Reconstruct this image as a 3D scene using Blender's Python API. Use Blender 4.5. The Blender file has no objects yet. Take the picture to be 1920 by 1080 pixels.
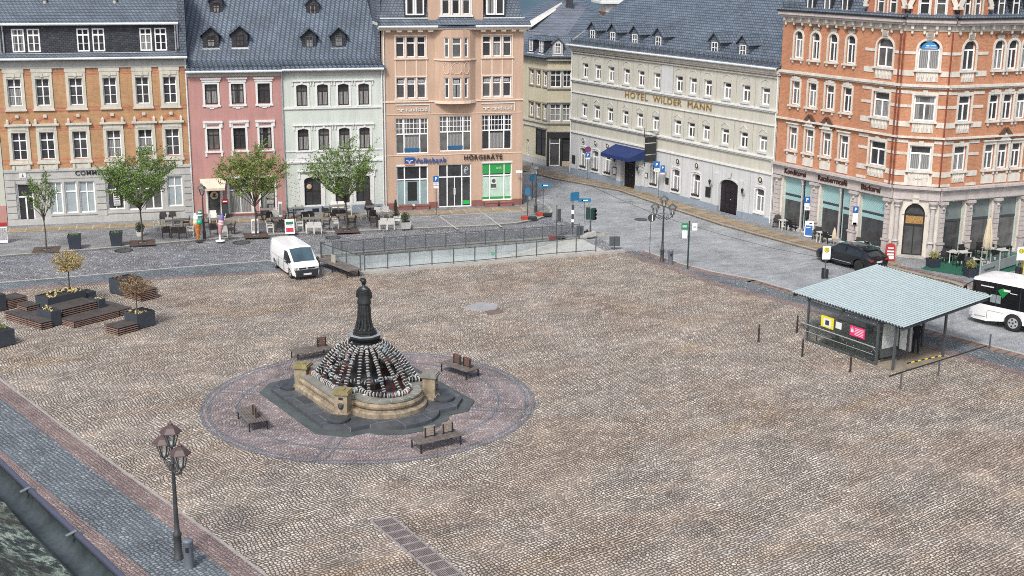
import bpy, math, random
from mathutils import Vector, Matrix, noise
from mathutils.geometry import tessellate_polygon
R=math.radians; PI=math.pi
sc=bpy.context.scene; COL=sc.collection
# ---------------------------------------------------------------- camera: surveyed from the square
FPX=2440.; TH=R(14.7); HC=20.; ROLL=R(0.45)
_f=Vector((0,math.cos(TH),-math.sin(TH))); _r=Vector((1,0,0)); _u=_r.cross(_f)
_r2=_r*math.cos(ROLL)+_u*math.sin(ROLL); _u2=-_r*math.sin(ROLL)+_u*math.cos(ROLL)
cam=bpy.data.objects.new('camera',bpy.data.cameras.new('camera')); COL.objects.link(cam)
M=Matrix((_r2,_u2,-_f)).transposed().to_4x4(); M.translation=Vector((0,0,HC)); cam.matrix_world=M
cam.data.sensor_width=36; cam.data.lens=FPX/1920*36; cam.data.clip_end=5000; cam.data.clip_start=.3
sc.camera=cam
def ray(x,y): return _f*FPX+_r2*(x-960)-_u2*(y-540)
def G(x,y,z=0.):
    d=ray(x,y); t=(z-HC)/d.z; return Vector((d.x*t,d.y*t,z))
# ---------------------------------------------------------------- helpers
def tag(o,label=None,cat=None,group=None,kind=None):
    if label: o['label']=label
    if cat: o['category']=cat
    if group: o['group']=group
    if kind: o['kind']=kind
    return o
def empty(name,label,cat,loc=(0,0,0),rz=0,group=None):
    o=bpy.data.objects.new(name,None); COL.objects.link(o); o.location=loc; o.rotation_euler=(0,0,rz); o.empty_display_size=.3
    return tag(o,label,cat,group)
class MB:
    def __init__(s): s.v=[];s.f=[];s.m=[]
    def add(s,vs,fs,m=0):
        b=len(s.v); s.v+= [tuple(p) for p in vs]; s.f+=[tuple(b+i for i in f) for f in fs]; s.m+=[m]*len(fs); return s
    def box(s,x0,x1,y0,y1,z0,z1,m=0):
        return s.add([(x0,y0,z0),(x1,y0,z0),(x1,y1,z0),(x0,y1,z0),(x0,y0,z1),(x1,y0,z1),(x1,y1,z1),(x0,y1,z1)],
              [(0,3,2,1),(4,5,6,7),(0,1,5,4),(1,2,6,5),(2,3,7,6),(3,0,4,7)],m)
    def obox(s,c,sz,rz=0,m=0,rx=0,ry=0):
        A=Matrix.Translation(c)@Matrix.Rotation(rz,4,'Z')@Matrix.Rotation(ry,4,'Y')@Matrix.Rotation(rx,4,'X')
        x,y,z=[a/2 for a in sz]
        vs=[A@Vector(p) for p in [(-x,-y,-z),(x,-y,-z),(x,y,-z),(-x,y,-z),(-x,-y,z),(x,-y,z),(x,y,z),(-x,y,z)]]
        return s.add(vs,[(0,3,2,1),(4,5,6,7),(0,1,5,4),(1,2,6,5),(2,3,7,6),(3,0,4,7)],m)
    def bar(s,a,b,w,h=None,m=0):
        h=h or w; a=Vector(a);b=Vector(b); d=b-a; L=d.length
        if L<1e-6: return s
        q=d.to_track_quat('X','Z').to_matrix().to_4x4(); A=Matrix.Translation((a+b)/2)@q
        x,y,z=L/2,w/2,h/2
        vs=[A@Vector(p) for p in [(-x,-y,-z),(x,-y,-z),(x,y,-z),(-x,y,-z),(-x,-y,z),(x,-y,z),(x,y,z),(-x,y,z)]]
        return s.add(vs,[(0,3,2,1),(4,5,6,7),(0,1,5,4),(1,2,6,5),(2,3,7,6),(3,0,4,7)],m)
    def tube(s,pts,r,n=8,m=0,cap=True):
        pts=[Vector(p) for p in pts]; k=len(pts); rs=r if isinstance(r,(list,tuple)) else [r]*k
        vs=[];fs=[]; up=None
        for i,p in enumerate(pts):
            d=(pts[min(i+1,k-1)]-pts[max(i-1,0)]).normalized()
            if up is None: up=d.orthogonal().normalized()
            else:
                up=up-d*up.dot(d); up=up.normalized() if up.length>1e-6 else d.orthogonal().normalized()
            w=d.cross(up)
            for j in range(n):
                a=2*PI*j/n; vs.append(p+(up*math.cos(a)+w*math.sin(a))*rs[i])
        for i in range(k-1):
            for j in range(n):
                a=i*n+j;b=i*n+(j+1)%n; fs.append((a,b,b+n,a+n))
        if cap: fs.append(tuple(range(n-1,-1,-1))); fs.append(tuple((k-1)*n+j for j in range(n)))
        return s.add(vs,fs,m)
    def lathe(s,prof,n=16,c=(0,0,0),m=0,sx=1,sy=1,cap=True):
        vs=[];fs=[]
        for r,z in prof:
            for j in range(n):
                a=2*PI*j/n; vs.append((c[0]+r*math.cos(a)*sx,c[1]+r*math.sin(a)*sy,c[2]+z))
        for i in range(len(prof)-1):
            for j in range(n):
                a=i*n+j;b=i*n+(j+1)%n; fs.append((a,b,b+n,a+n))
        if cap: fs.append(tuple(range(n-1,-1,-1))); fs.append(tuple((len(prof)-1)*n+j for j in range(n)))
        return s.add(vs,fs,m)
    def cyl(s,c,r,h,n=16,m=0,axis='z'):
        if axis=='z': return s.lathe([(r,0),(r,h)],n,c,m)
        p={'x':(h,0,0),'y':(0,h,0)}[axis]; c=Vector(c); return s.tube([c,c+Vector(p)],r,n,m)
    def sph(s,c,r,n=10,k=6,m=0,sc=(1,1,1)):
        vs=[];fs=[]
        for i in range(k+1):
            t=PI*i/k
            for j in range(n):
                a=2*PI*j/n; vs.append((c[0]+r*sc[0]*math.sin(t)*math.cos(a),c[1]+r*sc[1]*math.sin(t)*math.sin(a),c[2]+r*sc[2]*math.cos(t)))
        for i in range(k):
            for j in range(n):
                a=i*n+j;b=i*n+(j+1)%n; fs.append((a,a+n,b+n,b))
        return s.add(vs,fs,m)
    def sheet(s,poly,z=0.,holes=(),m=0):
        loops=[[Vector((p[0],p[1],0)) for p in poly]]+[[Vector((p[0],p[1],0)) for p in h] for h in holes]
        tris=tessellate_polygon(loops); vs=[(p.x,p.y,z) for l in loops for p in l]; fs=[]
        for a,b,c in tris:
            A,B,C=[Vector(vs[i]) for i in (a,b,c)]
            fs.append((a,b,c) if (B-A).cross(C-A).z>0 else (a,c,b))
        return s.add(vs,fs,m)
    def prism(s,poly,z0,z1,m=0,holes=(),bottom=False):
        s.sheet(poly,z1,holes,m)
        for l in [poly]+list(holes):
            n=len(l); ar=sum(l[i][0]*l[(i+1)%n][1]-l[(i+1)%n][0]*l[i][1] for i in range(n))
            l2=list(l)
            if (ar<0)!=(l is not poly): l2=l2[::-1]
            vs=[(p[0],p[1],z0) for p in l2]+[(p[0],p[1],z1) for p in l2]
            s.add(vs,[(i,(i+1)%n,(i+1)%n+n,i+n) for i in range(n)],m)
        return s
    def quad(s,a,b,c,d,m=0): return s.add([a,b,c,d],[(0,1,2,3)],m)
    def data(s,name,mats,smooth=None):
        me=bpy.data.meshes.new(name); me.from_pydata(s.v,[],s.f)
        for x in (mats if isinstance(mats,(list,tuple)) else [mats]): me.materials.append(x)
        me.polygons.foreach_set('material_index',s.m)
        if smooth is not None:
            me.polygons.foreach_set('use_smooth',[True]*len(s.f)); me.update()
            try: me.set_sharp_from_angle(angle=R(smooth))
            except Exception: pass
        me.update(); return me
    def build(s,name,mats,parent=None,loc=(0,0,0),rz=0,smooth=None,**tg):
        o=bpy.data.objects.new(name,s.data(name,mats,smooth)); COL.objects.link(o); o.location=loc; o.rotation_euler=(0,0,rz)
        if parent: o.parent=parent
        if tg: tag(o,**tg)
        return o
def inst(name,me,parent=None,loc=(0,0,0),rz=0,**tg):
    o=bpy.data.objects.new(name,me); COL.objects.link(o); o.location=loc; o.rotation_euler=(0,0,rz)
    if parent: o.parent=parent
    if tg: tag(o,**tg)
    return o
def kids(o): return [c for c in bpy.data.objects if c.parent is o]
def tree_of(root):
    return [(c,[g for g in kids(c)]) for c in kids(root)]
def dup(root,tr,loc,rz,label=None,group=None,scale=None):
    r=root.copy(); COL.objects.link(r); r.location=loc; r.rotation_euler=(0,0,rz)
    if scale: r.scale=(scale,)*3
    if label: r['label']=label
    if group: r['group']=group
    for c,gs in tr:
        k=c.copy(); COL.objects.link(k); k.parent=r
        for g in gs:
            d=g.copy(); COL.objects.link(d); d.parent=k
    return r
# ---------------------------------------------------------------- materials
class NT:
    def __init__(s,name):
        s.mat=bpy.data.materials.new(name); s.mat.use_nodes=True; s.t=s.mat.node_tree; s.b=s.t.nodes['Principled BSDF']
    def n(s,typ,ins=None,**kw):
        x=s.t.nodes.new(typ)
        for k,v in kw.items(): setattr(x,k,v)
        for k,v in (ins or {}).items():
            if isinstance(v,bpy.types.NodeSocket): s.t.links.new(v,x.inputs[k])
            else: x.inputs[k].default_value=v
        return x
    def l(s,a,b): s.t.links.new(a,b)
    def math(s,op,a,b=0.,c=0.): return s.n('ShaderNodeMath',{0:a,1:b,2:c},operation=op).outputs[0]
    def ramp(s,f,stops,interp='LINEAR'):
        x=s.n('ShaderNodeValToRGB',{0:f}); e=x.color_ramp.elements; x.color_ramp.interpolation=interp
        while len(e)<len(stops): e.new(.5)
        for i,(p,c) in enumerate(stops):
            e[i].position=p; e[i].color=(c if len(c)==4 else (*c,1)) if isinstance(c,(tuple,list)) else (c,c,c,1)
        return x.outputs[0]
    def mix(s,f,a,b,mode='MIX'):
        x=s.n('ShaderNodeMix',data_type='RGBA',blend_type=mode)
        for i,v in ((0,f),(6,a),(7,b)):
            if isinstance(v,bpy.types.NodeSocket): s.l(v,x.inputs[i])
            else: x.inputs[i].default_value=v if i==0 else ((*v,1) if len(v)==3 else v)
        return x.outputs[2]
    def noise(s,v,scale,detail=3,rough=.55,dist=0): return s.n('ShaderNodeTexNoise',{'Vector':v,'Scale':scale,'Detail':detail,'Roughness':rough,'Distortion':dist}).outputs[0]
    def obj(s): return s.n('ShaderNodeTexCoord').outputs['Object']
    def bump(s,h,strength,dist=.02):
        x=s.n('ShaderNodeBump',{'Height':h,'Strength':strength,'Distance':dist}); s.l(x.outputs[0],s.b.inputs['Normal']); return x
def cc(c,k): return tuple(min(1,a*k) for a in c)
def mat(name,c,rough=.7,var=.12,vs=2.,fine=.08,fs=30.,bump=0.,metal=0.,spec=None,coat=0,emit=None,es=1,drip=0):
    t=NT(name); b=t.b; o=t.obj()
    b.inputs['Roughness'].default_value=rough; b.inputs['Metallic'].default_value=metal
    if spec is not None: b.inputs['Specular IOR Level'].default_value=spec
    if coat: b.inputs['Coat Weight'].default_value=coat
    col=t.ramp(t.noise(o,vs,4),[(.3,cc(c,1-var)),(.7,cc(c,1+var))])
    if fine: col=t.mix(1,col,t.ramp(t.noise(o,fs,3),[(.3,1-fine),(.7,1.0)]),'MULTIPLY')
    if drip:
        mp=t.n('ShaderNodeMapping',{0:o,'Scale':(2.2,2.2,.22)}).outputs[0]
        col=t.mix(1,col,t.ramp(t.noise(mp,1.6,5,.65),[(.38,1-drip),(.6,1.0)]),'MULTIPLY')
    t.l(col,b.inputs['Base Color'])
    if bump: t.bump(t.noise(o,fs,3),bump)
    if emit: b.inputs['Emission Color'].default_value=(*emit,1); b.inputs['Emission Strength'].default_value=es
    return t.mat
def wallvec(t,along='z',k=1.):
    o=t.obj(); s=t.n('ShaderNodeSeparateXYZ',{0:o}).outputs
    return o,t.n('ShaderNodeCombineXYZ',{0:t.math('ADD',s[0],s[1]),1:t.math('MULTIPLY',s[2],k)}).outputs[0],s
def brickmat(name,c1,c2,mortar,bw=.25,bh=.08,ms=.012,rough=.85,off=.5,rot=0,drip=.12,bumps=.3,k=1.,bias=0):
    lo_,hi_=(.70,1.16) if 'slate' in name else (.82,1.08)
    t=NT(name); o,v,s=wallvec(t,k=k)
    if rot: v=t.n('ShaderNodeMapping',{0:v,'Rotation':(0,0,rot)}).outputs[0]
    br=t.n('ShaderNodeTexBrick',{'Vector':v,'Color1':(*c1,1),'Color2':(*c2,1),'Mortar':(*mortar,1),'Scale':1.,'Mortar Size':ms,'Mortar Smooth':.2,'Bias':bias,'Brick Width':bw,'Row Height':bh},offset=off)
    col=t.mix(1,br.outputs[0],t.ramp(t.noise(o,.5,5,.65),[(.3,lo_),(.7,hi_)]),'MULTIPLY')
    mp=t.n('ShaderNodeMapping',{0:o,'Scale':(2,2,.3)}).outputs[0]
    col=t.mix(1,col,t.ramp(t.noise(mp,1.3,5,.6),[(.35,1-drip),(.6,1.0)]),'MULTIPLY')
    t.l(col,t.b.inputs['Base Color']); t.b.inputs['Roughness'].default_value=rough
    if bumps: t.bump(t.math('SUBTRACT',1.,br.outputs[1]),bumps,.02)
    return t.mat
def cobble(name,cols,joint,size=.14,warp=.35,wl=1.3,jw=.09,ang=0.,patch=None,rough=.75,rand=.5,bumps=.5,dirt=.25,fill=None,patch2=None,patch3=None):
    """setts laid in wavy segmental rows"""
    t=NT(name); o=t.obj()
    v=t.n('ShaderNodeMapping',{0:o,'Rotation':(0,0,ang)}).outputs[0]; vst=t.n('ShaderNodeMapping',{0:v,'Scale':(.35,1.3,1)}).outputs[0]
    s=t.n('ShaderNodeSeparateXYZ',{0:v}).outputs
    big=t.noise(v,.35,2); mid=t.noise(v,1.1,2)
    w=t.math('SINE',t.math('ADD',t.math('MULTIPLY',s[1],2*PI/wl),t.math('MULTIPLY',big,3.)))
    x=t.math('ADD',s[0],t.math('ADD',t.math('MULTIPLY',w,warp),t.math('MULTIPLY',t.math('ADD',big,t.math('MULTIPLY',mid,.12)),.7)))
    p=t.n('ShaderNodeCombineXYZ',{0:x,1:t.math('MULTIPLY',s[1],.92)}).outputs[0]
    vo=t.n('ShaderNodeTexVoronoi',{'Vector':p,'Scale':1/size,'Randomness':rand},voronoi_dimensions='2D')
    ve=t.n('ShaderNodeTexVoronoi',{'Vector':p,'Scale':1/size,'Randomness':rand},voronoi_dimensions='2D',feature='DISTANCE_TO_EDGE')
    rnd=t.n('ShaderNodeSeparateColor',{0:vo.outputs['Color']}).outputs[0]
    n=len(cols); st=[(i/(n-1) if n>1 else 0,c) for i,c in enumerate(cols)]
    col=t.ramp(rnd,st)
    pn=t.noise(o,.16,5,.6,.6)
    if patch: col=t.mix(t.ramp(pn,[(.46,0.),(.62,.75)]),col,t.mix(1,col,patch,'MULTIPLY'))
    if patch2: col=t.mix(t.ramp(t.noise(vst,.5,5,.65,.5),[(.50,0.),(.66,.85)]),col,t.mix(1,col,patch2,'MULTIPLY'))
    if patch3: col=t.mix(t.ramp(t.noise(vst,.33,5,.65,.5),[(.56,0.),(.68,.8)]),col,t.mix(1,col,patch3,'MULTIPLY'))
    if patch3: col=t.mix(t.ramp(t.noise(vst,.42,6,.7,.8),[(.62,0.),(.70,.5)]),col,(.55,.56,.56))
    col=t.mix(1,col,t.ramp(t.noise(o,.6,5,.65),[(.3,1-dirt),(.68,1.12)]),'MULTIPLY')
    col=t.mix(1,col,t.ramp(t.noise(t.n('ShaderNodeMapping',{0:v,'Scale':(.5,2.6,1)}).outputs[0],1.1,3,.6),[(.35,.80),(.65,1.15)]),'MULTIPLY')
    jm=t.ramp(ve.outputs['Distance'],[(jw*.5,0.),(jw*2.2,1.)])
    jn=t.ramp(t.noise(o,.3,5,.65),[(.38,cc(joint,.7)),(.56,cc(joint,1.5)),(.70,fill or cc(joint,1.9))])
    col=t.mix(jm,jn,col)
    t.l(col,t.b.inputs['Base Color']); t.b.inputs['Roughness'].default_value=rough
    t.bump(jm,bumps,.02)
    return t.mat
MT={}
def setup_mats():
    m=MT
    m['plaza']=cobble('sett_tan',[(.33,.28,.235),(.51,.445,.37),(.65,.58,.49),(.41,.345,.285),(.77,.71,.62)],(.058,.048,.042),size=.14,warp=.09,wl=2.3,patch=(.86,.75,.67),ang=R(-40),jw=.125,rand=.5,fill=(.21,.165,.13),dirt=.2,patch2=(.72,.75,.78),patch3=(1.0,.88,.70))
    m['road']=cobble('sett_grey',[(.17,.175,.185),(.31,.32,.335),(.22,.225,.24),(.46,.47,.48)],(.065,.065,.072),size=.19,warp=.12,wl=1.4,ang=.3,jw=.1,patch=(.85,.9,1.0))
    m['street']=cobble('sett_street',[(.27,.29,.305),(.33,.35,.365),(.29,.31,.325),(.37,.39,.40)],(.17,.18,.19),size=.13,warp=.1,wl=1.2,ang=-.55,jw=.08,dirt=.18)
    m['blue']=cobble('sett_blue',[(.13,.155,.18),(.21,.24,.27),(.17,.195,.22),(.32,.35,.37)],(.05,.06,.065),size=.16,warp=.0,wl=1.2,ang=R(50),jw=.12)
    m['red']=cobble('sett_red',[(.22,.165,.155),(.30,.225,.21),(.255,.195,.185),(.40,.33,.31)],(.09,.065,.06),size=.13,warp=.08,wl=1.0,ang=R(50),jw=.1)
    m['ring']=cobble('sett_ring',[(.27,.21,.205),(.38,.305,.295),(.31,.255,.25),(.52,.47,.455)],(.10,.08,.078),size=.13,warp=.12,wl=1.1,ang=.2,jw=.1,dirt=.35,patch=(.85,.92,1.0))
    m['ringgrey']=cobble('sett_dark',[(.15,.155,.175),(.24,.25,.27),(.19,.195,.215)],(.07,.07,.075),size=.13,warp=0,wl=1,jw=.1)
    m['walk']=cobble('sett_walk',[(.22,.23,.24),(.31,.32,.33),(.25,.26,.27),(.40,.41,.41)],(.10,.10,.105),size=.13,warp=.1,wl=1,ang=.25,jw=.08)
    m['slabtan']=brickmat('granite_tan',(.40,.30,.17),(.30,.225,.135),(.10,.085,.065),1.1,.0,.02) if 0 else mat('granite_tan',(.34,.25,.15),.8,.3,1.2,.2,12)
    m['kerb']=mat('kerb_granite',(.40,.39,.36),.8,.15,1.5,.2,20)
    m['kerbtan']=mat('kerb_tan',(.36,.29,.2),.8,.2,1.5,.2,20)
    m['conc']=mat('concrete',(.42,.42,.40),.85,.12,1.5,.12,18,drip=.12)
    m['slate']=brickmat('slate',(.11,.138,.175),(.155,.19,.235),(.055,.07,.092),.27,.19,.03,.5,.5,0,.1,.7,1.0)
    m['slated']=brickmat('slate_diagonal',(.10,.138,.19),(.14,.185,.24),(.04,.055,.08),.245,.245,.042,.5,0,PI/4,.06,.8,1.0)
    m['slatew']=brickmat('slate_wall',(.028,.032,.045),(.065,.072,.09),(.015,.017,.022),.26,.16,.02,.6,.5,.1,.2,.5)
    m['slateg']=brickmat('slate_grey',(.15,.17,.21),(.19,.21,.25),(.09,.10,.13),.30,.22,.02,.5,.5,0,.1,.5)
    m['lead']=mat('zinc',(.36,.40,.42),.45,.15,2,.1,20,metal=.3)
    m['zinc']=mat('zinc_light',(.62,.66,.66),.5,.1,2,.1,20)
    m['white']=mat('white_paint',(.68,.69,.68),.55,.05,1,.05,20)
    m['wframe']=mat('window_white',(.84,.85,.86),.4,.03,1,.0)
    m['brown']=mat('window_brown',(.035,.022,.018),.5,.1)
    m['black']=mat('black_metal',(.02,.021,.023),.45,.1)
    m['iron']=mat('cast_iron',(.045,.05,.055),.5,.2,5)
    m['steel']=mat('steel_grey',(.085,.098,.108),.45,.1,metal=.2)
    m['alu']=mat('aluminium',(.55,.57,.58),.35,.05,metal=.6)
    m['gold']=mat('gold_letters',(.42,.27,.08),.4,.1,metal=.4)
    # glass: dark room behind the pane, varied from window to window
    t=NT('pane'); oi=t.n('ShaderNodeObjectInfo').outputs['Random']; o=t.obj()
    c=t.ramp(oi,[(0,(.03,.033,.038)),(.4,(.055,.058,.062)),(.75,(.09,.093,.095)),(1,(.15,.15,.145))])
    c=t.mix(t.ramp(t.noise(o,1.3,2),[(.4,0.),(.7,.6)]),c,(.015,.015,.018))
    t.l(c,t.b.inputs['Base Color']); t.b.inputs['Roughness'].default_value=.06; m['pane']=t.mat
    t=NT('curtain'); s=t.n('ShaderNodeSeparateXYZ',{0:t.obj()}).outputs
    w=t.math('SINE',t.math('ADD',t.math('MULTIPLY',s[0],55.),t.math('MULTIPLY',t.noise(t.obj(),3,2),6.)))
    t.l(t.ramp(w,[(0,(.16,.165,.165)),(1,(.33,.335,.33))]),t.b.inputs['Base Color']); t.b.inputs['Roughness'].default_value=.35; m['curtain']=t.mat
    m['teal']=mat('frosted_blind',(.28,.42,.42),.3,.12,3,.15,14)
    m['tealp']=mat('frosted_pane',(.26,.36,.38),.25,.15,1,.1,8)
    # walls
    m['w_comm']=brickmat('brick_ochre',(.43,.215,.095),(.50,.28,.14),(.42,.29,.17),.25,.085,.014,drip=.15)
    m['w_commr']=brickmat('brick_red',(.46,.15,.085),(.55,.21,.12),(.35,.2,.14),.25,.085,.012)
    m['sand']=mat('sandstone_pale',(.58,.565,.49),.85,.1,1.2,.12,14,drip=.12)
    m['sandg']=mat('stone_grey',(.46,.465,.45),.85,.1,1.2,.1,14,drip=.1)
    m['w_pink']=mat('render_pink',(.46,.25,.23),.9,.06,.6,.05,25,drip=.12)
    m['w_green']=mat('render_mint',(.56,.61,.565),.9,.04,.6,.04,25,drip=.12)
    m['w_peach']=mat('render_peach',(.50,.355,.265),.9,.05,.6,.04,25,drip=.12)
    m['peachl']=mat('trim_peach',(.70,.57,.47),.85,.05,1,.05)
    m['w_yel']=mat('render_yellow',(.54,.50,.37),.9,.05,.6,.05,25,drip=.12)
    m['w_hot']=mat('render_hotel',(.53,.52,.45),.9,.04,.5,.04,25,drip=.12)
    m['w_hotw']=mat('render_hotel_base',(.55,.565,.57),.9,.04,.5,.04,25,drip=.12)
    m['plinth']=mat('plinth_bluegrey',(.25,.30,.36),.85,.08,1,.08)
    m['w_brick']=brickmat('brick_orange',(.44,.175,.09),(.53,.235,.13),(.45,.28,.18),.25,.085,.010,drip=.1)
    m['w_brick2']=brickmat('brick_orange_smooth',(.40,.15,.08),(.48,.20,.11),(.40,.18,.11),.25,.085,.008,drip=.1)
    m['stone']=mat('stone_cream',(.66,.625,.56),.85,.1,1.5,.12,16,drip=.18)
    m['stonep']=mat('stone_rose',(.50,.455,.44),.85,.1,1.5,.12,16,drip=.15)
    m['granred']=mat('granite_red',(.24,.105,.09),.6,.15,2,.15,30)
    m['copper']=mat('flashing_brown',(.10,.055,.04),.5,.15)
    # things
    m['wood']=mat('weathered_wood',(.16,.125,.105),.8,.3,1.5,.3,25,bump=.3)
    m['woodl']=mat('weathered_wood_pale',(.36,.30,.25),.8,.25,2,.3,25)
    m['anth']=mat('anthracite_planter',(.045,.055,.07),.6,.12,2)
    m['soil']=mat('soil',(.05,.035,.025),.95,.3,10,.4,40,bump=.8)
    m['basin']=mat('basin_stone',(.36,.295,.21),.85,.35,2.2,.3,10,bump=.3,drip=.3)
    m['capst']=mat('coping_stone',(.23,.23,.20),.8,.25,2,.2,12)
    m['gold2']=mat('lichen_cap',(.27,.23,.11),.85,.3,3,.3,14)
    m['bslab']=brickmat('dark_slabs',(.055,.065,.075),(.085,.095,.105),(.16,.17,.17),1.3,1.1,.02,.45,.5,0,.2,.2)
    m['bslab']=mat('wet_basalt',(.055,.062,.07),.42,.25,.8,.2,14)
    m['bronze']=mat('dark_bronze',(.030,.034,.036),.38,.3,4,.2,20,bump=.2,metal=.3)
    m['bark']=mat('bark',(.09,.075,.06),.9,.2,6,.3,30,bump=.5)
setup_mats()
# ================================================================ GROUND
def slabmat(name,c1,c2,mo,bw,bh,rot,ms=.02,off=.5,rough=.75):
    t=NT(name); o=t.obj(); v=t.n('ShaderNodeMapping',{0:o,'Rotation':(0,0,rot)}).outputs[0]
    br=t.n('ShaderNodeTexBrick',{'Vector':v,'Color1':(*c1,1),'Color2':(*c2,1),'Mortar':(*mo,1),'Scale':1.,'Mortar Size':ms,'Mortar Smooth':.2,'Bias':0,'Brick Width':bw,'Row Height':bh},offset=off)
    col=t.mix(1,br.outputs[0],t.ramp(t.noise(o,1.2,5,.6),[(.3,.7),(.7,1.15)]),'MULTIPLY')
    t.l(col,t.b.inputs['Base Color']); t.b.inputs['Roughness'].default_value=rough; return t.mat
MT['slabrow']=slabmat('slabs_tan_row',(.33,.26,.17),(.27,.215,.145),(.46,.44,.38),1.15,2.0,R(-14.5),.03)
MT['slabhot']=slabmat('slabs_tan_cross',(.33,.25,.155),(.25,.20,.135),(.12,.11,.09),1.1,3.0,R(58),.05)
MT['slabred']=slabmat('slabs_red',(.25,.17,.14),(.20,.15,.13),(.10,.09,.09),.55,2.,R(52),.07)
def P2(*px,z=0.): return [tuple(G(x,y,z)[:2]) for x,y in px]
def offs(pl,d):
    out=[]
    for i,p in enumerate(pl):
        a=Vector(pl[max(i-1,0)]);b=Vector(pl[min(i+1,len(pl)-1)]); n=(b-a).normalized(); out.append((p[0]-n.y*d,p[1]+n.x*d))
    return out
def strip(name,a,b,z,m,kind='structure'):
    return MB().sheet(list(a)+list(b)[::-1],z).build(name,MT[m],kind=kind)
# ramp frame
RO=Vector((-12.6,83.75)); RA=R(21.3); rx=Vector((math.cos(RA),math.sin(RA))); ry=Vector((-rx.y,rx.x))
def RW(u,v): p=RO+rx*u+ry*v; return (p.x,p.y)
# front edge runs parallel 4.98 m nearer the camera; u from 1.25 to 19.2
RW_V=-4.98
ramp_hole=[RW(0,0),RW(1.25,RW_V),RW(18.6,RW_V),RW(18.6,0)]
# shelter frame (origin front corner post)
SO=G(1675,696); SA=R(-58.5+180) # ex runs from the front corner along the glass wall, away to the left-back
sx_=Vector((math.cos(SA),math.sin(SA))); sy_=Vector((math.cos(SA-PI/2),math.sin(SA-PI/2)))
def SW(u,v): p=Vector(SO[:2])+sx_*u+sy_*v; return (p.x,p.y)
pit=[SW(1.6,.25),SW(5.6,.25),SW(5.6,1.9),SW(1.6,1.9)]
g=MB(); g.sheet([(-700,-60),(700,-60),(700,700),(-700,700)],0,[ramp_hole,pit]); g.build('ground',MT['road'],kind='structure')
KERB=[(-52,75.5)]+P2((0,483),(178,470),(340,455.6),(446,447),(555,440),(663,436.5),(750,432),(905,426),(970,420.5),(1006,413.5),(1030,405),(1037,398),(1030,389),(1010,378),(981,364))+[(-6,122)]
BROW=[(-52,88.6),(-36.6,92.6),(-23.9,96.0),(-17.25,97.7),(-9.9,99.6),(.8,102.2),(.8,104),(-9,124)]
pav=MB(); pav.prism(KERB+[(-8,126),(-9,124)][1:]+BROW[::-1][1:],0,.12); pav.build('pavement',MT['walk'],kind='structure')
ki=offs(KERB,.22)
kb=MB(); kb.prism(KERB+ki[::-1],.0,.126); kb.build('kerb',MT['kerb'],kind='structure')
b0=[Vector(p) for p in BROW[:6]]
strip('pavement_slabs',[(p.x+.35,p.y-1.15) for p in b0],[(p.x+.75,p.y-2.6) for p in b0],.130,'slabrow')
# parking bay lines before the bank
bay=MB()
for a,b in (((905,398),(940,425)),((822,404),(858,430)),((760,408),(985,395))): 
    p=G(*a,.13);q=G(*b,.13); bay.bar((p.x,p.y,.126),(q.x,q.y,.126),.14,.012)
bay.build('bay_marking',MT['kerb'],kind='structure')
# street to the right of the square
HK=[(-7,129),(-1,121.3)]+P2((1040,337),(1160,359),(1257,392.5),(1353,424),(1480,459),(1539,475),(1662,503),(1725,519),(1781,532),(1815,545))+[(29.8,76.1),(36,78.6),(70,92)]
PK=P2((1100,441),(1127,449),(1165,471),(1212,470),(1283,494.6),(1340,509),(1420,524),(1482,542),(1789,629),(1920,663))+[(38,49.5)]
st=MB(); st.sheet(HK+[(90,80),(70,40)]+PK[::-1]+P2((1062,415),(1037,398),(1030,389),(1010,378),(981,364))+[(-6,122),(-10,127)],.004); st.build('street',MT['street'],kind='structure')
seam=MB(); 
for pl in (P2((1100,345),(1160,373),(1245,408),(1353,440),(1450,466),(1540,483)),P2((1160,381),(1190,377)),P2((1520,488),(1545,484))):
    for a,b in zip(pl,pl[1:]): seam.bar((*a,.007),(*b,.007),.07,.004)
seam.build('street_seam',mat('tar',(.05,.05,.052),.6),kind='structure')
HOT0=Vector((5.2,117.7)); hd=Vector((math.cos(R(-58.2)),math.sin(R(-58.2)))); hn=Vector((-hd.y,hd.x))
hp=MB(); back=[tuple(HOT0+hd*u+hn*3) for u in (-12,0,26.7,38)]+[(27.5,86.5),(34,89),(72,104)]
hp.prism(HK+back[::-1],0,.12); hp.build('pavement',MT['walk'],kind='structure')
kb=MB(); kb.prism(HK+offs(HK,.25)[::-1],0,.126); kb.build('kerb',MT['kerbtan'],kind='structure')
strip('pavement_slabs',offs(HK[1:9],.5),offs(HK[1:9],1.75),.130,'slabhot')
strip('pavement_slabs',offs(HK[8:14],.5),offs(HK[8:14],1.0),.130,'slabred')
# square itself
TOP=[(-60,60)]+P2((0,549),(64,541),(200,533),(340,522),(505,513),(600,508.5),(672,516),(840,501.5),(1010,487),(1160,473))
RGT=P2((1159,476),(1231,497),(1340,536),(1420,556),(1503,579),(1795,671),(1920,707))+[(38,42)]
LL1=[(-48,87)]+P2((0,712),(52,750),(148,822.6),(267,909.6),(407,1009.6))+[(2,26.5)]
LL1=[p for p in LL1 if p[1]<60]
LEFT=[(-60,98)]
lw=Vector(LL1[-1])-Vector(LL1[0]); lw.normalize(); far=Vector(LL1[0])-lw*30
LL1=[tuple(far)]+LL1
sq=MB(); sq.sheet(TOP+RGT[1:]+[(38,10),(15,10)]+LL1[::-1]+[(-60,59)],.008,[pit]); sq.build('square',MT['plaza'],kind='structure')
LL2=offs(LL1,-.9); LL3=offs(LL1,-3.0); LL4=offs(LL1,-4.1); LL5=offs(LL1,-12)
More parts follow.
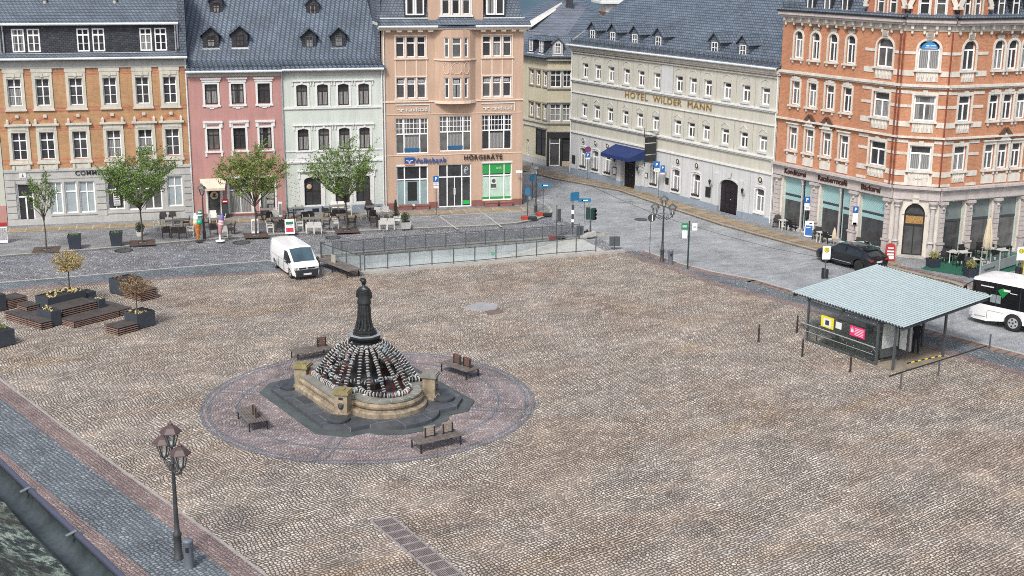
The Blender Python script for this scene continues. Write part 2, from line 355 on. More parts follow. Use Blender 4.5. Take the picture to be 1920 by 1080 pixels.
strip('paving_strip',LL1,LL2,.012,'red'); strip('paving_strip',LL2,LL3,.012,'blue'); strip('paving_strip',LL3,LL4,.012,'red'); strip('pavement',LL4,LL5,.012,'walk')
bd=MB(); a=offs(LL1,.06); b=offs(LL1,-.06); bd.sheet(a+b[::-1],.016); bd.build('paving_border',mat('kerb_grey',(.33,.31,.285),.8,.15),kind='structure')
K1L=[(-60,64)]+P2((0,531),(133,520),(340,502),(500,490),(600,484))
strip('paving_strip',TOP[:7],offs(TOP[:7],.55),.012,'red'); strip('paving_strip',offs(TOP[:7],.55),K1L,.012,'blue'); strip('paving_border',K1L,offs(K1L,.22),.016,'kerb')
r2=RGT; strip('paving_strip',offs(r2,.75),r2,.012,'red')
mid=[PK[i] for i in (3,4,5,6,7,8,9,10)]
strip('paving_strip',offs(mid,-.95),offs(r2,.75),.011,'blue'); strip('paving_strip',offs(mid[3:],-.25),offs(mid[3:],-.95),.013,'slabred'); strip('paving_border',mid,offs(mid,-.25),.016,'kerb')
strip('paving_strip',offs(mid[:4],-.25),offs(mid[:4],-.95),.013,'red')
# round bed of paving about the fountain
CC=Vector((-6.42,55.8))
def ringpoly(r,n=96): return [(CC.x+r*math.cos(2*PI*i/n),CC.y+r*math.sin(2*PI*i/n)) for i in range(n)]
MB().sheet(ringpoly(7.5),.012).build('round_paving',MT['ring'],kind='structure')
rg=MB(); rg.sheet(ringpoly(7.52),.016,[ringpoly(7.36)]); rg.sheet(ringpoly(7.22),.016,[ringpoly(7.06)]); rg.sheet(ringpoly(5.95),.016,[ringpoly(5.8)])
for k in range(4):
    for s in (-.22,.22):
        a=R(-100+90*k); d=Vector((math.cos(a),math.sin(a))); n=Vector((-d.y,d.x))*s; p=CC+d*4.3+n; q=CC+d*7.1+n
        rg.bar((p.x,p.y,.015),(q.x,q.y,.015),.13,.004)
rg.build('paving_ring',MT['ringgrey'],kind='structure')
# ramp down under the street
rp=MB(); U0,U1=0,18.6
def ramp_z(u): return -3.2*(1-max(0,(u-2))/16.6)
f0,f1,b0_,b1=RW(1.25,RW_V),RW(18.6,RW_V),RW(0,0),RW(18.6,0)
rp.add([(*RW(0,0),-3.2),(*RW(1.25,RW_V),-3.2),(*RW(3,RW_V),-3.0),(*RW(3,0),-3.0),(*f1,0),(*b1,0)],[(0,1,2,3),(3,2,4,5)],0)
rp.build('ramp',MT['conc'],kind='structure')
t=NT('ramp_wall_panel'); o,v,s=wallvec(t)
br=t.n('ShaderNodeTexBrick',{'Vector':v,'Color1':(.52,.56,.57,1),'Color2':(.46,.51,.52,1),'Mortar':(.27,.30,.32,1),'Scale':1.,'Mortar Size':.012,'Brick Width':1.2,'Row Height':.6},offset=0)
t.l(t.mix(1,br.outputs[0],t.ramp(t.noise(o,1,4),[(.3,.85),(.7,1.05)]),'MULTIPLY'),t.b.inputs['Base Color']); t.b.inputs['Roughness'].default_value=.35
wl=MB(); wl.quad((*b0_,-3.3),(*b1,-3.3),(*b1,0),(*b0_,0),0); wl.quad((*f0,-3.3),(*b0_,-3.3),(*b0_,0),(*f0,0),0); wl.quad((*f1,-3.3),(*f0,-3.3),(*f0,0),(*f1,0),0)
wl.build('ramp_wall',t.mat,kind='structure')
cp=MB()
cp.prism([RW(-.15,0),RW(20.6,0),RW(21.2,.2),RW(20.6,.38),RW(-.15,.38)],-.05,.16,0)
cp.prism([RW(1.2,RW_V-.38),RW(19.6,RW_V-.38),RW(19.6,RW_V),RW(1.2,RW_V)],-.05,.16,0)
cp.prism([RW(-.4,.38),RW(-.1,.38),RW(1.25,RW_V),RW(.9,RW_V-.38)],-.05,.158,0)
cp.build('ramp_coping',MT['kerb'],kind='structure')
ik=MB(); 
for i in range(12):
    u0=7+i*1.05;u1=u0+1.06
    A=[(*RW(u0,-.02),ramp_z(u0)),(*RW(u1,-.02),ramp_z(u1)),(*RW(u1,-.7),ramp_z(u1)),(*RW(u0,-.7),ramp_z(u0))]
    ik.add(A+[(x,y,z+.3) for x,y,z in A],[(4,5,6,7),(2,3,7,6),(0,1,5,4),(1,2,6,5),(3,0,4,7)],0)
ik.build('ramp_kerb',MT['conc'],kind='structure')
# flat ironwork in the paving
def manhole(px,label,r=.42,zz=.012):
    p=G(*px); e=empty('manhole_cover',label,'manhole cover',(p.x,p.y,zz),0,'manhole covers in the roads')
    MB().lathe([(r*.8,0),(r,0),(r,.012),(r*.8,.012)],24,cap=False).build('frame',MT['black'],e)
    MB().lathe([(.0,.008),(r*.8,.008)],24,cap=False).build('lid',MT['steel'],e)
manhole((232,470),'round manhole cover in the grey road beside the small tree',.62); manhole((453,455),'round manhole cover in the grey road above the white van',.62)
manhole((624.4,445.8),'round manhole cover in the grey road behind the ramp railing',.55); manhole((1202,412),'round manhole cover in the street before the hotel',.5,.016)
dg=empty('drain_grate','long rusty drain grate of ladder panels let into the cobbles','drain grate',(0,0,0))
a0,a1=Vector((-4.96,42.95)),Vector((-4.23,43.37)); dl=(Vector((-2.46,38.91))-a0).normalized(); dw=Vector((.865,.50))
wd=.82; L=.56
fr=MB()
for i in range(12):
    o_=a0+dl*L*i
    pn=MB()
    for j in range(11):
        s=o_+dw*(.06+j*(wd-.12)/10); e_=s+dl*(L-.06); pn.bar((s.x,s.y,.03),(e_.x,e_.y,.03),.022,.03)
    pn.build('panel',mat('rusty_grating',(.25,.21,.205),.7,.3,3),dg)
    s=o_; e_=o_+dw*wd; fr.bar((s.x,s.y,.028),(e_.x,e_.y,.028),.06,.04)
for w in (0,wd):
    s=a0+dw*w; e_=s+dl*L*12; fr.bar((s.x,s.y,.028),(e_.x,e_.y,.028),.06,.04)
fr.build('frame',mat('grate_frame',(.30,.28,.28),.7,.2),dg)
q=[a0,a0+dw*wd,a0+dw*wd+dl*L*12,a0+dl*L*12]; MB().sheet([tuple(p) for p in q],.014).build('channel',MT['black'],dg)
sl=P2((868,577),(900,566.5),(936,572),(930,581),(905,584),(885,583))
MB().prism(sl,.0,.03).build('access_slab',mat('slab_pale',(.31,.315,.32),.8,.15),label='pale concrete slab let into the cobbles behind the fountain',cat='slab')
sl=P2((910,584),(935,579),(945,586),(915,592)); MB().prism(sl,.0,.026).build('access_slab',mat('slab_brown',(.16,.12,.10),.8,.2),label='small brown cover beside the pale slab in the cobbles',cat='slab')
# wooded hills far behind, distance haze put into the forest colour as blue
hm=NT('hill_forest_haze'); o=hm.obj(); hm.l(hm.ramp(hm.noise(o,.05,6,.7),[(.3,(.035,.07,.10)),(.55,(.06,.105,.14)),(.75,(.10,.15,.18))]),hm.b.inputs['Base Color']); hm.b.inputs['Roughness'].default_value=1
hb=MB(); N=40
vs=[];fs=[]
for j in range(14):
    for i in range(N):
        x=-700+i*1400/(N-1); y=330+j*60; z=-3+j*9.5*(1+.35*math.sin(x*.006+1))+6*noise.noise(Vector((x*.01,y*.01,0)))
        vs.append((x,y,z))
for j in range(13):
    for i in range(N-1): a=j*N+i; fs.append((a,a+1,a+N+1,a+N))
hb.add(vs,fs); hb.build('hills',hm.mat,smooth=60,kind='structure')
# ================================================================ BUILDINGS
# local frame of a house: x along the street front (left to right), y into the house, z up
def wall(mb,W0,W1,Z0,Z1,holes=(),y=0.,dep=.2,m=0,rm=None):
    rm=m if rm is None else rm
    us=sorted({W0,W1,*[h[0] for h in holes],*[h[1] for h in holes]}); zs=sorted({Z0,Z1,*[h[2] for h in holes],*[h[3] for h in holes]})
    us=[u for u in us if W0<=u<=W1]; zs=[z for z in zs if Z0<=z<=Z1]
    ix={}
    def vid(u,z):
        k=(u,z)
        if k not in ix: ix[k]=len(mb.v); mb.v.append((u,y,z))
        return ix[k]
    for i in range(len(us)-1):
        for j in range(len(zs)-1):
            cu=(us[i]+us[i+1])/2; cz=(zs[j]+zs[j+1])/2
            if any(h[0]<cu<h[1] and h[2]<cz<h[3] for h in holes): continue
            mb.f.append((vid(us[i],zs[j]),vid(us[i+1],zs[j]),vid(us[i+1],zs[j+1]),vid(us[i],zs[j+1]))); mb.m.append(m)
    for u0,u1,z0,z1 in holes:
        a=[(u0,z0),(u1,z0),(u1,z1),(u0,z1)]
        for k in range(4):
            p=a[k];q=a[(k+1)%4]; mb.quad((p[0],y,p[1]),(p[0],y+dep,p[1]),(q[0],y+dep,q[1]),(q[0],y,q[1]),rm)
def arcpts(u0,u1,zs,zt,n=10):
    return [((u0+u1)/2-(u1-u0)/2*math.cos(PI*i/n),zs+(zt-zs)*math.sin(PI*i/n)) for i in range(n+1)]
def archfill(mb,u0,u1,zs,zt,y0,y1,m=0,top=None):
    """masonry left over between an arch and the square opening around it"""
    top=top or zt; p=arcpts(u0,u1,zs,zt)
    for a,b in zip(p,p[1:]):
        mb.quad((a[0],y0,a[1]),(b[0],y0,b[1]),(b[0],y0,top),(a[0],y0,top),m)
        mb.quad((a[0],y0,a[1]),(a[0],y1,a[1]),(b[0],y1,b[1]),(b[0],y0,b[1]),m)
def archring(mb,u0,u1,zs,zt,w,y0,y1,m=0,n=12):
    p=arcpts(u0,u1,zs,zt,n); q=arcpts(u0-w,u1+w,zs,zt+w,n)
    for i in range(n):
        a,b,c,d=p[i],p[i+1],q[i+1],q[i]
        mb.quad((a[0],y0,a[1]),(b[0],y0,b[1]),(c[0],y0,c[1]),(d[0],y0,d[1]),m)
        mb.quad((d[0],y0,d[1]),(c[0],y0,c[1]),(c[0],y1,c[1]),(d[0],y1,d[1]),m)
        mb.quad((a[0],y1,a[1]),(b[0],y1,b[1]),(b[0],y0,b[1]),(a[0],y0,a[1]),m)
_wc={}; rw=random.Random(5)
def window(par,u,z,w,h,style='T',fm='wframe',y=.14,curtain=None,fw=.07,pane='pane',arch=0,name='window'):
    """casement at centre u, sill z: frame mesh (part) with its pane and curtain (sub-parts)"""
    key=(round(w,2),round(h,2),style,fm,fw,arch)
    if key not in _wc:
        f=MB(); d=.07; x=w/2
        f.box(-x,-x+fw,0,d,0,h); f.box(x-fw,x,0,d,0,h); f.box(-x+fw,x-fw,0,d,0,fw); f.box(-x+fw,x-fw,0,d,h-fw-arch*.0,h)
        def V(a,z0,z1,t=fw): f.box(a-t/2,a+t/2,.005,d-.005,z0,z1)
        def H(b,x0=-x,x1=x,t=fw): f.box(x0+fw*.5,x1-fw*.5,.008,d-.008,b-t/2,b+t/2)
        i=fw*.5
        if style=='T6': H(h*.70,t=fw*1.2); V(0,i,h-i,fw*1.1); H(h*.35,t=.035)
        elif style=='T6b': H(h*.72,t=fw*1.2); V(0,i,h-i,fw); H(h*.36,t=.03)
        elif style=='T': H(h*.68,t=fw*1.2); V(0,i,h*.68,fw*1.1)
        elif style=='Ti': H(h*.68,t=fw*1.2); V(0,i,h*.68,fw*1.1); V(0,h*.68,h-i,.03)
        elif style=='O': H(h*.68,t=fw*1.1)
        elif style=='X': V(0,i,h-i,.045); H(h*.5,t=.045)
        elif style=='cross6': V(0,i,h-i,.05); H(h*.33,t=.035); H(h*.66,t=.035)
        elif style=='grid': # wide bank window: deep small-paned top light over three sheets
            H(h*.55,t=.09); V(-w*.24,i,h-i,.09); V(w*.24,i,h-i,.09)
            for k in (1,2): H(h*.55+(h*.45)*k/3,t=.04)
            for k in range(1,9):
                if k not in(0,): V(-x+w*k/9,h*.55,h-i,.035)
        elif style=='grid2':
            H(h*.62,t=.09); V(-w*.24,i,h-i,.09); V(w*.24,i,h-i,.09)
        elif style=='shop3': H(h*.66,t=.09); V(-w*.24,i,h-i,.09); V(w*.24,i,h-i,.09)
        elif style=='entrance': H(h*.70,t=.09); V(-w*.22,i,h-i,.08); V(w*.22,i,h-i,.08); V(0,i,h*.7,.05)
        elif style=='shop2': H(h*.66,t=.08); V(0,i,h-i,.08)
        elif style=='plain': pass
        gme=MB().quad((-x+.01,.045,.01),(x-.01,.045,.01),(x-.01,.045,h-.01),(-x+.01,.045,h-.01))
        cme=MB(); 
        cme.box(-x+fw,-fw*.6,.035,.042,h*.02,h*.66); cme.box(fw*.6,x-fw,.035,.042,h*.02,h*.66)
        cm2=MB(); cm2.box(-x+fw,x-fw,.035,.042,h*.30,h*.98)
        cm3=MB(); cm3.box(-x+fw,-x*.45,.035,.042,h*.02,h*.98); cm3.box(x*.45,x-fw,.035,.042,h*.02,h*.98)
        cm4=MB(); cm4.box(-x+fw,x-fw,.035,.042,h*.02,h*.62)
        _wc[key]=(f.data('window_frame',MT[fm]),gme.data('pane',MT[pane]),[c.data('curtain',MT['curtain']) for c in (cme,cm2,cm3,cm4)])
    a,b,c=_wc[key]
    o=inst(name,a,par,(u,y,z)); p=inst('pane',b,o)
    if pane!='pane': p.data=p.data.copy(); p.data.materials.clear(); p.data.materials.append(MT[pane])
    if curtain is None: curtain=rw.choice([0,-1,-1,2,3,-1,-1])
    if curtain is not None and curtain>=0: inst('curtain',c[curtain],o)
    return o
def text(s,size,par,loc,mt,name='lettering',ext=.02,al='CENTER',sx=1.,rx=PI/2,rz=0,bold=0,spc=1.):
    c=bpy.data.curves.new(name,'FONT'); c.body=s; c.size=size; c.extrude=ext; c.align_x=al; c.align_y='CENTER'; c.offset=bold; c.resolution_u=3; c.space_character=spc
    t_=bpy.data.objects.new('tmp',c); me=bpy.data.meshes.new_from_object(t_); bpy.data.objects.remove(t_); bpy.data.curves.remove(c)
    me.materials.clear(); me.materials.append(MT[mt] if isinstance(mt,str) else mt)
    o=bpy.data.objects.new(name,me); COL.objects.link(o); o.location=loc; o.rotation_euler=(rx,0,rz); o.scale=(sx,1,1)
    if par: o.parent=par
    return o
def gutter(par,u0,u1,z,y=-.35,m='zinc'):
    MB().tube([(u0,y,z),(u1,y,z)],.09,8).build('gutter',MT[m],par)
def downpipe(par,u,z0,z1,m='zinc',y=-.08):
    MB().tube([(u,y,z0),(u,y,z1-.5),(u,y-.2,z1-.15),(u,y-.25,z1)],.055,8).build('downpipe',MT[m],par)
def snow(par,u0,u1,z,y,m='lead'):
    s=MB()
    for k in (0,.14,.28): s.bar((u0,y,z+k),(u1,y,z+k),.03)
    u=u0+.1
    while u<u1: s.bar((u,y,z-.15),(u,y,z+.32),.04); s.bar((u,y,z+.2),(u,y+.25,z+.15),.03); u+=.55
    s.build('snow_guard',MT['steel'],par)
def dormer(par,u,y,z,w,h,d,style='X',roofm='slated',fm='wframe',wallm='slatew',peak=.45,ww=None,wh=None,hip=False,curtain=None,ov=.14):
    """small pitched dormer: front at y, sill z; part with its window as sub-part"""
    b=MB(); x=w/2
    b.add([(-x,0,0),(x,0,0),(x,0,h),(0,0,h+(0 if hip else peak)),(-x,0,h)],[(0,1,2,3,4)],0)
    b.add([(-x,0,0),(-x,0,h),(-x,d,h),(-x,d,0)],[(0,1,2,3)],0); b.add([(x,0,0),(x,d,0),(x,d,h),(x,0,h)],[(0,1,2,3)],0)
    o=ov
    if hip:
        b.add([(-x-o,-o,h-.04),(x+o,-o,h-.04),(0,x*.8,h+peak),(-x-o,d,h-.04),(x+o,d,h-.04),(0,d+peak,h+peak)],[(0,1,2),(0,2,5,3),(1,4,5,2)],1)
    else:
        k=peak/x
        b.add([(-x-o,-o,h-k*o),(0,-o,h+peak+.03),(0,d+peak,h+peak+.03),(-x-o,d,h-k*o)],[(0,1,2,3)],1)
        b.add([(x+o,-o,h-k*o),(x+o,d,h-k*o),(0,d+peak,h+peak+.03),(0,-o,h+peak+.03)],[(0,1,2,3)],1)
        b.bar((-x-o,-o,h-k*o-.03),(0,-o,h+peak),.05,.07,1); b.bar((x+o,-o,h-k*o-.03),(0,-o,h+peak),.05,.07,1)
    b.box(-x-.05,x+.05,-.1,.1,-.12,.0,2)
    D=b.build('dormer',[MT[wallm],MT[roofm],MT['zinc']],par,(u,y,z))
    window(D,0,.12,ww or w*.55,wh or h*.8,style,fm,y=-.05,curtain=curtain,fw=.055)
    return D
def slope(mb,u0,u1,y0,z0,y1,z1,m=0,th=.12,u2=None,u3=None):
    """roof plane from the eave (y0,z0) up to (y1,z1); u2,u3 = ends at the top"""
    u2=u0 if u2 is None else u2; u3=u1 if u3 is None else u3
    mb.add([(u0,y0,z0),(u1,y0,z0),(u3,y1,z1),(u2,y1,z1),(u0,y0,z0-th),(u1,y0,z0-th),(u3,y1,z1-th),(u2,y1,z1-th)],[(0,1,2,3),(4,7,6,5),(0,4,5,1),(1,5,6,2),(3,7,4,0)],m)
def box_part(name,m,par,*b):
    for x in b: q=MB().box(*x).build(name,MT[m],par)
    return q
# ---------------------------------------------------------------- ochre brick bank house
A_=(-36.6,92.5)
b1=empty('bank_house','ochre brick bank house with grey stone ground floor and slate attic storey','building',(*A_,0),R(14.8)); W=13.14
up=[1.22,3.12,5.38,7.71,9.97,11.9]; lo=[1.24,3.13,5.38,7.74,9.96,11.88]
holes=[(u-.47,u+.47,8.72,10.66) for u in up]+[(u-.5,u+.5,4.85,6.85) for u in lo]
shop=[(.78,1.9,.12,3.15),(3.0,3.9,.85,3.2),(4.05,4.9,.85,3.2),(5.05,6.15,.85,3.2),(7.0,8.2,1.0,3.2),(8.45,9.45,.9,3.2),(9.6,10.9,.9,3.2),(11.3,12.4,1.05,3.35)]
mb=MB(); wall(mb,0,W,4.12,12.0,holes,dep=.22); mb.box(0,W,.3,9,4.1,12); mb.build('wall',MT['w_comm'],b1)
mb=MB()
for z0,z1 in ((8.3,8.42),(8.5,8.62),(10.9,11.0),(11.08,11.18),(6.95,7.1),(7.2,7.3),(4.55,4.68),(4.78,4.9)):
    mb.box(0,W,-.012,.0,z0,z1)
for u in lo: archring(mb,u-.42,u+.42,7.5,7.78,.22,-.02,0,0,8); archfill(mb,u-.42,u+.42,7.5,7.78,-.015,0,0,7.79) if 0 else None
mb.build('brick_band',MT['w_commr'],b1)
mb=MB(); wall(mb,0,W,0,4.12,shop,y=-.06,dep=.28); mb.box(0,W,-.14,0,4.0,4.14); mb.box(0,W,-.1,-.06,3.45,3.55); mb.box(0,W,-.12,-.06,0,.55)
for u0,u1 in ((.05,.7),(6.25,6.92),(12.5,13.1)):
    for k in range(6): mb.box(u0,u1,-.13,-.06,.58+k*.48,.98+k*.48)
mb.box(3.0,12.4,-.12,-.06,.72,.82)
mb.build('ground_floor',MT['sandg'],b1)
for (u0,u1,z0,z1),s in zip(shop,["T","shop2","O","shop2","shop2","O","T","shop2"]):

    w_=window(b1,(u0+u1)/2,z0,u1-u0,z1-z0,s,y=.08,curtain=-1,fw=.09,name='door' if u0<1 else 'shop_window')
    if u0 in (3.0,4.05,5.05,11.3): w_.children[0].data=w_.children[0].data.copy(); w_.children[0].data.materials[0]=mat('blind_grey',(.34,.40,.42),.3,.1)
mb=MB(); mb.box(7.35,7.95,.03,.06,1.2,2.3,0); mb.box(7.42,7.88,.02,.028,1.28,2.2,1); 
for k in range(5): mb.box(7.47,7.83,.012,.019,1.36+k*.16,1.42+k*.16,0)
mb.build('poster',[MT['black'],MT['white']],b1); 
mb=MB(); mb.box(1.05,1.5,-.1,-.07,3.6,4.0,0); mb.build('sign_plate',MT['white'],b1)
mb=MB(); mb.add([(1.2,-.11,3.66),(1.35,-.11,3.66),(1.28,-.11,3.93)],[(0,1,2)],0); mb.build('emblem',mat('emblem_grey',(.1,.14,.15)),b1)
text('COMMERZBANK',.46,b1,(6.75,-.1,3.79),'black',sx=1.02,bold=.004,spc=1.1)
for u in up:
    s=MB(); s.box(u-.68,u-.47,-.07,.02,8.5,11.1); s.box(u+.47,u+.68,-.07,.02,8.5,11.1); s.box(u-.47,u+.47,-.07,.02,10.66,11.1); s.box(u-.47,u+.47,-.09,.05,8.5,8.72)
    s.box(u-.75,u+.75,-.13,.0,8.38,8.5); s.box(u-.72,u+.72,-.1,0,11.1,11.38); s.box(u-.5,u+.5,-.12,-.07,10.82,11.02); s.box(u-.08,u+.08,-.16,-.07,10.78,11.06)
    w_=window(b1,u,8.72,.94,1.94,'T6'); s.build('surround',MT['sand'],w_).location=(-u,-.14,-8.72)
for u in lo:
    s=MB(); s.box(u-.72,u-.5,-.07,.02,4.6,6.95); s.box(u+.5,u+.72,-.07,.02,4.6,6.95); s.box(u-.5,u+.5,-.07,.02,6.85,6.95); s.box(u-.5,u+.5,-.09,.05,4.7,4.85)
    s.box(u-.78,u+.78,-.12,0,4.55,4.7); s.box(u-.7,u+.7,-.09,0,6.95,7.3); s.box(u-.5,u+.5,-.11,-.09,7.03,7.22); s.box(u-.9,u+.9,-.22,0,7.32,7.46)
    for d in (-.68,.68): s.box(u+d-.09,u+d+.09,-.2,-.02,7.46,7.72); s.add([(u+d-.09,-.2,7.72),(u+d+.09,-.2,7.72),(u+d+.09,-.02,7.72),(u+d-.09,-.02,7.72),(u+d,-.11,7.86)],[(0,1,4),(1,2,4),(2,3,4),(3,0,4)])
    s.box(u-.12,u+.12,-.14,0,7.9,8.1); s.box(u-.62,u-.44,-.16,0,4.14,4.5); s.box(u+.44,u+.62,-.16,0,4.14,4.5); s.box(u-.45,u+.45,-.05,0,4.2,4.5)
    w_=window(b1,u,4.85,1.0,2.0,'T6'); s.build('surround',MT['sand'],w_).location=(-u,-.14,-4.85)
box_part('cornice','sandg',b1,(-.05,W+.05,-.12,0,11.38,11.5),(-.03,W+.03,-.06,0,11.5,12.0),(-.05,W+.05,-.3,0,11.95,12.08))
box_part('base_course','sandg',b1,(0,W,-.1,0,4.14,4.2))
r=MB(); slope(r,-.2,W+.1,-.45,12.05,.35,12.42); slope(r,-.2,12.75,.05,14.45,6.2,19.2); r.box(12.75,W+.1,.34,6,12.2,17.6); slope(r,12.75,W+.1,.3,12.5,6.2,19.2); r.build('roof',MT['slate'],b1)
ah=[1.72,2.76,6.1,7.15,10.42,11.46]
a=MB(); wall(a,.55,12.6,12.2,14.45,[(u-.42,u+.42,12.5,14.12) for u in ah],y=.35,dep=.15); a.box(.55,12.6,.56,5,12.2,14.45); a.build('attic_wall',MT['slatew'],b1)
for u in ah: window(b1,u,12.5,.84,1.62,'T6b',y=.36,fw=.09)
gutter(b1,-.2,W+.1,12.06,-.5); gutter(b1,.3,12.75,14.45,.0); downpipe(b1,.75,12.5,14.4,'lead',.25); downpipe(b1,12.5,12.5,14.4,'lead',.25); downpipe(b1,W-.05,.2,12.0)
box_part('flashing','zinc',b1,(.5,12.6,.28,.36,12.34,12.41))
for u in (3.6,8.4): v_=MB().lathe([(.13,0),(.13,.35),(.2,.37),(.2,.45)],8,(u,1.9,15.7)).build('roof_vent',MT['sandg'],b1)
# ---------------------------------------------------------------- pink house
b2=empty('pink_house','pink rendered house with white window surrounds and a diagonal slate roof','building',(-23.88,95.85,0),R(14.0)); W=6.85
up=[1.67,3.57,5.49]; holes=[(u-.45,u+.45,8.58,10.05) for u in up]+[(u-.44,u+.44,5.2,6.78) for u in up]
hd_=[(1.03,2.0,.12,2.3),(2.6,4.3,.3,3.0),(4.95,6.0,.12,3.0)]
mb=MB(); wall(mb,0,W,0,10.9,holes+hd_,dep=.2); mb.box(0,W,.35,9,0,10.9); mb.build('wall',MT['w_pink'],b2)
for u in up:
    s=MB(); s.box(u-.6,u-.45,-.05,.02,8.5,10.15); s.box(u+.45,u+.6,-.05,.02,8.5,10.15); s.box(u-.45,u+.45,-.05,.02,10.05,10.2); s.box(u-.66,u+.66,-.09,0,8.4,8.52); s.box(u-.4,u+.4,-.05,0,8.3,8.4); s.box(u-.15,u+.15,-.05,0,8.22,8.3)
    s.box(u-.66,u+.66,-.08,0,10.2,10.4); s.box(u-.74,u+.74,-.16,0,10.4,10.52)
    w_=window(b2,u,8.58,.9,1.47,'Ti','brown'); s.build('surround',MT['white'],w_).location=(-u,-.14,-8.58)
    s=MB(); s.box(u-.6,u-.44,-.05,.02,5.1,7.1); s.box(u+.44,u+.6,-.05,.02,5.1,7.1); s.box(u-.44,u+.44,-.05,.02,6.78,6.92); s.box(u-.72,u+.72,-.14,0,7.2,7.34); s.box(u-.62,u+.62,-.07,0,7.1,7.2)
    s.box(u-.7,u-.54,-.1,0,6.85,7.2); s.box(u+.54,u+.7,-.1,0,6.85,7.2); s.box(u-.68,u+.68,-.1,.02,4.98,5.1); s.box(u-.64,u-.5,-.08,0,4.7,4.98); s.box(u+.5,u+.64,-.08,0,4.7,4.98)
    w_=window(b2,u,5.2,.88,1.58,'Ti','brown'); s.build('surround',MT['white'],w_).location=(-u,-.14,-5.2)
window(b2,1.52,.12,.97,2.18,'plain','white',curtain=-1,name='door').children
window(b2,3.45,.3,1.7,2.7,'shop2','white',name='shop_window'); window(b2,5.47,.12,1.05,2.88,'plain','brown',name='door')
s=MB(); 
for u0,u1,z0,z1 in hd_: s.box(u0-.14,u0,-.03,.04,z0,z1); s.box(u1,u1+.14,-.03,.04,z0,z1); s.box(u0-.14,u1+.14,-.03,.04,z1,z1+.14)
s.build('shop_frame',MT['white'],b2)
s=MB(); s.cyl((1.52,.1,1.75),.3,.02,20,0,'y'); s.build('round_sign',mat('sign_cream',(.6,.5,.38)),b2); s=MB(); s.cyl((1.52,.08,1.8),.11,.02,12,0,'y'); s.box(1.36,1.68,.08,.1,1.6,1.68); s.build('sign_mark',MT['brown'],b2)
s=MB(); 
for (x,z,w,h) in ((5.3,2.25,.6,.35),(5.45,1.9,.4,.25),(5.3,1.4,.25,.4),(5.6,1.35,.35,.45),(5.4,.95,.5,.3)): s.box(x,x+w,.10,.12,z,z+h)
s.build('poster',mat('poster_grey',(.42,.42,.43),.6,.4,12,.5,25),b2)
s=MB(); s.add([(.5,-.02,3.05),(2.45,-.02,3.05),(2.3,-1.1,2.5),(.65,-1.1,2.5),(.65,-1.1,2.32),(2.3,-1.1,2.32)],[(0,3,2,1),(3,4,5,2)]); s.build('awning',mat('awning_cream',(.66,.55,.45),.8),b2)
text('Casa',.62,b2,(2.55,-.03,3.88),'brown',sx=1.1,bold=.01,ext=.03)
box_part('plinth','granred',b2,(0,1.0,-.03,0,0,.4),(2.0,4.95,-.05,0,0,.28),(6.0,W,-.03,0,0,.4))
box_part('cornice','sandg',b2,(0,W,-.08,0,10.6,10.85),(0,W,-.28,0,10.85,10.95))
r=MB(); slope(r,-.12,W+.02,-.4,11.0,.6,11.75); slope(r,-.12,W+.02,.6,11.75,6.6,19.8); r.box(-.1,W,.7,9,10.9,11.6); r.build('roof',MT['slated'],b2)
for u,y,z in ((1.85,1.25,12.55),(3.95,1.25,12.6)): dormer(b2,u,y,z,1.15,1.15,1.2,'X',fm='brown',ww=.56,wh=.8,ov=.22)
dormer(b2,2.4,3.1,14.95,.95,1.1,1.3,'X',fm='brown',ww=.5,wh=.72)
gutter(b2,-.1,W,10.98,-.45); snow(b2,0,W,11.35,-.1); downpipe(b2,W-.02,.2,10.9,'lead')
# ---------------------------------------------------------------- mint house
b3=empty('mint_house','pale mint rendered house with white arched window surrounds','building',(-17.25,97.52,0),R(14.5)); W=7.5
up=[1.45,3.0,4.56,6.1]; holes=[(u-.41,u+.41,8.3,9.92) for u in up]+[(u-.4,u+.4,4.95,6.6) for u in up]; gh=[(1.4,2.66,.72,2.9),(3.75,4.85,.8,2.9),(5.35,6.45,.85,2.92)]
mb=MB(); wall(mb,0,W,0,11.0,holes+gh,dep=.2); mb.box(0,W,.35,9,0,11); mb.build('wall',MT['w_green'],b3)
for u in up:
    for z0,h in ((8.3,1.62),(4.95,1.65)):
        s=MB(); s.box(u-.56,u-.41,-.05,.02,z0-.06,z0+h-.12); s.box(u+.41,u+.56,-.05,.02,z0-.06,z0+h-.12); archfill(s,u-.41,u+.41,z0+h-.14,z0+h-.02,-.045,.2,0,z0+h+.12); s.box(u-.56,u-.41,-.045,0,z0+h-.12,z0+h+.12); s.box(u+.41,u+.56,-.045,0,z0+h-.12,z0+h+.12)
        s.box(u-.75,u+.75,-.14,0,z0+h+.22,z0+h+.3); s.box(u-.08,u+.08,-.1,0,z0+h+.02,z0+h+.22); s.box(u-.6,u+.6,-.1,0,z0-.12,z0-.04)
        for d in(-.66,.66): s.box(u+d-.04,u+d+.04,-.08,0,z0+h-.1,z0+h+.22)
        w_=window(b3,u,z0,.82,h,'Ti','brown',curtain=rw.choice([0,3])); s.build('surround',MT['white'],w_).location=(-u,-.14,-z0)
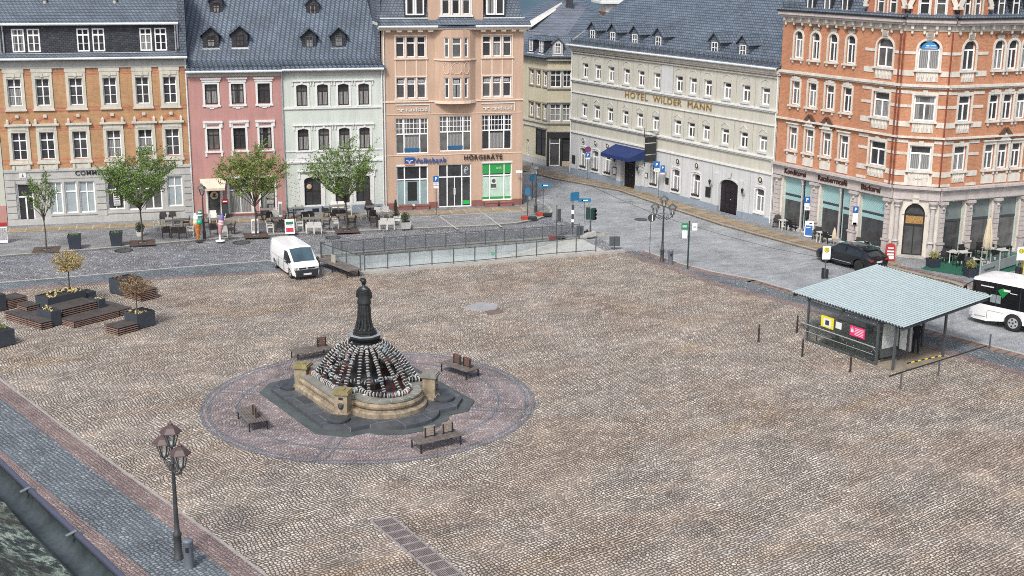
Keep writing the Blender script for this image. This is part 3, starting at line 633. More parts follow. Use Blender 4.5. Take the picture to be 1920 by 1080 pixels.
for (u0,u1,z0,z1) in gh:
    u=(u0+u1)/2; x=(u1-u0)/2; s=MB(); s.box(u0-.3,u0,-.06,.02,z0-.2,z1+.05); s.box(u1,u1+.3,-.06,.02,z0-.2,z1+.05); archfill(s,u0,u1,z1-.25,z1,-.05,.2,0,z1+.2); s.box(u0-.3,u1+.3,-.05,0,z0-.22,z0-.02); s.box(u0-.5,u1+.5,-.16,0,z1+.42,z1+.54); s.box(u0-.3,u0,-.05,0,z1+.05,z1+.2); s.box(u1,u1+.3,-.05,0,z1+.05,z1+.2)
    for d in(u0-.4,u1+.28): s.box(d,d+.12,-.1,0,z1-.1,z1+.42)
    w_=window(b3,u,z0,2*x,z1-z0,'X' if u0<2 else 'T','brown',curtain=-1,name='shop_window'); s.build('surround',MT['white'],w_).location=(-u,-.14,-z0)
s=MB(); s.sph((1.78,.06,2.15),.2,10,6,0,(1,.2,1)); s.build('window_sticker',mat('sticker',(.6,.42,.30),.6,.5,20,.3,30),b3)
s=MB(); 
for i in range(26): s.sph((.35+.9*(i%5)/4+.1*math.sin(i*7),-.01,1.2+1.3*(i//5)/4+.08*math.cos(i*5)),.045,6,4,0,(1,.3,1))
s.build('bullet_scars',mat('scar_grey',(.35,.38,.34)),b3)
box_part('string_course','white',b3,(0,W,-.1,0,8.08,8.2),(0,W,-.06,0,4.86,4.93),(0,W,-.1,0,4.0,4.12),(0,W,-.05,0,4.12,4.3))
box_part('apron','white',b3,*[(u-.5,u+.5,-.03,0,4.36,4.8) for u in up])
box_part('plinth','plinth',b3,(0,W,-.08,0,0,.62)); 
for u in (2.2,2.9,6.2,6.95): box_part('cellar_window','black',b3,(u-.25,u+.25,-.1,-.05,.2,.48))
box_part('cornice','sandg',b3,(0,W,-.05,0,10.55,10.85),(0,W,-.3,0,10.85,10.97))
r=MB(); slope(r,0,W+.3,-.4,11.05,.6,11.8,u3=W+.1); slope(r,0,W+.1,.6,11.8,6.6,19.8,u3=W-1.0); r.box(0,W,.7,9,11,11.65); r.build('roof',MT['slated'],b3)
for u,y,z in ((2.25,1.2,12.45),(4.45,1.2,12.5)): dormer(b3,u,y,z,1.05,1.1,1.2,'X',fm='steel',ww=.54,wh=.8,ov=.22)
dormer(b3,2.75,3.0,14.75,.95,1.05,1.3,'X',fm='brown',ww=.5,wh=.72)
gutter(b3,0,W+.1,11.03,-.45); snow(b3,0,W,11.4,-.1); downpipe(b3,W-.02,.2,11.0,'zinc')
# ---------------------------------------------------------------- peach bank building
b4=empty('peach_office_building','tall peach office building with central bow and mansard slate roof','building',(-9.95,99.43,0),R(13.5)); W=11.0
tri=[(1.05,3.35),(7.76,10.06)]
def three(u0,u1): 
    w=(u1-u0-.26)/3; return [(u0+i*(w+.13),u0+i*(w+.13)+w) for i in range(3)]
holes=[]
for u0,u1 in tri:
    for a,b in three(u0,u1): holes+=[(a,b,11.8,13.38),(a,b,8.7,10.3)]
big=[(.95,3.48,4.45,7.2),(4.36,6.88,4.55,7.3),(7.7,10.12,4.6,7.33)]; gr=[(.95,3.45,.35,3.5),(4.22,6.88,.12,3.55),(7.75,10.15,.55,3.55)]
mb=MB(); wall(mb,0,4.05,0,13.9,[h for h in holes if h[1]<4]+[big[0],gr[0]],dep=.22); wall(mb,7.2,W,0,13.9,[h for h in holes if h[0]>7]+[big[2],gr[2]],dep=.22); wall(mb,4.05,7.2,0,8.45,[big[1],gr[1]],dep=.22); wall(mb,4.05,7.2,8.45,13.9)
mb.box(0,W,.4,9,0,13.9); mb.quad((0,9,0),(0,0,0),(0,0,13.9),(0,9,13.9)); mb.quad((W,0,0),(W,9,0),(W,9,13.9),(W,0,13.9)); mb.build('wall',MT['w_peach'],b4)
# bow: five facets
bp=[(4.05,0),(4.55,-.42),(5.15,-.62),(6.1,-.62),(6.7,-.42),(7.2,0)]
bw=MB()
for (a,ya),(b,yb) in zip(bp,bp[1:]):
    L=math.hypot(b-a,yb-ya); e=Vector((b-a,yb-ya,0))/L; t_=MB(); 
    hh=[(L/2-.36,L/2+.36,8.72,10.3),(L/2-.36,L/2+.36,11.8,13.3)] if L>.9 else ([(L/2-.18,L/2+.18,8.72,10.3),(L/2-.18,L/2+.18,11.8,13.3)] if abs(a-4.55)<.01 or abs(b-6.7)<.01 else [])
    wall(t_,0,L,8.4,13.9,hh,dep=.16); n=Vector((-e.y,e.x,0))
    bw.add([Vector((a,ya,0))+e*p[0]+n*p[1]+Vector((0,0,p[2])) for p in t_.v],t_.f)
    for h in hh:
        c=Vector((a,ya,0))+e*(h[0]+h[1])/2+n*.08; w_=window(b4,c.x,h[2],h[1]-h[0],h[3]-h[2],'O',y=c.y); w_.rotation_euler=(0,0,math.atan2(e.y,e.x))
bw.sheet(bp,8.4); bw.build('bow',MT['w_peach'],b4)
bo=[(3.95,0),(4.5,-.5),(5.12,-.74),(6.13,-.74),(6.75,-.5),(7.3,0)]
for za,zb in((8.3,8.5),(11.58,11.68)): MB().prism(bo,za,zb).build('bow_cornice',MT['peachl'],b4)
q=MB()
for (a,ya),(b,yb) in list(zip(bp,bp[1:]))[1:4]:
    cx=(a+b)/2;cy=(ya+yb)/2; e=Vector((b-a,yb-ya,0)).normalized(); r_=.42 if b-a>.9 else .22; n=Vector((e.y,-e.x,0))*.02
    pts=[Vector((cx,cy,10.98))+e*r_*math.cos(2*PI*k/20)+n+Vector((0,0,.42*math.sin(2*PI*k/20))) for k in range(21)]; q.tube(pts,.022,5)
    for sx2 in(-1,1):
        for sz2 in(-1,1):
            c_=Vector((cx,cy,10.98))+n+e*r_*sx2+Vector((0,0,.45*sz2)); q.add([c_,c_-e*r_*.45*sx2,c_-Vector((0,0,.2*sz2))],[(0,1,2),(0,2,1)])
q.build('bow_ornament',MT['peachl'],b4)
for u0,u1 in tri:
    s=MB()
    for z0,z1 in((11.8,13.38),(8.7,10.3)):
        s.box(u0-.1,u0,-.04,.02,z0-.05,z1+.05); s.box(u1,u1+.1,-.04,.02,z0-.05,z1+.05); s.box(u0-.1,u1+.1,-.05,.02,z1+.02,z1+.12); s.box(u0-.15,u1+.15,-.1,.02,z0-.14,z0-.04)
        for a,b in three(u0,u1)[:2]: s.box(b+.01,b+.12,-.03,.1,z0,z1)
    for k in range(4): x=u0-.06+k*(u1-u0+.12)/3; s.box(x-.04,x+.04,-.03,0,10.42,11.62)
    s.build('window_frame_trim',MT['peachl'],b4)
    for a,b in three(u0,u1):
        window(b4,(a+b)/2,11.8,b-a,1.58,'O',fw=.08); window(b4,(a+b)/2,8.7,b-a,1.6,'O',fw=.08)
q=MB()
for u in (1.43,2.2,2.98,5.6,8.15,8.9,9.68):
    y=-.56 if 4<u<7 else .12; q.box(u-.22,u+.22,y,y+.012,9.88,10.12)
q.build('window_banner',mat('banner',(.45,.45,.47),.5,.9,16,.6,30),b4)
for k,(u0,u1,z0,z1) in enumerate(big):
    w_=window(b4,(u0+u1)/2,z0,u1-u0,z1-z0,'grid',y=.1,curtain=-1)
    c=MB(); c.box(-.6,.6,.03,.04,.12,1.3); inst('blind',c.data('blind',MT['curtain']),w_)
    if k<2: c=MB(); c.box(-.6,.6,.0,.02,.14,.42); c.build('window_sign',mat('sign_blue',(.02,.11,.25),.4),w_)
styles=['shop3','entrance','shop3']
for k,(u0,u1,z0,z1) in enumerate(gr):
    w_=window(b4,(u0+u1)/2,z0,u1-u0,z1-z0,styles[k],y=.1,curtain=-1,fw=.09,name='entrance' if k==1 else 'shop_window')
    if k!=1:
        c=MB(); h=z1-z0; 
        for a,b in ((-1.15,-.64),(-.55,.55),(.64,1.15)): c.box(a,b,.03,.04,.1,h*.62)
        c.build('frosted_panel',MT['tealp'] if k==0 else mat('frosted_mint',(.45,.62,.52),.3),w_)
        if k==0: c=MB(); c.box(-.36,.36,.0,.02,.4,h*.6,0); c.build('screen',MT['black'],w_); c=MB(); c.box(-1.25,1.25,-.12,.0,h-.02,h+.12); c.build('shutter_box',MT['white'],w_)
        else:
            gm=mat('sign_green',(.03,.30,.07),.4,.05)
            for a,b in ((-1.15,-.64),(-.55,.55),(.64,1.15)): MB().box(a,b,.0,.02,h*.71,h*.97).build('green_sign',gm,w_); MB().box(a,b,.0,.02,.1,.28).build('green_sign',gm,w_)
            c=MB(); c.box(-1.25,1.25,-.12,.0,h-.02,h+.12); c.build('shutter_box',MT['white'],w_)
            c=MB(); c.box(-.5,.0,.0,.02,.9,1.85,0); c.box(-.48,-.05,-.01,.0,1.0,1.3,1); c.sph((-.25,-.01,1.55),.16,8,6,1,(1,.1,1)); c.build('poster',[mat('poster_pale',(.6,.65,.62),.5,.2,10),mat('poster_dark',(.07,.09,.08))],w_)
            text('optik',.22,w_,(.15,-.02,h*.86),'white',ext=.005); text('A K U S T I K',.14,w_,(.9,-.0,1.1),'white',ext=.004,rz=0).rotation_euler=(PI/2,PI/2,0); text('H Ö R T E S T',.14,w_,(-.9,-.0,1.1),'white',ext=.004).rotation_euler=(PI/2,PI/2,0)
    else:
        c=MB(); c.box(.66,1.2,.0,.02,2.45,3.3,0); c.build('ear_panel',MT['steel'],w_)
        c=MB(); c.tube([(.93+.17*math.cos(a)*(.8+.2*math.sin(a*2)),-.01,2.9+.26*math.sin(a)) for a in [k2*.35 for k2 in range(15)]],.022,5); c.tube([(.93+.07*math.cos(a),-.01,2.86+.12*math.sin(a)) for a in [k2*.5 for k2 in range(9)]],.018,5); c.build('ear_mark',MT['white'],w_)
        c=MB(); c.box(.66,1.2,.0,.02,.2,.5); c.build('green_sign',mat('sign_green2',(.03,.42,.08),.4),w_); c=MB(); c.box(-.08,-.05,-.06,-.03,1.0,1.5); c.box(.05,.08,-.06,-.03,1.0,1.5); c.build('handle',MT['white'],w_)
bl=mat('sign_blue2',(.015,.09,.32),.4)
q=MB(); q.box(1.6,2.35,-.14,-.04,3.62,4.18,0); q.box(1.6,2.35,-.15,-.14,3.62,3.70,2); q.build('bank_logo',[bl,MT['white'],mat('sign_orange',(.8,.25,.1))],b4)
q=MB(); q.bar((1.72,-.16,3.95),(1.9,-.16,3.92),.02,.06); q.bar((1.9,-.16,3.95),(1.97,-.16,3.72),.02,.06); q.bar((1.97,-.16,3.72),(2.05,-.16,3.95),.02,.06); q.bar((2.05,-.16,3.92),(2.23,-.16,3.95),.02,.06); q.build('logo_mark',MT['white'],b4)
text('Volksbank',.56,b4,(3.62,-.1,3.9),bl,sx=1.02,ext=.03,bold=.005,spc=1.06)
text('HÖRGERÄTE',.50,b4,(7.8,-.1,4.02),'black',sx=1.0,ext=.03,bold=.006,spc=1.1)
for u in(2.3,9.0):
    q=MB(); q.box(u-1.35,u+1.35,-.06,-.02,8.2,8.26); q.box(u+1.3,u+1.35,-.06,-.02,7.6,8.2); q.box(u-1.2,u-1.02,-.05,-.02,7.86,7.92);q.box(u-1.02,u-.96,-.05,-.02,7.7,7.92); q.box(u-.92,u-.86,-.05,-.02,7.7,7.92); q.box(u-.86,u-.68,-.05,-.02,7.86,7.92); q.build('sign_frame',MT['white'],b4)
    text('randstad',.44,b4,(u+.3,-.04,7.85),'white',sx=1.1,ext=.02)
box_part('string_course','peachl',b4,(0,4.0,-.08,0,8.42,8.52),(7.25,W,-.08,0,8.42,8.52),(0,W,-.04,0,7.46,7.5),(0,W,-.04,0,4.3,4.35))
box_part('plinth','granred',b4,(0,.9,-.06,0,0,.62),(.9,3.5,-.06,.05,0,.33),(3.5,4.2,-.06,0,0,.62),(6.9,W,-.06,.05,0,.54),(6.9,7.72,-.05,0,.54,.62),(10.2,W,-.05,0,.54,.62))
for u in(1.6,2.9,8.4,9.6):
    q=MB(); q.box(u-.5,u+.5,-.5,-.1,.12,.45); q.box(u-.54,u+.54,-.54,-.06,.42,.5); q.build('window_box',MT['granred'],b4)
ev=[(-.3,0),(4.0,0),(4.5,0),(W+.45,0)]
box_part('cornice','white',b4,(-.3,W+.45,-.55,0,13.95,14.12))
for u in (.25,1.1,1.9,2.7,3.5,7.55,8.35,9.15,9.95,10.55): box_part('cornice_block','peachl',b4,(u,u+.36,-.42,0,13.72,13.86))
box_part('cornice_soffit','peachl',b4,(-.2,W+.3,-.45,0,13.86,13.95))
r=MB(); slope(r,-.3,W+.45,-.6,14.14,.15,14.72); slope(r,-.1,W-.1,.15,14.7,1.75,19.5,u3=W-1.0,u2=.3); slope(r,-.3,-.1,-.6,14.14,.15,14.72)
r.quad((W-.1,.15,14.7),(W-.1,9,14.7),(W-1.0,9,19.5),(W-1,1.75,19.5)); r.box(-.32,-.1,.2,9,10.5,19.6); r.build('roof',MT['slate'],b4)
box_part('flashing','zinc',b4,(-.1,3.6,.1,.17,14.68,14.76),(7.8,W+.1,.1,.17,14.68,14.76),(-.36,-.3,.0,6,14.2,14.4))
# gabled centre rising through the roof
gb=MB(); wall(gb,3.55,7.8,14.2,19.5,[(4.62,5.22,14.98,16.6),(5.4,6.0,14.98,16.6),(6.2,6.8,14.98,16.6)],y=.0,dep=.2); gb.box(3.55,7.8,.3,3.5,14.2,19.5); gb.build('gable',MT['w_peach'],b4)
q=MB(); 
for u in(4.62,5.4,6.2): q.box(u-.12,u-.01,-.05,.02,14.9,17)
q.box(6.81,6.92,-.05,.02,14.9,17); q.box(4.4,7.0,-.12,0,14.8,14.95); q.build('window_frame_trim',MT['white'],b4)
for u in(4.92,5.7,6.5): window(b4,u,14.98,.6,1.62,'O',y=.08,fw=.08)
r=MB(); r.add([(4.3,0,14.78),(7.05,0,14.78),(7.4,-.55,14.2),(3.95,-.55,14.2),(5.0,-.7,14.25),(6.4,-.7,14.25)],[(0,3,4,5,2,1)]); r.build('bow_roof',MT['slate'],b4)
for u in(2.55,8.75):
    D=MB(); D.box(u-.78,u+.78,.1,2.5,14.78,17.3,0); D.build('dormer',MT['slatew'],b4); window(b4,u-.36,14.95,.68,1.75,'O',y=.02,fw=.1); window(b4,u+.36,14.95,.68,1.75,'O',y=.02,fw=.1)
gutter(b4,-.3,4.2,14.12,-.6); gutter(b4,7.1,W+.45,14.12,-.6); downpipe(b4,.12,.2,13.9)
# ---------------------------------------------------------------- neighbour at the left edge
b0=empty('neighbour_house','sliver of a pale green house at the left edge beside the ochre bank','building',(*A_,0),R(14.8))
mb=MB(); wall(mb,-7,-.04,0,11.6,[(-1.9,-.9,5,6.8),(-1.9,-.9,8.6,10.5)],dep=.2); mb.box(-7,-.04,.3,9,0,11.6); mb.build('wall',mat('render_palegreen',(.48,.50,.44),.9,.05),b0)
for z in (5,8.6): window(b0,-1.4,z,1.0,1.85,'T6')
box_part('cornice','sandg',b0,(-7,-.1,-.35,0,11.6,11.9)); r=MB(); slope(r,-7,-.1,-.5,11.95,6,18.5); r.build('roof',MT['slate'],b0)
box_part('plinth','w_pink',b0,(-7,-.04,-.05,0,0,1.6))
# ---------------------------------------------------------------- yellow corner house up the street
YC=(3.18,121.0); b5=empty('yellow_corner_house','cream yellow corner house at the end of the street with a bay and slate mansard','building',(*YC,0),R(-58.2)); 
b5b=empty('corner_front','',None,(0,0,0),R(58.2+3)) if 0 else None
holes=[(-3.1,-2.45,4.55,5.85),(-1.95,-1.3,4.5,5.85),(-.75,-.15,4.45,5.85),(-3.1,-2.45,7.5,8.9),(-1.95,-1.3,7.5,8.9),(-.75,-.15,7.5,8.9),(-2.05,-.25,.95,3.45),(-3.6,-3.2,.7,2.2),(-5.2,-4.6,4.5,5.85),(-5.2,-4.6,7.5,8.9)]
mb=MB(); wall(mb,-16,0,0,10.1,holes,dep=.2); mb.box(-16,-.0,.35,8,0,10.1); mb.build('wall',MT['w_yel'],b5)
for h in holes[:6]+holes[8:]:
    s=MB(); s.box(h[0]-.14,h[1]+.14,-.1,0,h[2]-.12,h[2]-.02); s.box(h[0]-.14,h[1]+.14,-.12,0,h[3]+.04,h[3]+.16); s.box(h[0]-.12,h[0],-.03,0,h[2],h[3]); s.box(h[1],h[1]+.12,-.03,0,h[2],h[3])
    w_=window(b5,(h[0]+h[1])/2,h[2],h[1]-h[0],h[3]-h[2],'T',y=.08); s.build('surround',mat('trim_brown',(.30,.26,.19),.8) if 'trb' not in MT else MT['trb'],w_).location=(-(h[0]+h[1])/2,-.08,-h[2])
window(b5,-1.15,.95,1.8,2.5,'shop2','black',y=.06,curtain=-1,name='shop_window'); window(b5,-3.4,.7,.4,1.5,'O',curtain=-1)
box_part('string_course','sandg',b5,(-16,0,-.14,0,4.05,4.2),(-16,0,-.12,0,3.6,3.68)); box_part('plinth','sandg',b5,(-16,0,-.08,0,0,.7)); box_part('cornice','sandg',b5,(-16,0.1,-.3,0,9.9,10.15))
# front to the square: built in the same local frame through a rotation
fa=R(58.2+3); fe=Vector((math.cos(fa),math.sin(fa),0)); fn=Vector((-fe.y,fe.x,0))
def T5(mb,off=Vector((0,0,0))): mb.v=[tuple(off+fe*p[0]+fn*p[1]+Vector((0,0,p[2]))) for p in mb.v]; return mb
H5=[(.22,1.2,4.35,5.9),(1.38,2.1,4.35,5.9),(.22,1.2,7.48,8.99),(1.38,2.1,7.48,8.99),(.2,1.2,.12,3.2),(1.4,2.15,.56,3.2)]
mb=MB(); wall(mb,0,9,0,10.1,H5,dep=.2); mb.box(0,9,.4,7,0,10.1); T5(mb).build('front_wall',MT['w_yel'],b5)
for h in H5:
    if h[2]<1: continue
    w_=window(b5,0,h[2],h[1]-h[0],h[3]-h[2],'T6b',y=0,fw=.06); w_.location=fe*((h[0]+h[1])/2)+fn*.08+Vector((0,0,h[2])); w_.rotation_euler=(0,0,fa)
w_=window(b5,0,.12,1.0,3.1,'O','wframe',curtain=-1,name='door',fw=.08); w_.location=fe*.7+fn*.04+Vector((0,0,.12)); w_.rotation_euler=(0,0,fa)
w_=window(b5,0,.56,.75,2.6,'O','black',curtain=-1,name='shop_window'); w_.location=fe*1.78+fn*.08+Vector((0,0,.56)); w_.rotation_euler=(0,0,fa)
q=MB(); q.box(-.05,.2,-.06,0,0,3.3); q.box(1.2,1.4,-.06,0,0,3.3); q.box(2.1,2.4,-.06,0,0,3.3); q.box(0,9,-.05,0,2.75,3.3); T5(q).build('shop_frame',mat('dark_timber',(.03,.032,.036),.5),b5)
q=MB()
for z0,z1,y in ((4.05,4.2,-.14),(3.3,3.38,-.12),(6.0,6.12,-.14),(7.28,7.4,-.14),(9.0,9.1,-.14),(9.9,10.15,-.3)): q.box(-.1,9,y,0,z0,z1)
for u in (.05,1.22,2.14): 
    for z0,z1 in((4.2,6.0),(7.4,9.0)): q.box(u,u+.12,-.06,0,z0,z1)
T5(q).build('front_trim',mat('stone_greyblue',(.33,.34,.33),.85),b5)
q=MB(); q.add([(.2,-.12,9.1)]+[( .7-.5*math.cos(PI*k/8),-.12,9.1+.3*math.sin(PI*k/8)) for k in range(9)]+[(1.2,-.12,9.1)],[tuple(range(11))]); T5(q).build('arch_pediment',MT['w_yel'],b5)
q=MB(); q.box(-4.4,-3.6,-1.0,-.9,2.6,3.3,0); q.bar((-4,-.9,3.5),(-4,0,3.6),.05); q.build('hanging_sign',[MT['wframe']],b5)
# roof: steep lower slope with dormers, big grey upper plane
r=MB()
r.add([(-16,-.4,10.15),(.15,-.4,10.15),(-.35,.9,11.3),(-16,.9,11.3)],[(0,1,2,3)],0)
r.add([(-16,.9,11.3),(-.35,.9,11.3),(-.9,2.0,12.1),(-16,2.0,12.1)],[(0,1,2,3)],1)
p0=Vector((.15,-.4,10.15)); p1=Vector((-.35,.9,11.3)); p2=Vector((-.9,2.0,12.1))
q0=p0+fe*9; q1=p1+fe*9; q2=p2+fe*9
r.add([p0,q0,q1,p1],[(0,1,2,3)],0); r.add([p1,q1,q2,p2],[(0,1,2,3)],0)
r.build('roof',[MT['slate'],MT['slateg']],b5)
q=MB(); q.tube([(-16,-.45,10.1),(.15,-.45,10.1)],.08,6); q.tube([p0,q0],.08,6); q.build('gutter',MT['black'],b5)
for u in (-2.9,-1.1): dormer(b5,u,-.05,10.45,.95,1.25,1.6,'cross6',roofm='slate',peak=.35,ww=.6,wh=1.1,hip=True)
D=dormer(b5,0,0,0,.95,1.15,1.6,'cross6',roofm='slate',wallm='sandg',peak=.4,ww=.55,wh=1.0,curtain=0); D.location=fe*.85-fn*.05+Vector((0,0,10.4)); D.rotation_euler=(0,0,fa)
# tall house behind with pale verge
b6=empty('slate_roof_house','house with a big grey slate roof and white gable verge behind the yellow corner','building',(0,0,0))
def GY(x,y,Y): d=ray(x,y); t=Y/d.y; return Vector((d.x*t,Y,HC+d.z*t))
a,b,c,d=GY(983,45,128),GY(1056,5,134),GY(1101,14,134),GY(1062,68,126)
r=MB(); e1=GY(1056,2,134.2); r.add([GY(990,56,127.6),b,GY(1100,13,134),d,d-Vector((0,0,5)),a-Vector((0,0,5))],[(0,5,4,3),(0,3,2,1)],0)
r.add([GY(1100,13,134),GY(1137,36,131),GY(1075,73,124.9),d],[(0,3,2,1)],1); r.add([b,GY(1100,13,134),GY(1137,36,131),GY(1090,-6,142),GY(1060,-4,142)],[(0,1,2,3,4)],1)
r.build('roof',[MT['slateg'],MT['slate']],b6)
q=MB(); q.add([GY(983,45,127.5),GY(1053,4,134),GY(1057,9,133.9),GY(996,51,127.3)],[(0,1,2,3)]); q.add([GY(983,45,127.5),GY(1053,4,134),GY(1053,4,134)-Vector((0,0,6)),GY(983,45,127.5)-Vector((0,0,6))],[(0,1,2,3)]); q.build('verge',mat('verge_white',(.62,.62,.58),.7,.1),b6)
q=MB(); p=GY(1068,6,133.5); q.box(p.x-.35,p.x+.35,p.y-.3,p.y+.3,p.z-.4,p.z+2.2); q.box(p.x-.42,p.x+.42,p.y-.36,p.y+.36,p.z-.45,p.z-.2); q.build('chimney',MT['slatew'],b6)
b7=empty('distant_roof_house','dark gabled roof farthest back left of the white verge','building',(0,0,0))
r=MB(); r.add([GY(960,36,150),GY(1045,-8,155),GY(1075,-8,155),GY(1050,20,146),GY(975,50,145)],[(0,4,3,2,1)]); r.add([GY(960,36,150),GY(975,50,145),GY(975,70,145),GY(960,70,150)],[(0,1,2,3)]); r.build('roof',MT['slate'],b7)
b8=empty('turret_house','orange brick house corner with white cornice peeping over the hotel roof','building',(0,0,0))
p=GY(1124,20,140); q_=GY(1160,8,138)
q=MB(); q.obox((p.x+2.6,p.y+1,p.z-3),(4.6,4,6),R(8)); q.build('wall',MT['w_brick'],b8)
q=MB(); q.obox((p.x+2.6,p.y+1,p.z+.35),(4.7,4.1,.9),R(8)); q.obox((p.x+2.4,p.y+.8,p.z+.9),(5.6,5,.22),R(8)); q.build('cornice',MT['white'],b8)
q=MB(); q.obox((p.x+2.4,p.y+.8,p.z+1.15),(5.3,4.7,.3),R(8)); q.build('roof',MT['zinc'],b8)
# ---------------------------------------------------------------- hotel
b9=empty('hotel','long pale hotel with gold letters and six dormers in its slate roof','building',(5.2,117.7,0),R(-58.2)); W=26.7
u3=[2.09,3.99,5.96,8.17,10.19,12.33,15.2,16.93,18.75,21.0,23.15,25.28]
gw=[2.08,3.97,5.8,12.4,15.3,17.87,25.29]
holes=[(u-.46,u+.46,8.85,10.12) for u in u3]+[(u-.46,u+.46,5.4,6.6) for u in u3]
gh=[(u-.5,u+.5,.82,2.6) for u in gw]+[(8.2,10.3,.12,2.75),(20.75,23.0,.12,2.75)]
mb=MB(); wall(mb,0,W,3.95,11.4,holes,dep=.26); mb.box(0,W,.4,10,3.9,11.4); mb.add([(0,0,11.3),(0,14,11.3),(0,14,19.5),(0,0,12.1)],[(0,3,2,1)]); mb.build('wall',MT['w_hot'],b9)
mb=MB(); wall(mb,0,W,0,3.95,gh,y=-.01,dep=.25); mb.box(0,W,.4,10,0,3.9); mb.build('ground_floor',MT['w_hotw'],b9)
box_part('plinth','plinth',b9,(0,8.0,-.09,-.01,0,.58),(10.5,20.6,-.09,-.01,0,.56),(23.15,W,-.09,-.01,0,.54),(7.6,8.2,-.4,-.01,0,.56),(10.3,10.9,-.4,-.01,0,.56),(20.1,20.75,-.2,-.01,0,.56),(23.0,23.6,-.2,-.01,0,.56))
box_part('pier','w_hotw',b9,(7.65,8.2,-.36,-.01,.56,3.2),(10.3,10.85,-.36,-.01,.56,3.2),(20.15,20.75,-.16,-.01,.56,3.1),(23.0,23.55,-.16,-.01,.56,2.9))
box_part('string_course','white',b9,(0,W,-.22,0,5.0,5.12),(0,W,-.14,0,4.88,5.0),(0,W,-.12,0,3.82,3.95),(0,W,-.2,0,8.5,8.62),(0,W,-.12,0,8.38,8.5),(0,W,-.1,0,7.42,7.5))
box_part('cornice','stone',b9,(0,W,-.12,0,10.9,11.0),(-.1,W+.1,-.3,0,11.25,11.5),(-.1,W+.1,-.18,0,11.1,11.25))
box_part('blank_panel','w_hotw',b9,(12.95,14.45,-.03,0,8.65,10.85))
us=[1.1,3.0,4.95,7.05,9.15,11.2,12.9,14.5,16.05,17.8,19.8,22.1,24.2]; MT['seam']=mat('seam_grey',(.33,.34,.31))
for u in us:
    for z0,z1 in((8.65,10.88),(5.14,7.4),(.6,3.8)):
        if z0<1 and (7<u<11 or 20<u<24): continue
        box_part('wall_seam','seam',b9,(u-.018,u+.018,-.022,0,z0,z1))
for k,u in enumerate(u3):
    s=MB(); s.box(u-.5,u+.5,-.1,.05,8.72,8.84); p=arcpts(u-.5,u+.5,10.35,10.68,8)
    for a,b in zip(p,p[1:]): s.bar((a[0],-.02,a[1]),(b[0],-.02,b[1]),.035)
    s.box(u-.56,u-.46,-.025,0,8.85,10.2)
    w_=window(b9,u,8.85,.92,1.27,'T',y=.17,fw=.1,curtain=rw.choice([3,-1,3])); s.build('surround',MT['w_hotw'],w_).location=(-u,-.17,-8.85)
    s=MB(); s.box(u-.5,u+.5,-.1,.05,5.27,5.39); s.bar((u-.42,-.02,6.8),(u,-.02,7.08),.035); s.bar((u,-.02,7.08),(u+.42,-.02,6.8),.035); s.box(u-.56,u-.46,-.025,0,5.4,6.65)
    w_=window(b9,u,5.4,.92,1.2,'T',y=.17,fw=.1,curtain=rw.choice([3,-1,3])); s.build('surround',MT['w_hotw'],w_).location=(-u,-.17,-5.4)
for u in gw:
    s=MB(); s.box(u-.62,u-.5,-.05,0,.7,2.7); s.box(u+.5,u+.62,-.05,0,.7,2.7); archring(s,u-.5,u+.5,2.6,2.74,.12,-.05,0,0,8); archfill(s,u-.5,u+.5,2.45,2.6,-.02,.2); 
    s.box(u-.6,u+.6,-.12,.05,.68,.8)
    w_=window(b9,u,.82,1.0,1.78,'T',y=.15,fw=.09,curtain=rw.choice([0,3])); s.build('surround',MT['white'],w_).location=(-u,-.15,-.82)
    if u<25: 
        s=MB()
        for i in range(14): s.sph((-.42+i*.065,-.2,.1+.04*math.sin(i*5)),.075,6,4,0,(1,.9,1.1))
        s.build('window_box',mat('box_plants',(.03,.028,.028),.9,.5,20),w_)
for u in (2.08,3.97,5.8,15.5,17.9,25.3):
    q=MB(); q.cyl((u,-.05,3.25),.24,.05,16,0,'y'); q.build('medallion',MT['iron'],b9); q=MB(); q.tube([(u+.26*math.cos(a),-.05,3.25+.26*math.sin(a)) for a in [k2*PI/8 for k2 in range(17)]],.035,5); q.sph((u,-.07,3.27),.13,8,6,0,(.7,.4,1)); q.build('medallion_relief',MT['sand'],b9)
def archdoor(par,u0,u1,z1,y=.12,m='brown'):
    u=(u0+u1)/2; d=MB(); d.box(u0,u1,y,y+.06,.12,z1); 
    n=4
    for i in range(n):
        x0=u0+.08+(u1-u0-.1)*i/n; x1=x0+(u1-u0-.1)/n-.06
        for z0,zz in((.3,.95),(1.02,1.65),(1.72,z1-.45)): d.box(x0,x1,y-.025,y,z0,zz)
    d.box(u-.015,u+.015,y-.035,y,.12,z1)
    D=d.build('door',MT[m],par); h=MB(); h.sph((u+.1,y-.05,1.2),.04); h.build('handle',MT['alu'],D); return D
MT['dwood']=mat('door_dark',(.014,.011,.016),.5,.2)
archdoor(b9,8.2,10.3,2.75,m='dwood'); archdoor(b9,20.75,23.0,2.75,m='dwood')
q=MB(); archfill(q,8.2,10.3,2.15,2.75,-.015,.2,0,2.76); q.build('door_arch',MT['w_hotw'],b9)
q=MB(); archfill(q,20.75,23.0,2.2,2.75,-.015,.2,0,2.76); archring(q,20.75,23.0,2.2,2.75,.14,-.06,0,0,12); q.add([(21.7,-.12,2.9),(22.05,-.12,2.9),(22.15,-.12,3.4),(21.6,-.12,3.4)],[(0,1,2,3)]); q.build('door_arch',MT['w_hotw'],b9)
nv=mat('canopy_navy',(.012,.03,.12),.75,.1)
q=MB(); v=[(6.95,-.02,3.6),(11.2,-.02,3.6),(11.0,-1.7,3.0),(7.1,-1.7,3.0),(11.0,-1.7,2.72),(7.1,-1.7,2.72),(11.2,-.02,2.8),(6.95,-.02,2.8)]
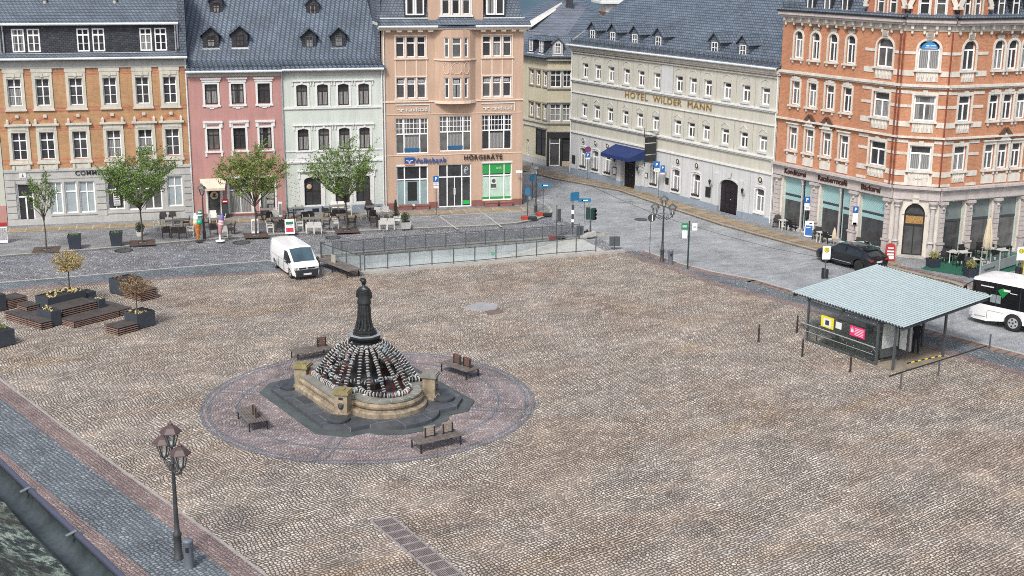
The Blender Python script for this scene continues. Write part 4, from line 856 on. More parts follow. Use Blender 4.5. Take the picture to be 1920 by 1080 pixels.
q.add(v,[(0,3,2,1),(3,5,4,2),(1,2,4,6),(0,7,5,3)]); q.build('canopy',nv,b9)
q=MB(); q.bar((7.1,-1.6,2.7),(7.0,-.05,2.1),.03); q.bar((11.0,-1.6,2.7),(11.1,-.05,2.1),.03); q.build('canopy_stay',MT['black'],b9)
def walllamp(par,u,z,y=-.02):
    q=MB(); q.tube([(u,y,z-.1),(u,y-.18,z-.22),(u,y-.32,z-.05)],.02,5); q.lathe([(.05,0),(.11,.28),(.0,.29)],6,(u,y-.32,z)); q.lathe([(.15,.29),(.02,.42)],6,(u,y-.32,z)); q.build('wall_lamp',MT['black'],par)
walllamp(b9,7.4,2.1,-.1); walllamp(b9,11.0,1.9,-.36); walllamp(b9,19.9,2.1); walllamp(b9,23.7,2.0)
q=MB(); q.box(.35,.85,-.05,0,1.0,1.75); q.box(14.0,14.4,-.05,0,1.2,1.75); q.box(19.1,19.7,-.06,0,1.0,1.8); q.build('notice_box',MT['black'],b9)
q=MB(); q.box(6.65,7.2,-.06,0,.9,1.6,1); q.box(6.72,7.13,-.07,-.06,.98,1.5,0); q.build('menu_board',[MT['white'],MT['iron']],b9); q=MB(); q.box(11.25,11.6,-.06,0,1.3,1.75,1); q.box(11.3,11.55,-.07,-.06,1.36,1.68,0); q.build('menu_board',[MT['white'],MT['iron']],b9)
text('HOTEL  WILDER  MANN',.74,b9,(13.75,-.06,7.98),'gold',sx=1.28,ext=.02,bold=0,spc=1.12)
# projecting sign
q=MB()
for z in (5.45,5.15,1.98+.9): q.bar((12.9,-.02,z),(12.9,-1.5,z),.04)
q.bar((12.9,-1.5,5.0),(12.9,-1.5,5.75),.05); q.bar((12.9,-1.4,2.6),(12.9,-1.4,3.2),.05); q.build('sign_bracket',MT['black'],b9)
q=MB(); q.box(12.84,12.96,-1.4,-.3,4.55,5.0); q.box(12.84,12.96,-1.4,-.3,3.6,4.45); q.box(12.84,12.96,-1.4,-.3,2.95,3.5); q.build('hanging_sign',mat('sign_black',(.025,.027,.03),.5),b9)
text('Hotel',.3,b9,(12.83,-.85,4.05),mat('sign_grey',(.3,.3,.3)),rx=PI/2,rz=-PI/2,ext=.005)
text('Restaurant',.13,b9,(12.83,-.85,4.78),mat('sign_grey3',(.3,.3,.3)),rx=PI/2,rz=-PI/2,ext=.005); text('Silberbaum',.13,b9,(12.83,-.85,3.22),mat('sign_grey2',(.3,.3,.3)),rx=PI/2,rz=-PI/2,ext=.005) if 0 else None
r=MB(); slope(r,-.25,W+.1,-.5,11.62,.6,12.3); slope(r,-.25,W+.1,.6,12.3,12.5,19.45); r.build('roof',MT['slate'],b9)
for u in (2.25,5.25,8.4,11.6,18.65,21.9): dormer(b9,u,.62,12.0,1.35,1.1,2.0,'X',roofm='slate',wallm='slate',peak=.62,ww=.7,wh=.85,curtain=-1,ov=.16)
gutter(b9,-.2,W+.1,11.6,-.52); snow(b9,0,W,11.85,-.15); downpipe(b9,.12,.2,11.5,'white'); downpipe(b9,W-.1,.2,11.5,'white')
# ---------------------------------------------------------------- orange brick corner house
b10=empty('brick_corner_house','orange brick corner house with cream stone trim and cafe on the ground floor','building',(19.3,95.0,0),R(-58.2))
L1=11.4; a2=R(-20+58.2); a3=R(22+58.2)
def loc_frame(o,a): e=Vector((math.cos(a),math.sin(a),0)); n=Vector((-e.y,e.x,0)); return (Vector(o),e,n,a)
F1=loc_frame((0,0,0),0); k2=Vector((L1,0,0)); F2=loc_frame(k2,a2); k3=k2+F2[1]*2.95; F3=loc_frame(k3,a3)
def tf(fr,mb): o,e,n,a=fr; mb.v=[tuple(o+e*p[0]+n*p[1]+Vector((0,0,p[2]))) for p in mb.v]; return mb
def put(fr,ob,x,y,z): o,e,n,a=fr; ob.location=o+e*x+n*y+Vector((0,0,z)); ob.rotation_euler=(0,0,a); return ob
FZ=[(12.5,14.38),(9.2,10.88),(5.95,7.6)]
def brickface(fr,L,nar,wide,ground,shopwin,nm):
    holes=[]
    for u in nar: holes+=[(u-.4,u+.4,z0,z1) for z0,z1 in FZ]
    for u,w in wide: holes+=[(u-w/2,u+w/2,z0-.02,z1+.02) for z0,z1 in FZ]
    mb=MB(); wall(mb,0,L,4.9,15.0,holes,dep=.22); tf(fr,mb).build('wall',MT['w_brick'],b10)
    mb=MB(); wall(mb,0,L,0,4.1,ground,y=0,dep=.35); tf(fr,mb).build('ground_floor',MT['stone'],b10)
    q=MB(); q.box(0,L,-.1,.0,4.1,4.62); q.box(0,L,-.22,0,4.62,4.75); q.box(-.05,L+.05,-.38,0,4.75,4.9); q.box(0,L,-.16,0,4.02,4.12); tf(fr,q).build('shop_cornice',MT['stonep'],b10)
    q=MB(); q.box(0,L,-.12,0,11.3,11.42); q.box(0,L,-.26,0,11.42,11.58); tf(fr,q).build('string_course',MT['stone'],b10); tf(fr,MB().box(0,L,-.05,0,14.95,15.35)).build('frieze',MT['stone'],b10); tf(fr,MB().box(0,L,-.22,0,8.08,8.2)).build('string_course',MT['stone'],b10)
    q=MB(); q.box(-.05,L+.05,-.55,0,15.5,15.72); q.box(-.02,L+.02,-.4,0,15.35,15.5); tf(fr,q).build('main_cornice',MT['stonep'],b10)
    q=MB(); q.box(-.1,L+.1,-.62,-.3,15.72,15.84); tf(fr,q).build('gutter',MT['black'],b10)
    u=.35
    for k in range(int(L/.85)+1):
        uu=.35+k*(L-.7)/max(1,int(L/.85)); q=MB(); q.box(uu-.09,uu+.09,-.3,-.03,15.1,15.35); q.box(uu-.07,uu+.07,-.16,-.03,14.85,15.1); q.sph((uu,-.1,14.82),.09,6,4); tf(fr,q).build('bracket',MT['stone'],b10)
    # courses of stone beside the wide windows
    if wide:
        lo_=min(u-w/2 for u,w in wide)-1.0; hi_=max(u+w/2 for u,w in wide)+1.0; lo_=max(0,lo_);hi_=min(L,hi_)
        for za,zb in((13.48,13.66),(12.1,12.45),(10.95,11.15),(10.06,10.24),(8.8,9.15),(7.75,7.95),(6.96,7.14),(5.58,5.92),(4.95,5.12)):
            segs=[]; c=lo_
            for u,w in sorted(wide): segs.append((c,u-w/2-.14)); c=u+w/2+.14
            segs.append((c,hi_))
            for s0,s1 in segs:
                if s1-s0>.1: tf(fr,MB().box(s0,s1,-.05,0,za,zb)).build('stone_course',MT['stone'],b10)
    for u,w in wide:
        for k,(z0,z1) in enumerate(FZ):
            x=w/2; s=MB(); s.box(-x-.14,-x,-.06,.02,z0-z0-.05,z1-z0-(.55 if k==0 else 0)); s.box(x,x+.14,-.06,.02,-.05,z1-z0-(.55 if k==0 else 0)); s.box(-x-.2,x+.2,-.16,.05,-.12,0)
            s.box(-x,x,-.05,.0,-.75,-.14)
            for i in range(5): s.lathe([(.04,0),(.08,.2),(.04,.45)],6,(-x+.12+i*(w-.24)/4,-.06,-.66))
            if k==0: archfill(s,-x,x,z1-z0-.6,z1-z0,-.01,.2,0,z1-z0+.02) if 0 else None; archring(s,-x,x,z1-z0-.58,z1-z0+.02,.14,-.06,0,0,14); s.add([(-.22,-.12,z1-z0+.12),(.22,-.12,z1-z0+.12),(.3,-.12,z1-z0+.5),(-.3,-.12,z1-z0+.5)],[(0,1,2,3)]); s.box(-.2,.2,-.12,0,z1-z0+.12,z1-z0+.48)
            else: s.box(-x-.14,x+.14,-.07,0,z1-z0,z1-z0+.22); s.box(-.15,.15,-.12,0,z1-z0,z1-z0+.32)
            w_=window(b10,0,z0,w,z1-z0,'T',y=0,fw=.09); put(fr,w_,u,.12,z0)
            s.build('surround',MT['stone'],w_).location=(0,-.12,0)
            if k==0:
                f=MB(); archfill(f,-x,x,z1-z0-.6,z1-z0,-.008,.2,0,z1-z0+.02); f.build('arch_masonry',MT['w_brick'],w_).location=(0,-.12,0)
    for u in nar:
        for k,(z0,z1) in enumerate(FZ):
            h=z1-z0; s=MB(); s.box(-.54,-.4,-.06,.02,-.03,h-(.42 if k==0 else -.02)); s.box(.4,.54,-.06,.02,-.03,h-(.42 if k==0 else -.02)); s.box(-.62,.62,-.18,.05,-.14,-.02)
            for d in(-.42,.42): s.box(d-.07,d+.07,-.12,0,-.34,-.14)
            if k==0: archring(s,-.4,.4,h-.42,h,.15,-.06,0,0,10); s.box(-.3,.3,-.05,0,h+.15,h+.36); s.add([(-.55,-.2,h+.36),(.55,-.2,h+.36),(0,-.2,h+.52),(-.55,0,h+.36),(.55,0,h+.36),(0,0,h+.52)],[(0,1,2),(0,2,5,3),(1,4,5,2)],1); archfill(s,-.4,.4,h-.42,h,-.01,.2,0,h+.01)
            elif k==1: s.box(-.54,.54,-.07,0,h,h+.16); s.box(-.4,.4,-.09,0,h+.16,h+.3); s.box(-.15,.15,-.12,0,h+.02,h+.36)
            else: 
                s.box(-.54,.54,-.08,0,h,h+.22); s.box(-.62,.62,-.18,0,h+.22,h+.3)
                s.box(-.5,.5,-.05,0,-.95,-.36)
                if nm=='a' and u in nar[1:3] or nm=='c' and u==nar[1]: s.add([(-.6,-.14,h+.3),(.6,-.14,h+.3),(0,-.14,h+.95),(-.6,0,h+.3),(.6,0,h+.3),(0,0,h+.95)],[(0,1,2)],0); s.bar((-.68,-.12,h+.28),(0,-.12,h+1.0),.1,.3,1); s.bar((.68,-.12,h+.28),(0,-.12,h+1.0),.1,.3,1)
            w_=window(b10,0,z0,.8,h,'T',y=0,fw=.08); put(fr,w_,u,.12,z0); s.build('surround',[MT['stone'],MT['copper']],w_).location=(0,-.12,0)
    for (u0,u1,z0,z1,st) in shopwin:
        w_=window(b10,0,z0,u1-u0,z1-z0,'plain',fm='teal2',y=0,curtain=-1,fw=.05,name='shop_window'); put(fr,w_,(u0+u1)/2,.25,z0); x=(u1-u0)/2; h=z1-z0
        q=MB(); q.box(-x+.05,x-.05,0,.03,h*.62,h*.66); q.box(-x+.05,x-.05,.0,.03,h*.02,h*.05); q.build('transom',MT['iron'],w_)
        if st=='blind': q=MB(); q.box(-x+.05,x-.05,.02,.04,h*.66,h*.98); q.box(-x+.05,x-.05,.02,.04,h*.53,h*.61); q.build('blind',MT['tealb'],w_)
        elif st=='grey': q=MB(); q.box(-x+.05,x-.05,.02,.04,h*.66,h*.98); q.build('blind',mat('blind_dark',(.16,.19,.19),.3),w_)
MT['teal2']=mat('frame_teal',(.42,.55,.54),.4,.05)
t=NT('diamond_blind'); o,v,s=wallvec(t); v2=t.n('ShaderNodeMapping',{0:v,'Rotation':(0,0,PI/4)}).outputs[0]
br=t.n('ShaderNodeTexBrick',{'Vector':v2,'Color1':(.20,.37,.38,1),'Color2':(.22,.40,.41,1),'Mortar':(.38,.53,.53,1),'Scale':1.,'Mortar Size':.014,'Brick Width':.13,'Row Height':.13},offset=0); t.l(br.outputs[0],t.b.inputs['Base Color']); t.b.inputs['Roughness'].default_value=.3; MT['tealb']=t.mat
nA=[1.66,3.32,5.0,6.66]
gA=[(.95,3.8,.15,3.95),(4.75,7.6,.15,3.95),(8.5,10.75,.15,3.95)]
brickface(F1,L1,nA,[(9.7,1.4)],gA,[(.95,2.8,.35,3.9,'blind'),(3.0,3.8,.15,3.9,'blind'),(4.75,6.55,.35,3.9,'blind'),(6.75,7.6,.15,3.9,'blind'),(8.5,10.7,.4,3.9,'blind')],'a')
brickface(F2,2.95,[],[(1.48,1.35)],[(.8,2.12,.2,3.75)],[],'b')
gC=[(.55,2.15,.3,3.95),(2.8,4.45,.3,3.95),(5.1,6.75,.3,3.95),(7.4,9.05,.3,3.95),(9.7,11.3,.3,3.95)]
nC=[3.72,4.86,6.0,7.3,8.5]
brickface(F3,14,nC,[(1.3,1.0)],gC,[(a,b,.3,3.9,'grey') for a,b,_,_ in gC],'c')
def pier(fr,u0,u1,nm='pier'):
    q=MB(); u=(u0+u1)/2; w=(u1-u0)/2*.86; q.box(u-w,u+w,-.2,0,.0,1.1); q.box(u-w-.05,u+w+.05,-.26,0,1.1,1.22); q.box(u-w-.04,u+w+.04,-.24,0,0,.12); q.box(u-w*.6,u+w*.6,-.23,-.2,.25,.95)
    for k in range(7): q.box(u-w*.85,u+w*.85,-.17,0,1.25+k*.33,1.53+k*.33)
    q.box(u-w*.8,u+w*.8,-.13,0,1.22,3.75); q.sph((u,-.18,3.52),.11,8,6); q.box(u-w,u+w,-.22,0,3.66,3.78); q.box(u-w-.08,u+w+.08,-.3,0,3.78,3.95)
    tf(fr,q).build(nm,MT['stonep'],b10)
for a,b in((.12,.85),(3.92,4.68),(7.72,8.42),(10.8,11.35)): pier(F1,a,b)
for a,b in((-.02,.5),(2.2,2.76),(4.5,5.05),(6.8,7.35),(9.1,9.65),(11.35,12)): pier(F3,a,b)
def column(fr,u,y=-.05,r=.075,base=.9):
    q=MB(); q.box(u-.14,u+.14,y-.14,y+.12,0,base); q.lathe([(r*1.5,base),(r*1.1,base+.12),(r,base+.3),(r*.85,3.5),(r*1.3,3.55),(r*1.1,3.65),(r*1.8,3.85),(r*1.8,3.95)],12,(u,y,0)); tf(fr,q).build('column',MT['stonep'],b10)
column(F1,2.9,.05,.07,.35); column(F1,6.65,.05,.07,.35); column(F2,.35,-.22,.17,1.2); column(F2,2.6,-.22,.17,1.2)
q=MB(); archfill(q,.8,2.12,3.0,3.75,-.01,.3,0,3.77); archring(q,.8,2.12,3.0,3.75,.14,-.07,0,0,12); q.box(1.25,1.68,-.16,0,3.8,4.3); tf(F2,q).build('door_arch',MT['stone'],b10)
w_=window(b10,0,.22,1.3,3.5,'plain','brown',y=0,curtain=-1,fw=.08,name='entrance'); put(F2,w_,1.46,.15,.22)
q=MB(); q.box(-.6,.6,0,.04,2.7,2.8); q.box(-.6,.6,0,.04,2.0,2.1); q.box(-.03,.03,0,.04,.05,2.05); q.build('door_frame',MT['black'],w_)
q=MB(); q.box(-.55,.55,.02,.035,2.14,2.66); q.build('lit_shelf',mat('lit_shelf',(.3,.17,.06),.6,.7,9,.5,20,emit=(.9,.5,.15),es=.08),w_)
q=MB(); q.box(.6,2.3,-.35,.1,0,.2); q.box(.7,2.2,-.15,.1,.2,.24); tf(F2,q).build('step',MT['kerb'],b10)
q=MB(); q.box(.6,2.35,-.08,0,4.95,5.6); tf(F2,q).build('relief_panel',MT['stone'],b10)
q=MB(); q.bar((1.48,-.1,5.08),(1.48,-.1,5.48),.05); q.bar((1.3,-.1,5.42),(1.66,-.1,5.42),.05); tf(F2,q).build('relief',MT['sandg'],b10)
for fr,u in ((F1,11.05),(F1,11.33),(F2,2.85)):
    q=MB(); q.tube([(u,-.12,4.9),(u,-.12,14.9)],.05,6); tf(fr,q).build('downpipe',mat('pipe_rust',(.20,.05,.03),.6),b10)
q=MB(); p=arcpts(-.52,.52,1.32,1.78,12); q.add([(a,-.0,b) for a,b in p],[tuple(range(13))],0); q.box(-.22,-.02,-.02,0,1.5,1.58,1); q.box(.05,.38,-.02,0,1.52,1.57,1); q.box(-.3,.42,-.02,0,1.38,1.42,1)
q.v=[(a,b+.06,c) for a,b,c in q.v]; o_=q.build('window_poster',[mat('poster_blue',(.02,.22,.50),.5,.1),MT['white']],b10); put(F2,o_,1.48,.0,12.5)
for tx,u in(('Konditorei',2.25),('Ratsherrncafé',5.95),('Bäckerei',9.5)): text(tx,.52,b10,(u,-.14,4.36),mat('letter_brown',(.05,.015,.01)),sx=.92,ext=.03,bold=.006,spc=1.05)
# roof storey
r=MB()
slope(r,-.1,L1,-.5,15.85,.2,16.1); slope(r,-.1,L1,.2,16.1,2.4,21); tf(F1,r)
r2=MB(); slope(r2,0,14,-.5,15.85,.2,16.1); slope(r2,0,14,.2,16.1,2.4,21); tf(F3,r2); r.add(r2.v,r2.f,0); r2=MB(); slope(r2,0,2.95,-.5,15.85,.2,16.1); r2.box(-.3,3.2,.6,4,15,20.5); tf(F2,r2); r.add(r2.v,r2.f,0)
r.build('roof',MT['slate'],b10)
def gable(fr,u0,u1,wins,name='gable'):
    q=MB(); wall(q,u0,u1,15.8,17.1,[(a,b,15.95,17.05) for a,b in wins],y=-.02,dep=.2,m=0); q.box(u0,u1,.22,2.5,15.8,17.1,0)
    m=(u0+u1)/2; q.add([(u0,-.02,17.1),(u1,-.02,17.1),(u1-.5,-.02,18.2),(m,-.02,20),(u0+.5,-.02,18.2),(u0,2,17.1),(u1,2,17.1),(u1-.5,2,18.2),(m,2,20),(u0+.5,2,18.2)],[(0,1,2,3,4),(0,4,9,5),(4,3,8,9),(3,2,7,8),(2,1,6,7)],0)
    o_=tf(fr,q).build(name,MT['w_brick2'],b10)
    s=MB(); 
    for a,b in wins: s.box(a-.1,a,-.08,0,15.85,17.1); s.box(b,b+.1,-.08,0,15.85,17.1); s.box(a-.14,b+.14,-.14,.02,15.82,15.95)
    for z in(16.2,): s.bar((u0-.12,-.15,16.5),(u0+.15,-.15,17.1),.12,.3); s.bar((u1+.12,-.15,16.5),(u1-.15,-.15,17.1),.12,.3); s.box(u0-.2,u0+.1,-.25,0,16.35,16.5); s.box(u1-.1,u1+.2,-.25,0,16.35,16.5)
    tf(fr,s).build('gable_trim',MT['stone'],b10)
    for a,b in wins:
        w_=window(b10,0,15.95,b-a,1.1,'O',y=0,fw=.07,curtain=-1); put(fr,w_,(a+b)/2,.1,15.95)
gable(F1,7.9,11.1,[(8.66,9.32),(9.72,10.38)]); gable(F2,.15,2.8,[(.66,1.28),(1.66,2.28)]); gable(F3,.2,2.5,[(.6,1.12),(1.42,1.94)])
for fr,us in((F1,(2.5,4.15,5.8)),(F3,(3.55,4.75,6.0))):
    for u in us:
        D=dormer(b10,0,0,0,.75,1.35,1.5,'O',roofm='slate',peak=.35,ww=.5,wh=1.1,curtain=-1); put(fr,D,u,.05,15.85)
snow(b10,0,2,16.0,-.2)
# ---------------------------------------------------------------- our own eave, low left
b11=empty('near_eave','mossy slate eave with a long dark metal gutter in the near left corner','roof',(-2.33,5.32,17.8),R(-51.5))
MT['moss']=None
t=NT('mossy_slate'); o=t.obj(); n1=t.noise(o,15,8,.72,.2); n2=t.noise(o,2.2,4)
c=t.ramp(n1,[(.42,(.04,.05,.048)),(.49,(.10,.13,.115)),(.53,(.38,.47,.38)),(.66,(.62,.70,.60))]); c=t.mix(t.ramp(n2,[(.5,0.),(.66,.7)]),c,(.08,.075,.06))
t.l(c,t.b.inputs['Base Color']); t.b.inputs['Roughness'].default_value=.95; t.bump(n1,1.,.05); MT['moss']=t.mat
r=MB(); 
pr=random.Random(3)
n=70;mm=26; vs=[];fs=[]
for j in range(mm):
    for i in range(n):
        x=-3.5+i*7/(n-1); y=-.066-j*2.6/(mm-1); vs.append((x,y,-.02+.62*(-y-.066)+.02*noise.noise(Vector((x*6,y*6,0)))+.012*noise.noise(Vector((x*20,y*20,3)))+(.02 if j%3==0 else 0)))
for j in range(mm-1):
    for i in range(n-1): a=j*n+i; fs.append((a+n,a+n+1,a+1,a))
r.add(vs,fs); r.build('roof',MT['moss'],b11,smooth=40)
q=MB(); prof=[(.06*math.cos(PI+PI*k/12),.06*math.sin(PI+PI*k/12)) for k in range(13)]
vs=[];fs=[]
for x in(-4,4):
    for a,b in prof: vs.append((x,a,b))
for i in range(12): fs.append((i,i+1,i+14,i+13))
q.add(vs,fs); q.tube([(-4,.062,.005),(4,.062,.005)],.011,8); q.box(-4,4,-.09,-.058,-.02,-.008)
q.build('gutter',mat('gutter_metal',(.07,.09,.095),.5,.35,6,.3,30,metal=.3),b11,smooth=50)
q=MB(); q.tube([(-4,.062,.012),(4,.062,.012)],.013,8); q.build('gutter_bead',mat('gutter_bead',(.075,.08,.12),.35,.1),b11,smooth=60)
for x in (-.04,.48,1.0,-.6):
    q=MB(); q.bar((x,.02,.016),(x,.062,.027),.016,.003); q.bar((x,.077,-.015),(x,.077,.02),.018,.004); q.build('gutter_bracket',mat('strap',(.30,.33,.34),.4,.1,metal=.5),b11)
# ================================================================ FOUNTAIN
FC=(-6.63,56.3); FA=R(33); fo=empty('fountain','sandstone fountain basin with four piers on a dark stepped platform','fountain',(*FC,0),FA)
def outline(d,r=1.42,ry=1.6,n=12,s=2.0):
    """basin plan: straight ends, a lobe on either long side"""
    rr=r+d; y0=s+d; out=[(s+d,-y0)]
    lobe=[(rr*math.cos(-PI*k/n),-y0+.12-(ry-.12)*math.sin(PI*k/n)) for k in range(n+1)]
    half=[(s+.2+d,-y0)]+lobe+[(-s-.2-d,-y0)]
    return half+[(-x,-y) for x,y in half]
def ringloft(mb,levels,m=0):
    for (d0,z0),(d1,z1) in zip(levels,levels[1:]):
        a=outline(d0);b=outline(d1);n=len(a); vs=[(x,y,z0) for x,y in a]+[(x,y,z1) for x,y in b]
        mb.add(vs,[((i+1)%n,i,i+n,(i+1)%n+n) for i in range(n)],m)
half=[(3.45,2.8),(3.45,-2.8),(2.6,-3.72),(1.75,-3.72)]+[(1.75*math.cos(-PI*k/12),-3.4-1.3*math.sin(PI*k/12)) for k in range(1,12)]+[(-1.75,-3.72),(-2.6,-3.72),(-3.45,-2.8),(-3.45,2.8)]
plat=half[1:-1]; plat=plat+[(-x,-y) for x,y in plat]
low=[(x*1.11+(.1 if x>0 else -.1),y*1.1) for x,y in plat]
MB().prism(low,0,.05).build('lower_step',mat('step_green',(.085,.10,.10),.6,.25,1.2,.2,10),fo)
bs=NT('basalt_slabs'); o=bs.obj(); br=bs.n('ShaderNodeTexBrick',{'Vector':o,'Color1':(.05,.058,.068,1),'Color2':(.08,.088,.098,1),'Mortar':(.20,.22,.22,1),'Scale':1.,'Mortar Size':.012,'Brick Width':1.3,'Row Height':1.25},offset=.35)
bs.l(bs.mix(1,br.outputs[0],bs.ramp(bs.noise(o,1.6,5,.65),[(.3,.65),(.7,1.25)]),'MULTIPLY'),bs.b.inputs['Base Color']); bs.b.inputs['Roughness'].default_value=.5
MB().prism(plat,.05,.22).build('platform',bs.mat,fo)
MT['mortar']=mat('mortar_pale',(.42,.43,.40))
q=MB(); ringloft(q,[(.34,.22),(.34,.40),(.26,.46),(.14,.47),(.10,.52),(.20,.60),(.22,.70),(.17,.80),(.08,.84)]); q.build('basin',MT['basin'],fo,smooth=50)
q=MB(); ringloft(q,[(.08,.84),(.16,.85),(.16,.95),(-.26,.95),(-.26,.6)]); cop=q.build('coping',MT['capst'],fo,smooth=30)
q=MB(); 
for k in range(9):
    a=-PI*(k+.5)/9
    for s in(1,-1): MB().bar((s*1.2*math.cos(a),s*(-1.95+1.32*math.sin(a)),.952),(s*1.56*math.cos(a),s*(-1.95+1.72*math.sin(a)),.952),.025,.006).build('joint',MT['mortar'],cop)
wp=outline(-.26); q=MB(); q.sheet(wp,.62); q.build('water',mat('basin_floor',(.085,.035,.032),.35,.5,2.5,.3,10),fo)
for i,(sx,sy) in enumerate(((-1,-1),(1,-1),(1,1),(-1,1))):
    p=empty('pier',None,None,(sx*2.17,sy*2.12,0)); p.parent=fo; del_=0
    o_=MB(); o_.obox((0,0,.32),(.68,.68,.2)); o_.obox((0,0,.8),(.58,.58,1.0)); a=math.atan2(sy,sx)
    P=o_.build('pier',MT['basin'],fo,(sx*2.17,sy*2.12,0),a); bpy.data.objects.remove(p)
    c=MB(); c.obox((0,0,1.31),(.74,.74,.1)); c.obox((0,0,1.39),(.66,.66,.07)); c.obox((0,0,1.435),(.36,.2,.03)); c.build('cap',MT['gold2'] if i in(0,3) else MT['capst'],P)
    c=MB(); c.sph((.30,0,.74),.13,10,7,0,(.5,1,1.15)); c.sph((.34,0,.70),.07,8,6); c.sph((.31,.09,.82),.05,6,4); c.sph((.31,-.09,.82),.05,6,4); c.tube([(.34,0,.66),(.42,0,.64)],.02,6); c.build('lion_mask',MT['iron'],P,smooth=60)
    c=MB(); c.box(.285,.30,-.1,.1,1.02,1.14); c.build('plaque',MT['bronze'],P)
    c=MB(); c.lathe([(.46,0),(.5,.03),(.5,.12),(.44,.15),(.3,.15),(.22,.11)],20,(.62,0,.22),0,1,1,False); c.lathe([(0,.10),(.3,.12)],20,(.62,0,.22),0,cap=False); c.build('foot_bowl',MT['bslab'],P,smooth=50)
q=MB(); q.lathe([(.95,.6),(.95,.9),(.8,1.0),(.66,1.15),(.62,1.3),(.60,2.75),(.64,2.8),(.70,2.88),(.74,2.94),(.74,3.02)],8,(0,0,0)); q.lathe([(.6,3.02),(.52,3.08),(.50,3.14),(.55,3.17),(.55,3.21),(.47,3.25)],8); q.build('pedestal',MT['bronze'],fo)
q=MB(); q.lathe([(.72,3.021),(.745,3.03),(.745,3.045),(.58,3.06)],8,cap=False); q.build('pedestal_flashing',MT['lead'],fo)
pl=Vector((math.cos(R(-57)),math.sin(R(-57))))
q=MB(); q.obox((-1.0,-2.1,.97),(.36,.16,.02),R(0)); q.build('notice_plate',MT['wframe'],fo)
# statue of a standing woman, arms folded, back turned to the camera
st=MB(); secs=[(0,.39,.35,0),(.10,.355,.32,0),(.3,.32,.29,0),(.6,.305,.27,0),(.95,.30,.26,0),(1.16,.285,.24,0),(1.20,.325,.27,0),(1.24,.33,.27,0),(1.42,.285,.23,0),(1.58,.265,.20,0),(1.78,.285,.20,0),(1.88,.28,.17,0),(1.95,.19,.13,0),(2.0,.075,.08,0),(2.06,.065,.07,.01),(2.10,.09,.10,.02),(2.18,.115,.13,.03),(2.26,.115,.13,.03),(2.33,.08,.085,.02),(2.37,.02,.02,.02)]
n=32; vs=[];fs=[]
for z,a,b,dy in secs:
    fold=max(0,(1.2-z))/1.2+(.3 if z<1.15 else 0)
    for j in range(n):
        t=2*PI*j/n; k=1+fold*.10*math.sin(t*9+z*2)+fold*.05*math.sin(t*5+1-z*3)
        vs.append((a*k*math.cos(t),b*k*math.sin(t)+dy,z))
for i in range(len(secs)-1):
    for j in range(n): a=i*n+j;b=i*n+(j+1)%n; fs.append((a,b,b+n,a+n))
fs.append(tuple(range(n-1,-1,-1))); fs.append(tuple((len(secs)-1)*n+j for j in range(n))); st.add(vs,fs)
for s in(-1,1):
    st.tube([(s*.22,0,1.84),(s*.28,.0,1.74),(s*.32,.03,1.5),(s*.26,.18,1.43),(s*-.02,.27,1.48)],[.07,.08,.075,.065,.05],8)
    st.tube([(s*-.02,.27,1.48),(s*-.10,.27,1.52)],[.05,.02],6); st.sph((s*.11,.03,2.21),.025,6,4)
st.sph((-.10,-.05,2.30),.085,10,7); st.sph((0,-.05,2.23),.105,10,7); st.sph((0,.155,2.19),.022,6,4)
st.lathe([(.42,-.06),(.42,.02),(.36,.05)],12); st.tube([(-.22,-.10,1.86),(0,-.20,1.83),(.22,-.10,1.86)],.035,6)
for k in range(7): a_=PI+PI*(k+.5)/7; st.tube([(.27*math.cos(a_),.25*math.sin(a_),1.12),(.30*math.cos(a_+.06),.28*math.sin(a_+.06),.55),(.41*math.cos(a_),.38*math.sin(a_),.04)],[.02,.035,.05],6)
st.tube([(0,-.235,1.22),(0,-.215,1.75)],[.014,.01],5)
S=st.build('statue',MT['bronze'],None,(FC[0],FC[1],3.27),R(-12),label='dark bronze statue of a long skirted woman with folded arms on the fountain',cat='statue')
md=S.modifiers.new('merge','REMESH'); md.mode='VOXEL'; md.voxel_size=.022; md.use_smooth_shade=True
# egg garlands strung from the pedestal to the basin rim
rg_=random.Random(11)
eggm=[mat('egg_white',(.54,.53,.51),.5,.12),mat('egg_black',(.03,.03,.032),.4,.1),mat('egg_red',(.32,.07,.05),.4,.1),mat('egg_blue',(.16,.24,.29),.4,.1)]
def garland(pts,r,name,label,step=.066,odd=.06):
    pts=[Vector(p) for p in pts]; L=sum((b-a).length for a,b in zip(pts,pts[1:])); k=max(2,int(L/step)); q=MB(); seg=0; acc=0
    for i in range(k):
        s=L*i/k
        while seg<len(pts)-2 and acc+(pts[seg+1]-pts[seg]).length<s: acc+=(pts[seg+1]-pts[seg]).length; seg+=1
        a,b=pts[seg],pts[seg+1]; p=a.lerp(b,min(1,(s-acc)/max(1e-6,(b-a).length))); d=(b-a).normalized()
        m=(0 if i%2 else 1); 
        if rg_.random()<odd: m=rg_.choice([2,3,3])
        jx=Vector([rg_.uniform(-.015,.015) for _ in range(3)]); rr=r*rg_.uniform(.85,1.12)
        th=.014 if m==0 else .03; rr=rr if m!=1 else rr*.9; q.tube([p+jx-d*(th+.01),p+jx-d*th*.5,p+jx+d*th*.5,p+jx+d*(th+.01)],[rr*.55,rr,rr,rr*.55],7,m)
    return q.build(name,eggm,None,(FC[0],FC[1],0),FA,label=label,cat='garland',group='egg garlands of the fountain crown')
rim=outline(-.30); nr=len(rim)
def rimpt(t):
    pts=[Vector((*p,0)) for p in rim]; tot=[0]
    for i in range(nr): tot.append(tot[-1]+(pts[(i+1)%nr]-pts[i]).length)
    s=(t%1)*tot[-1]
    for i in range(nr):
        if tot[i+1]>=s: return pts[i].lerp(pts[(i+1)%nr],(s-tot[i])/max(1e-6,tot[i+1]-tot[i]))
    return pts[0]
NR=24
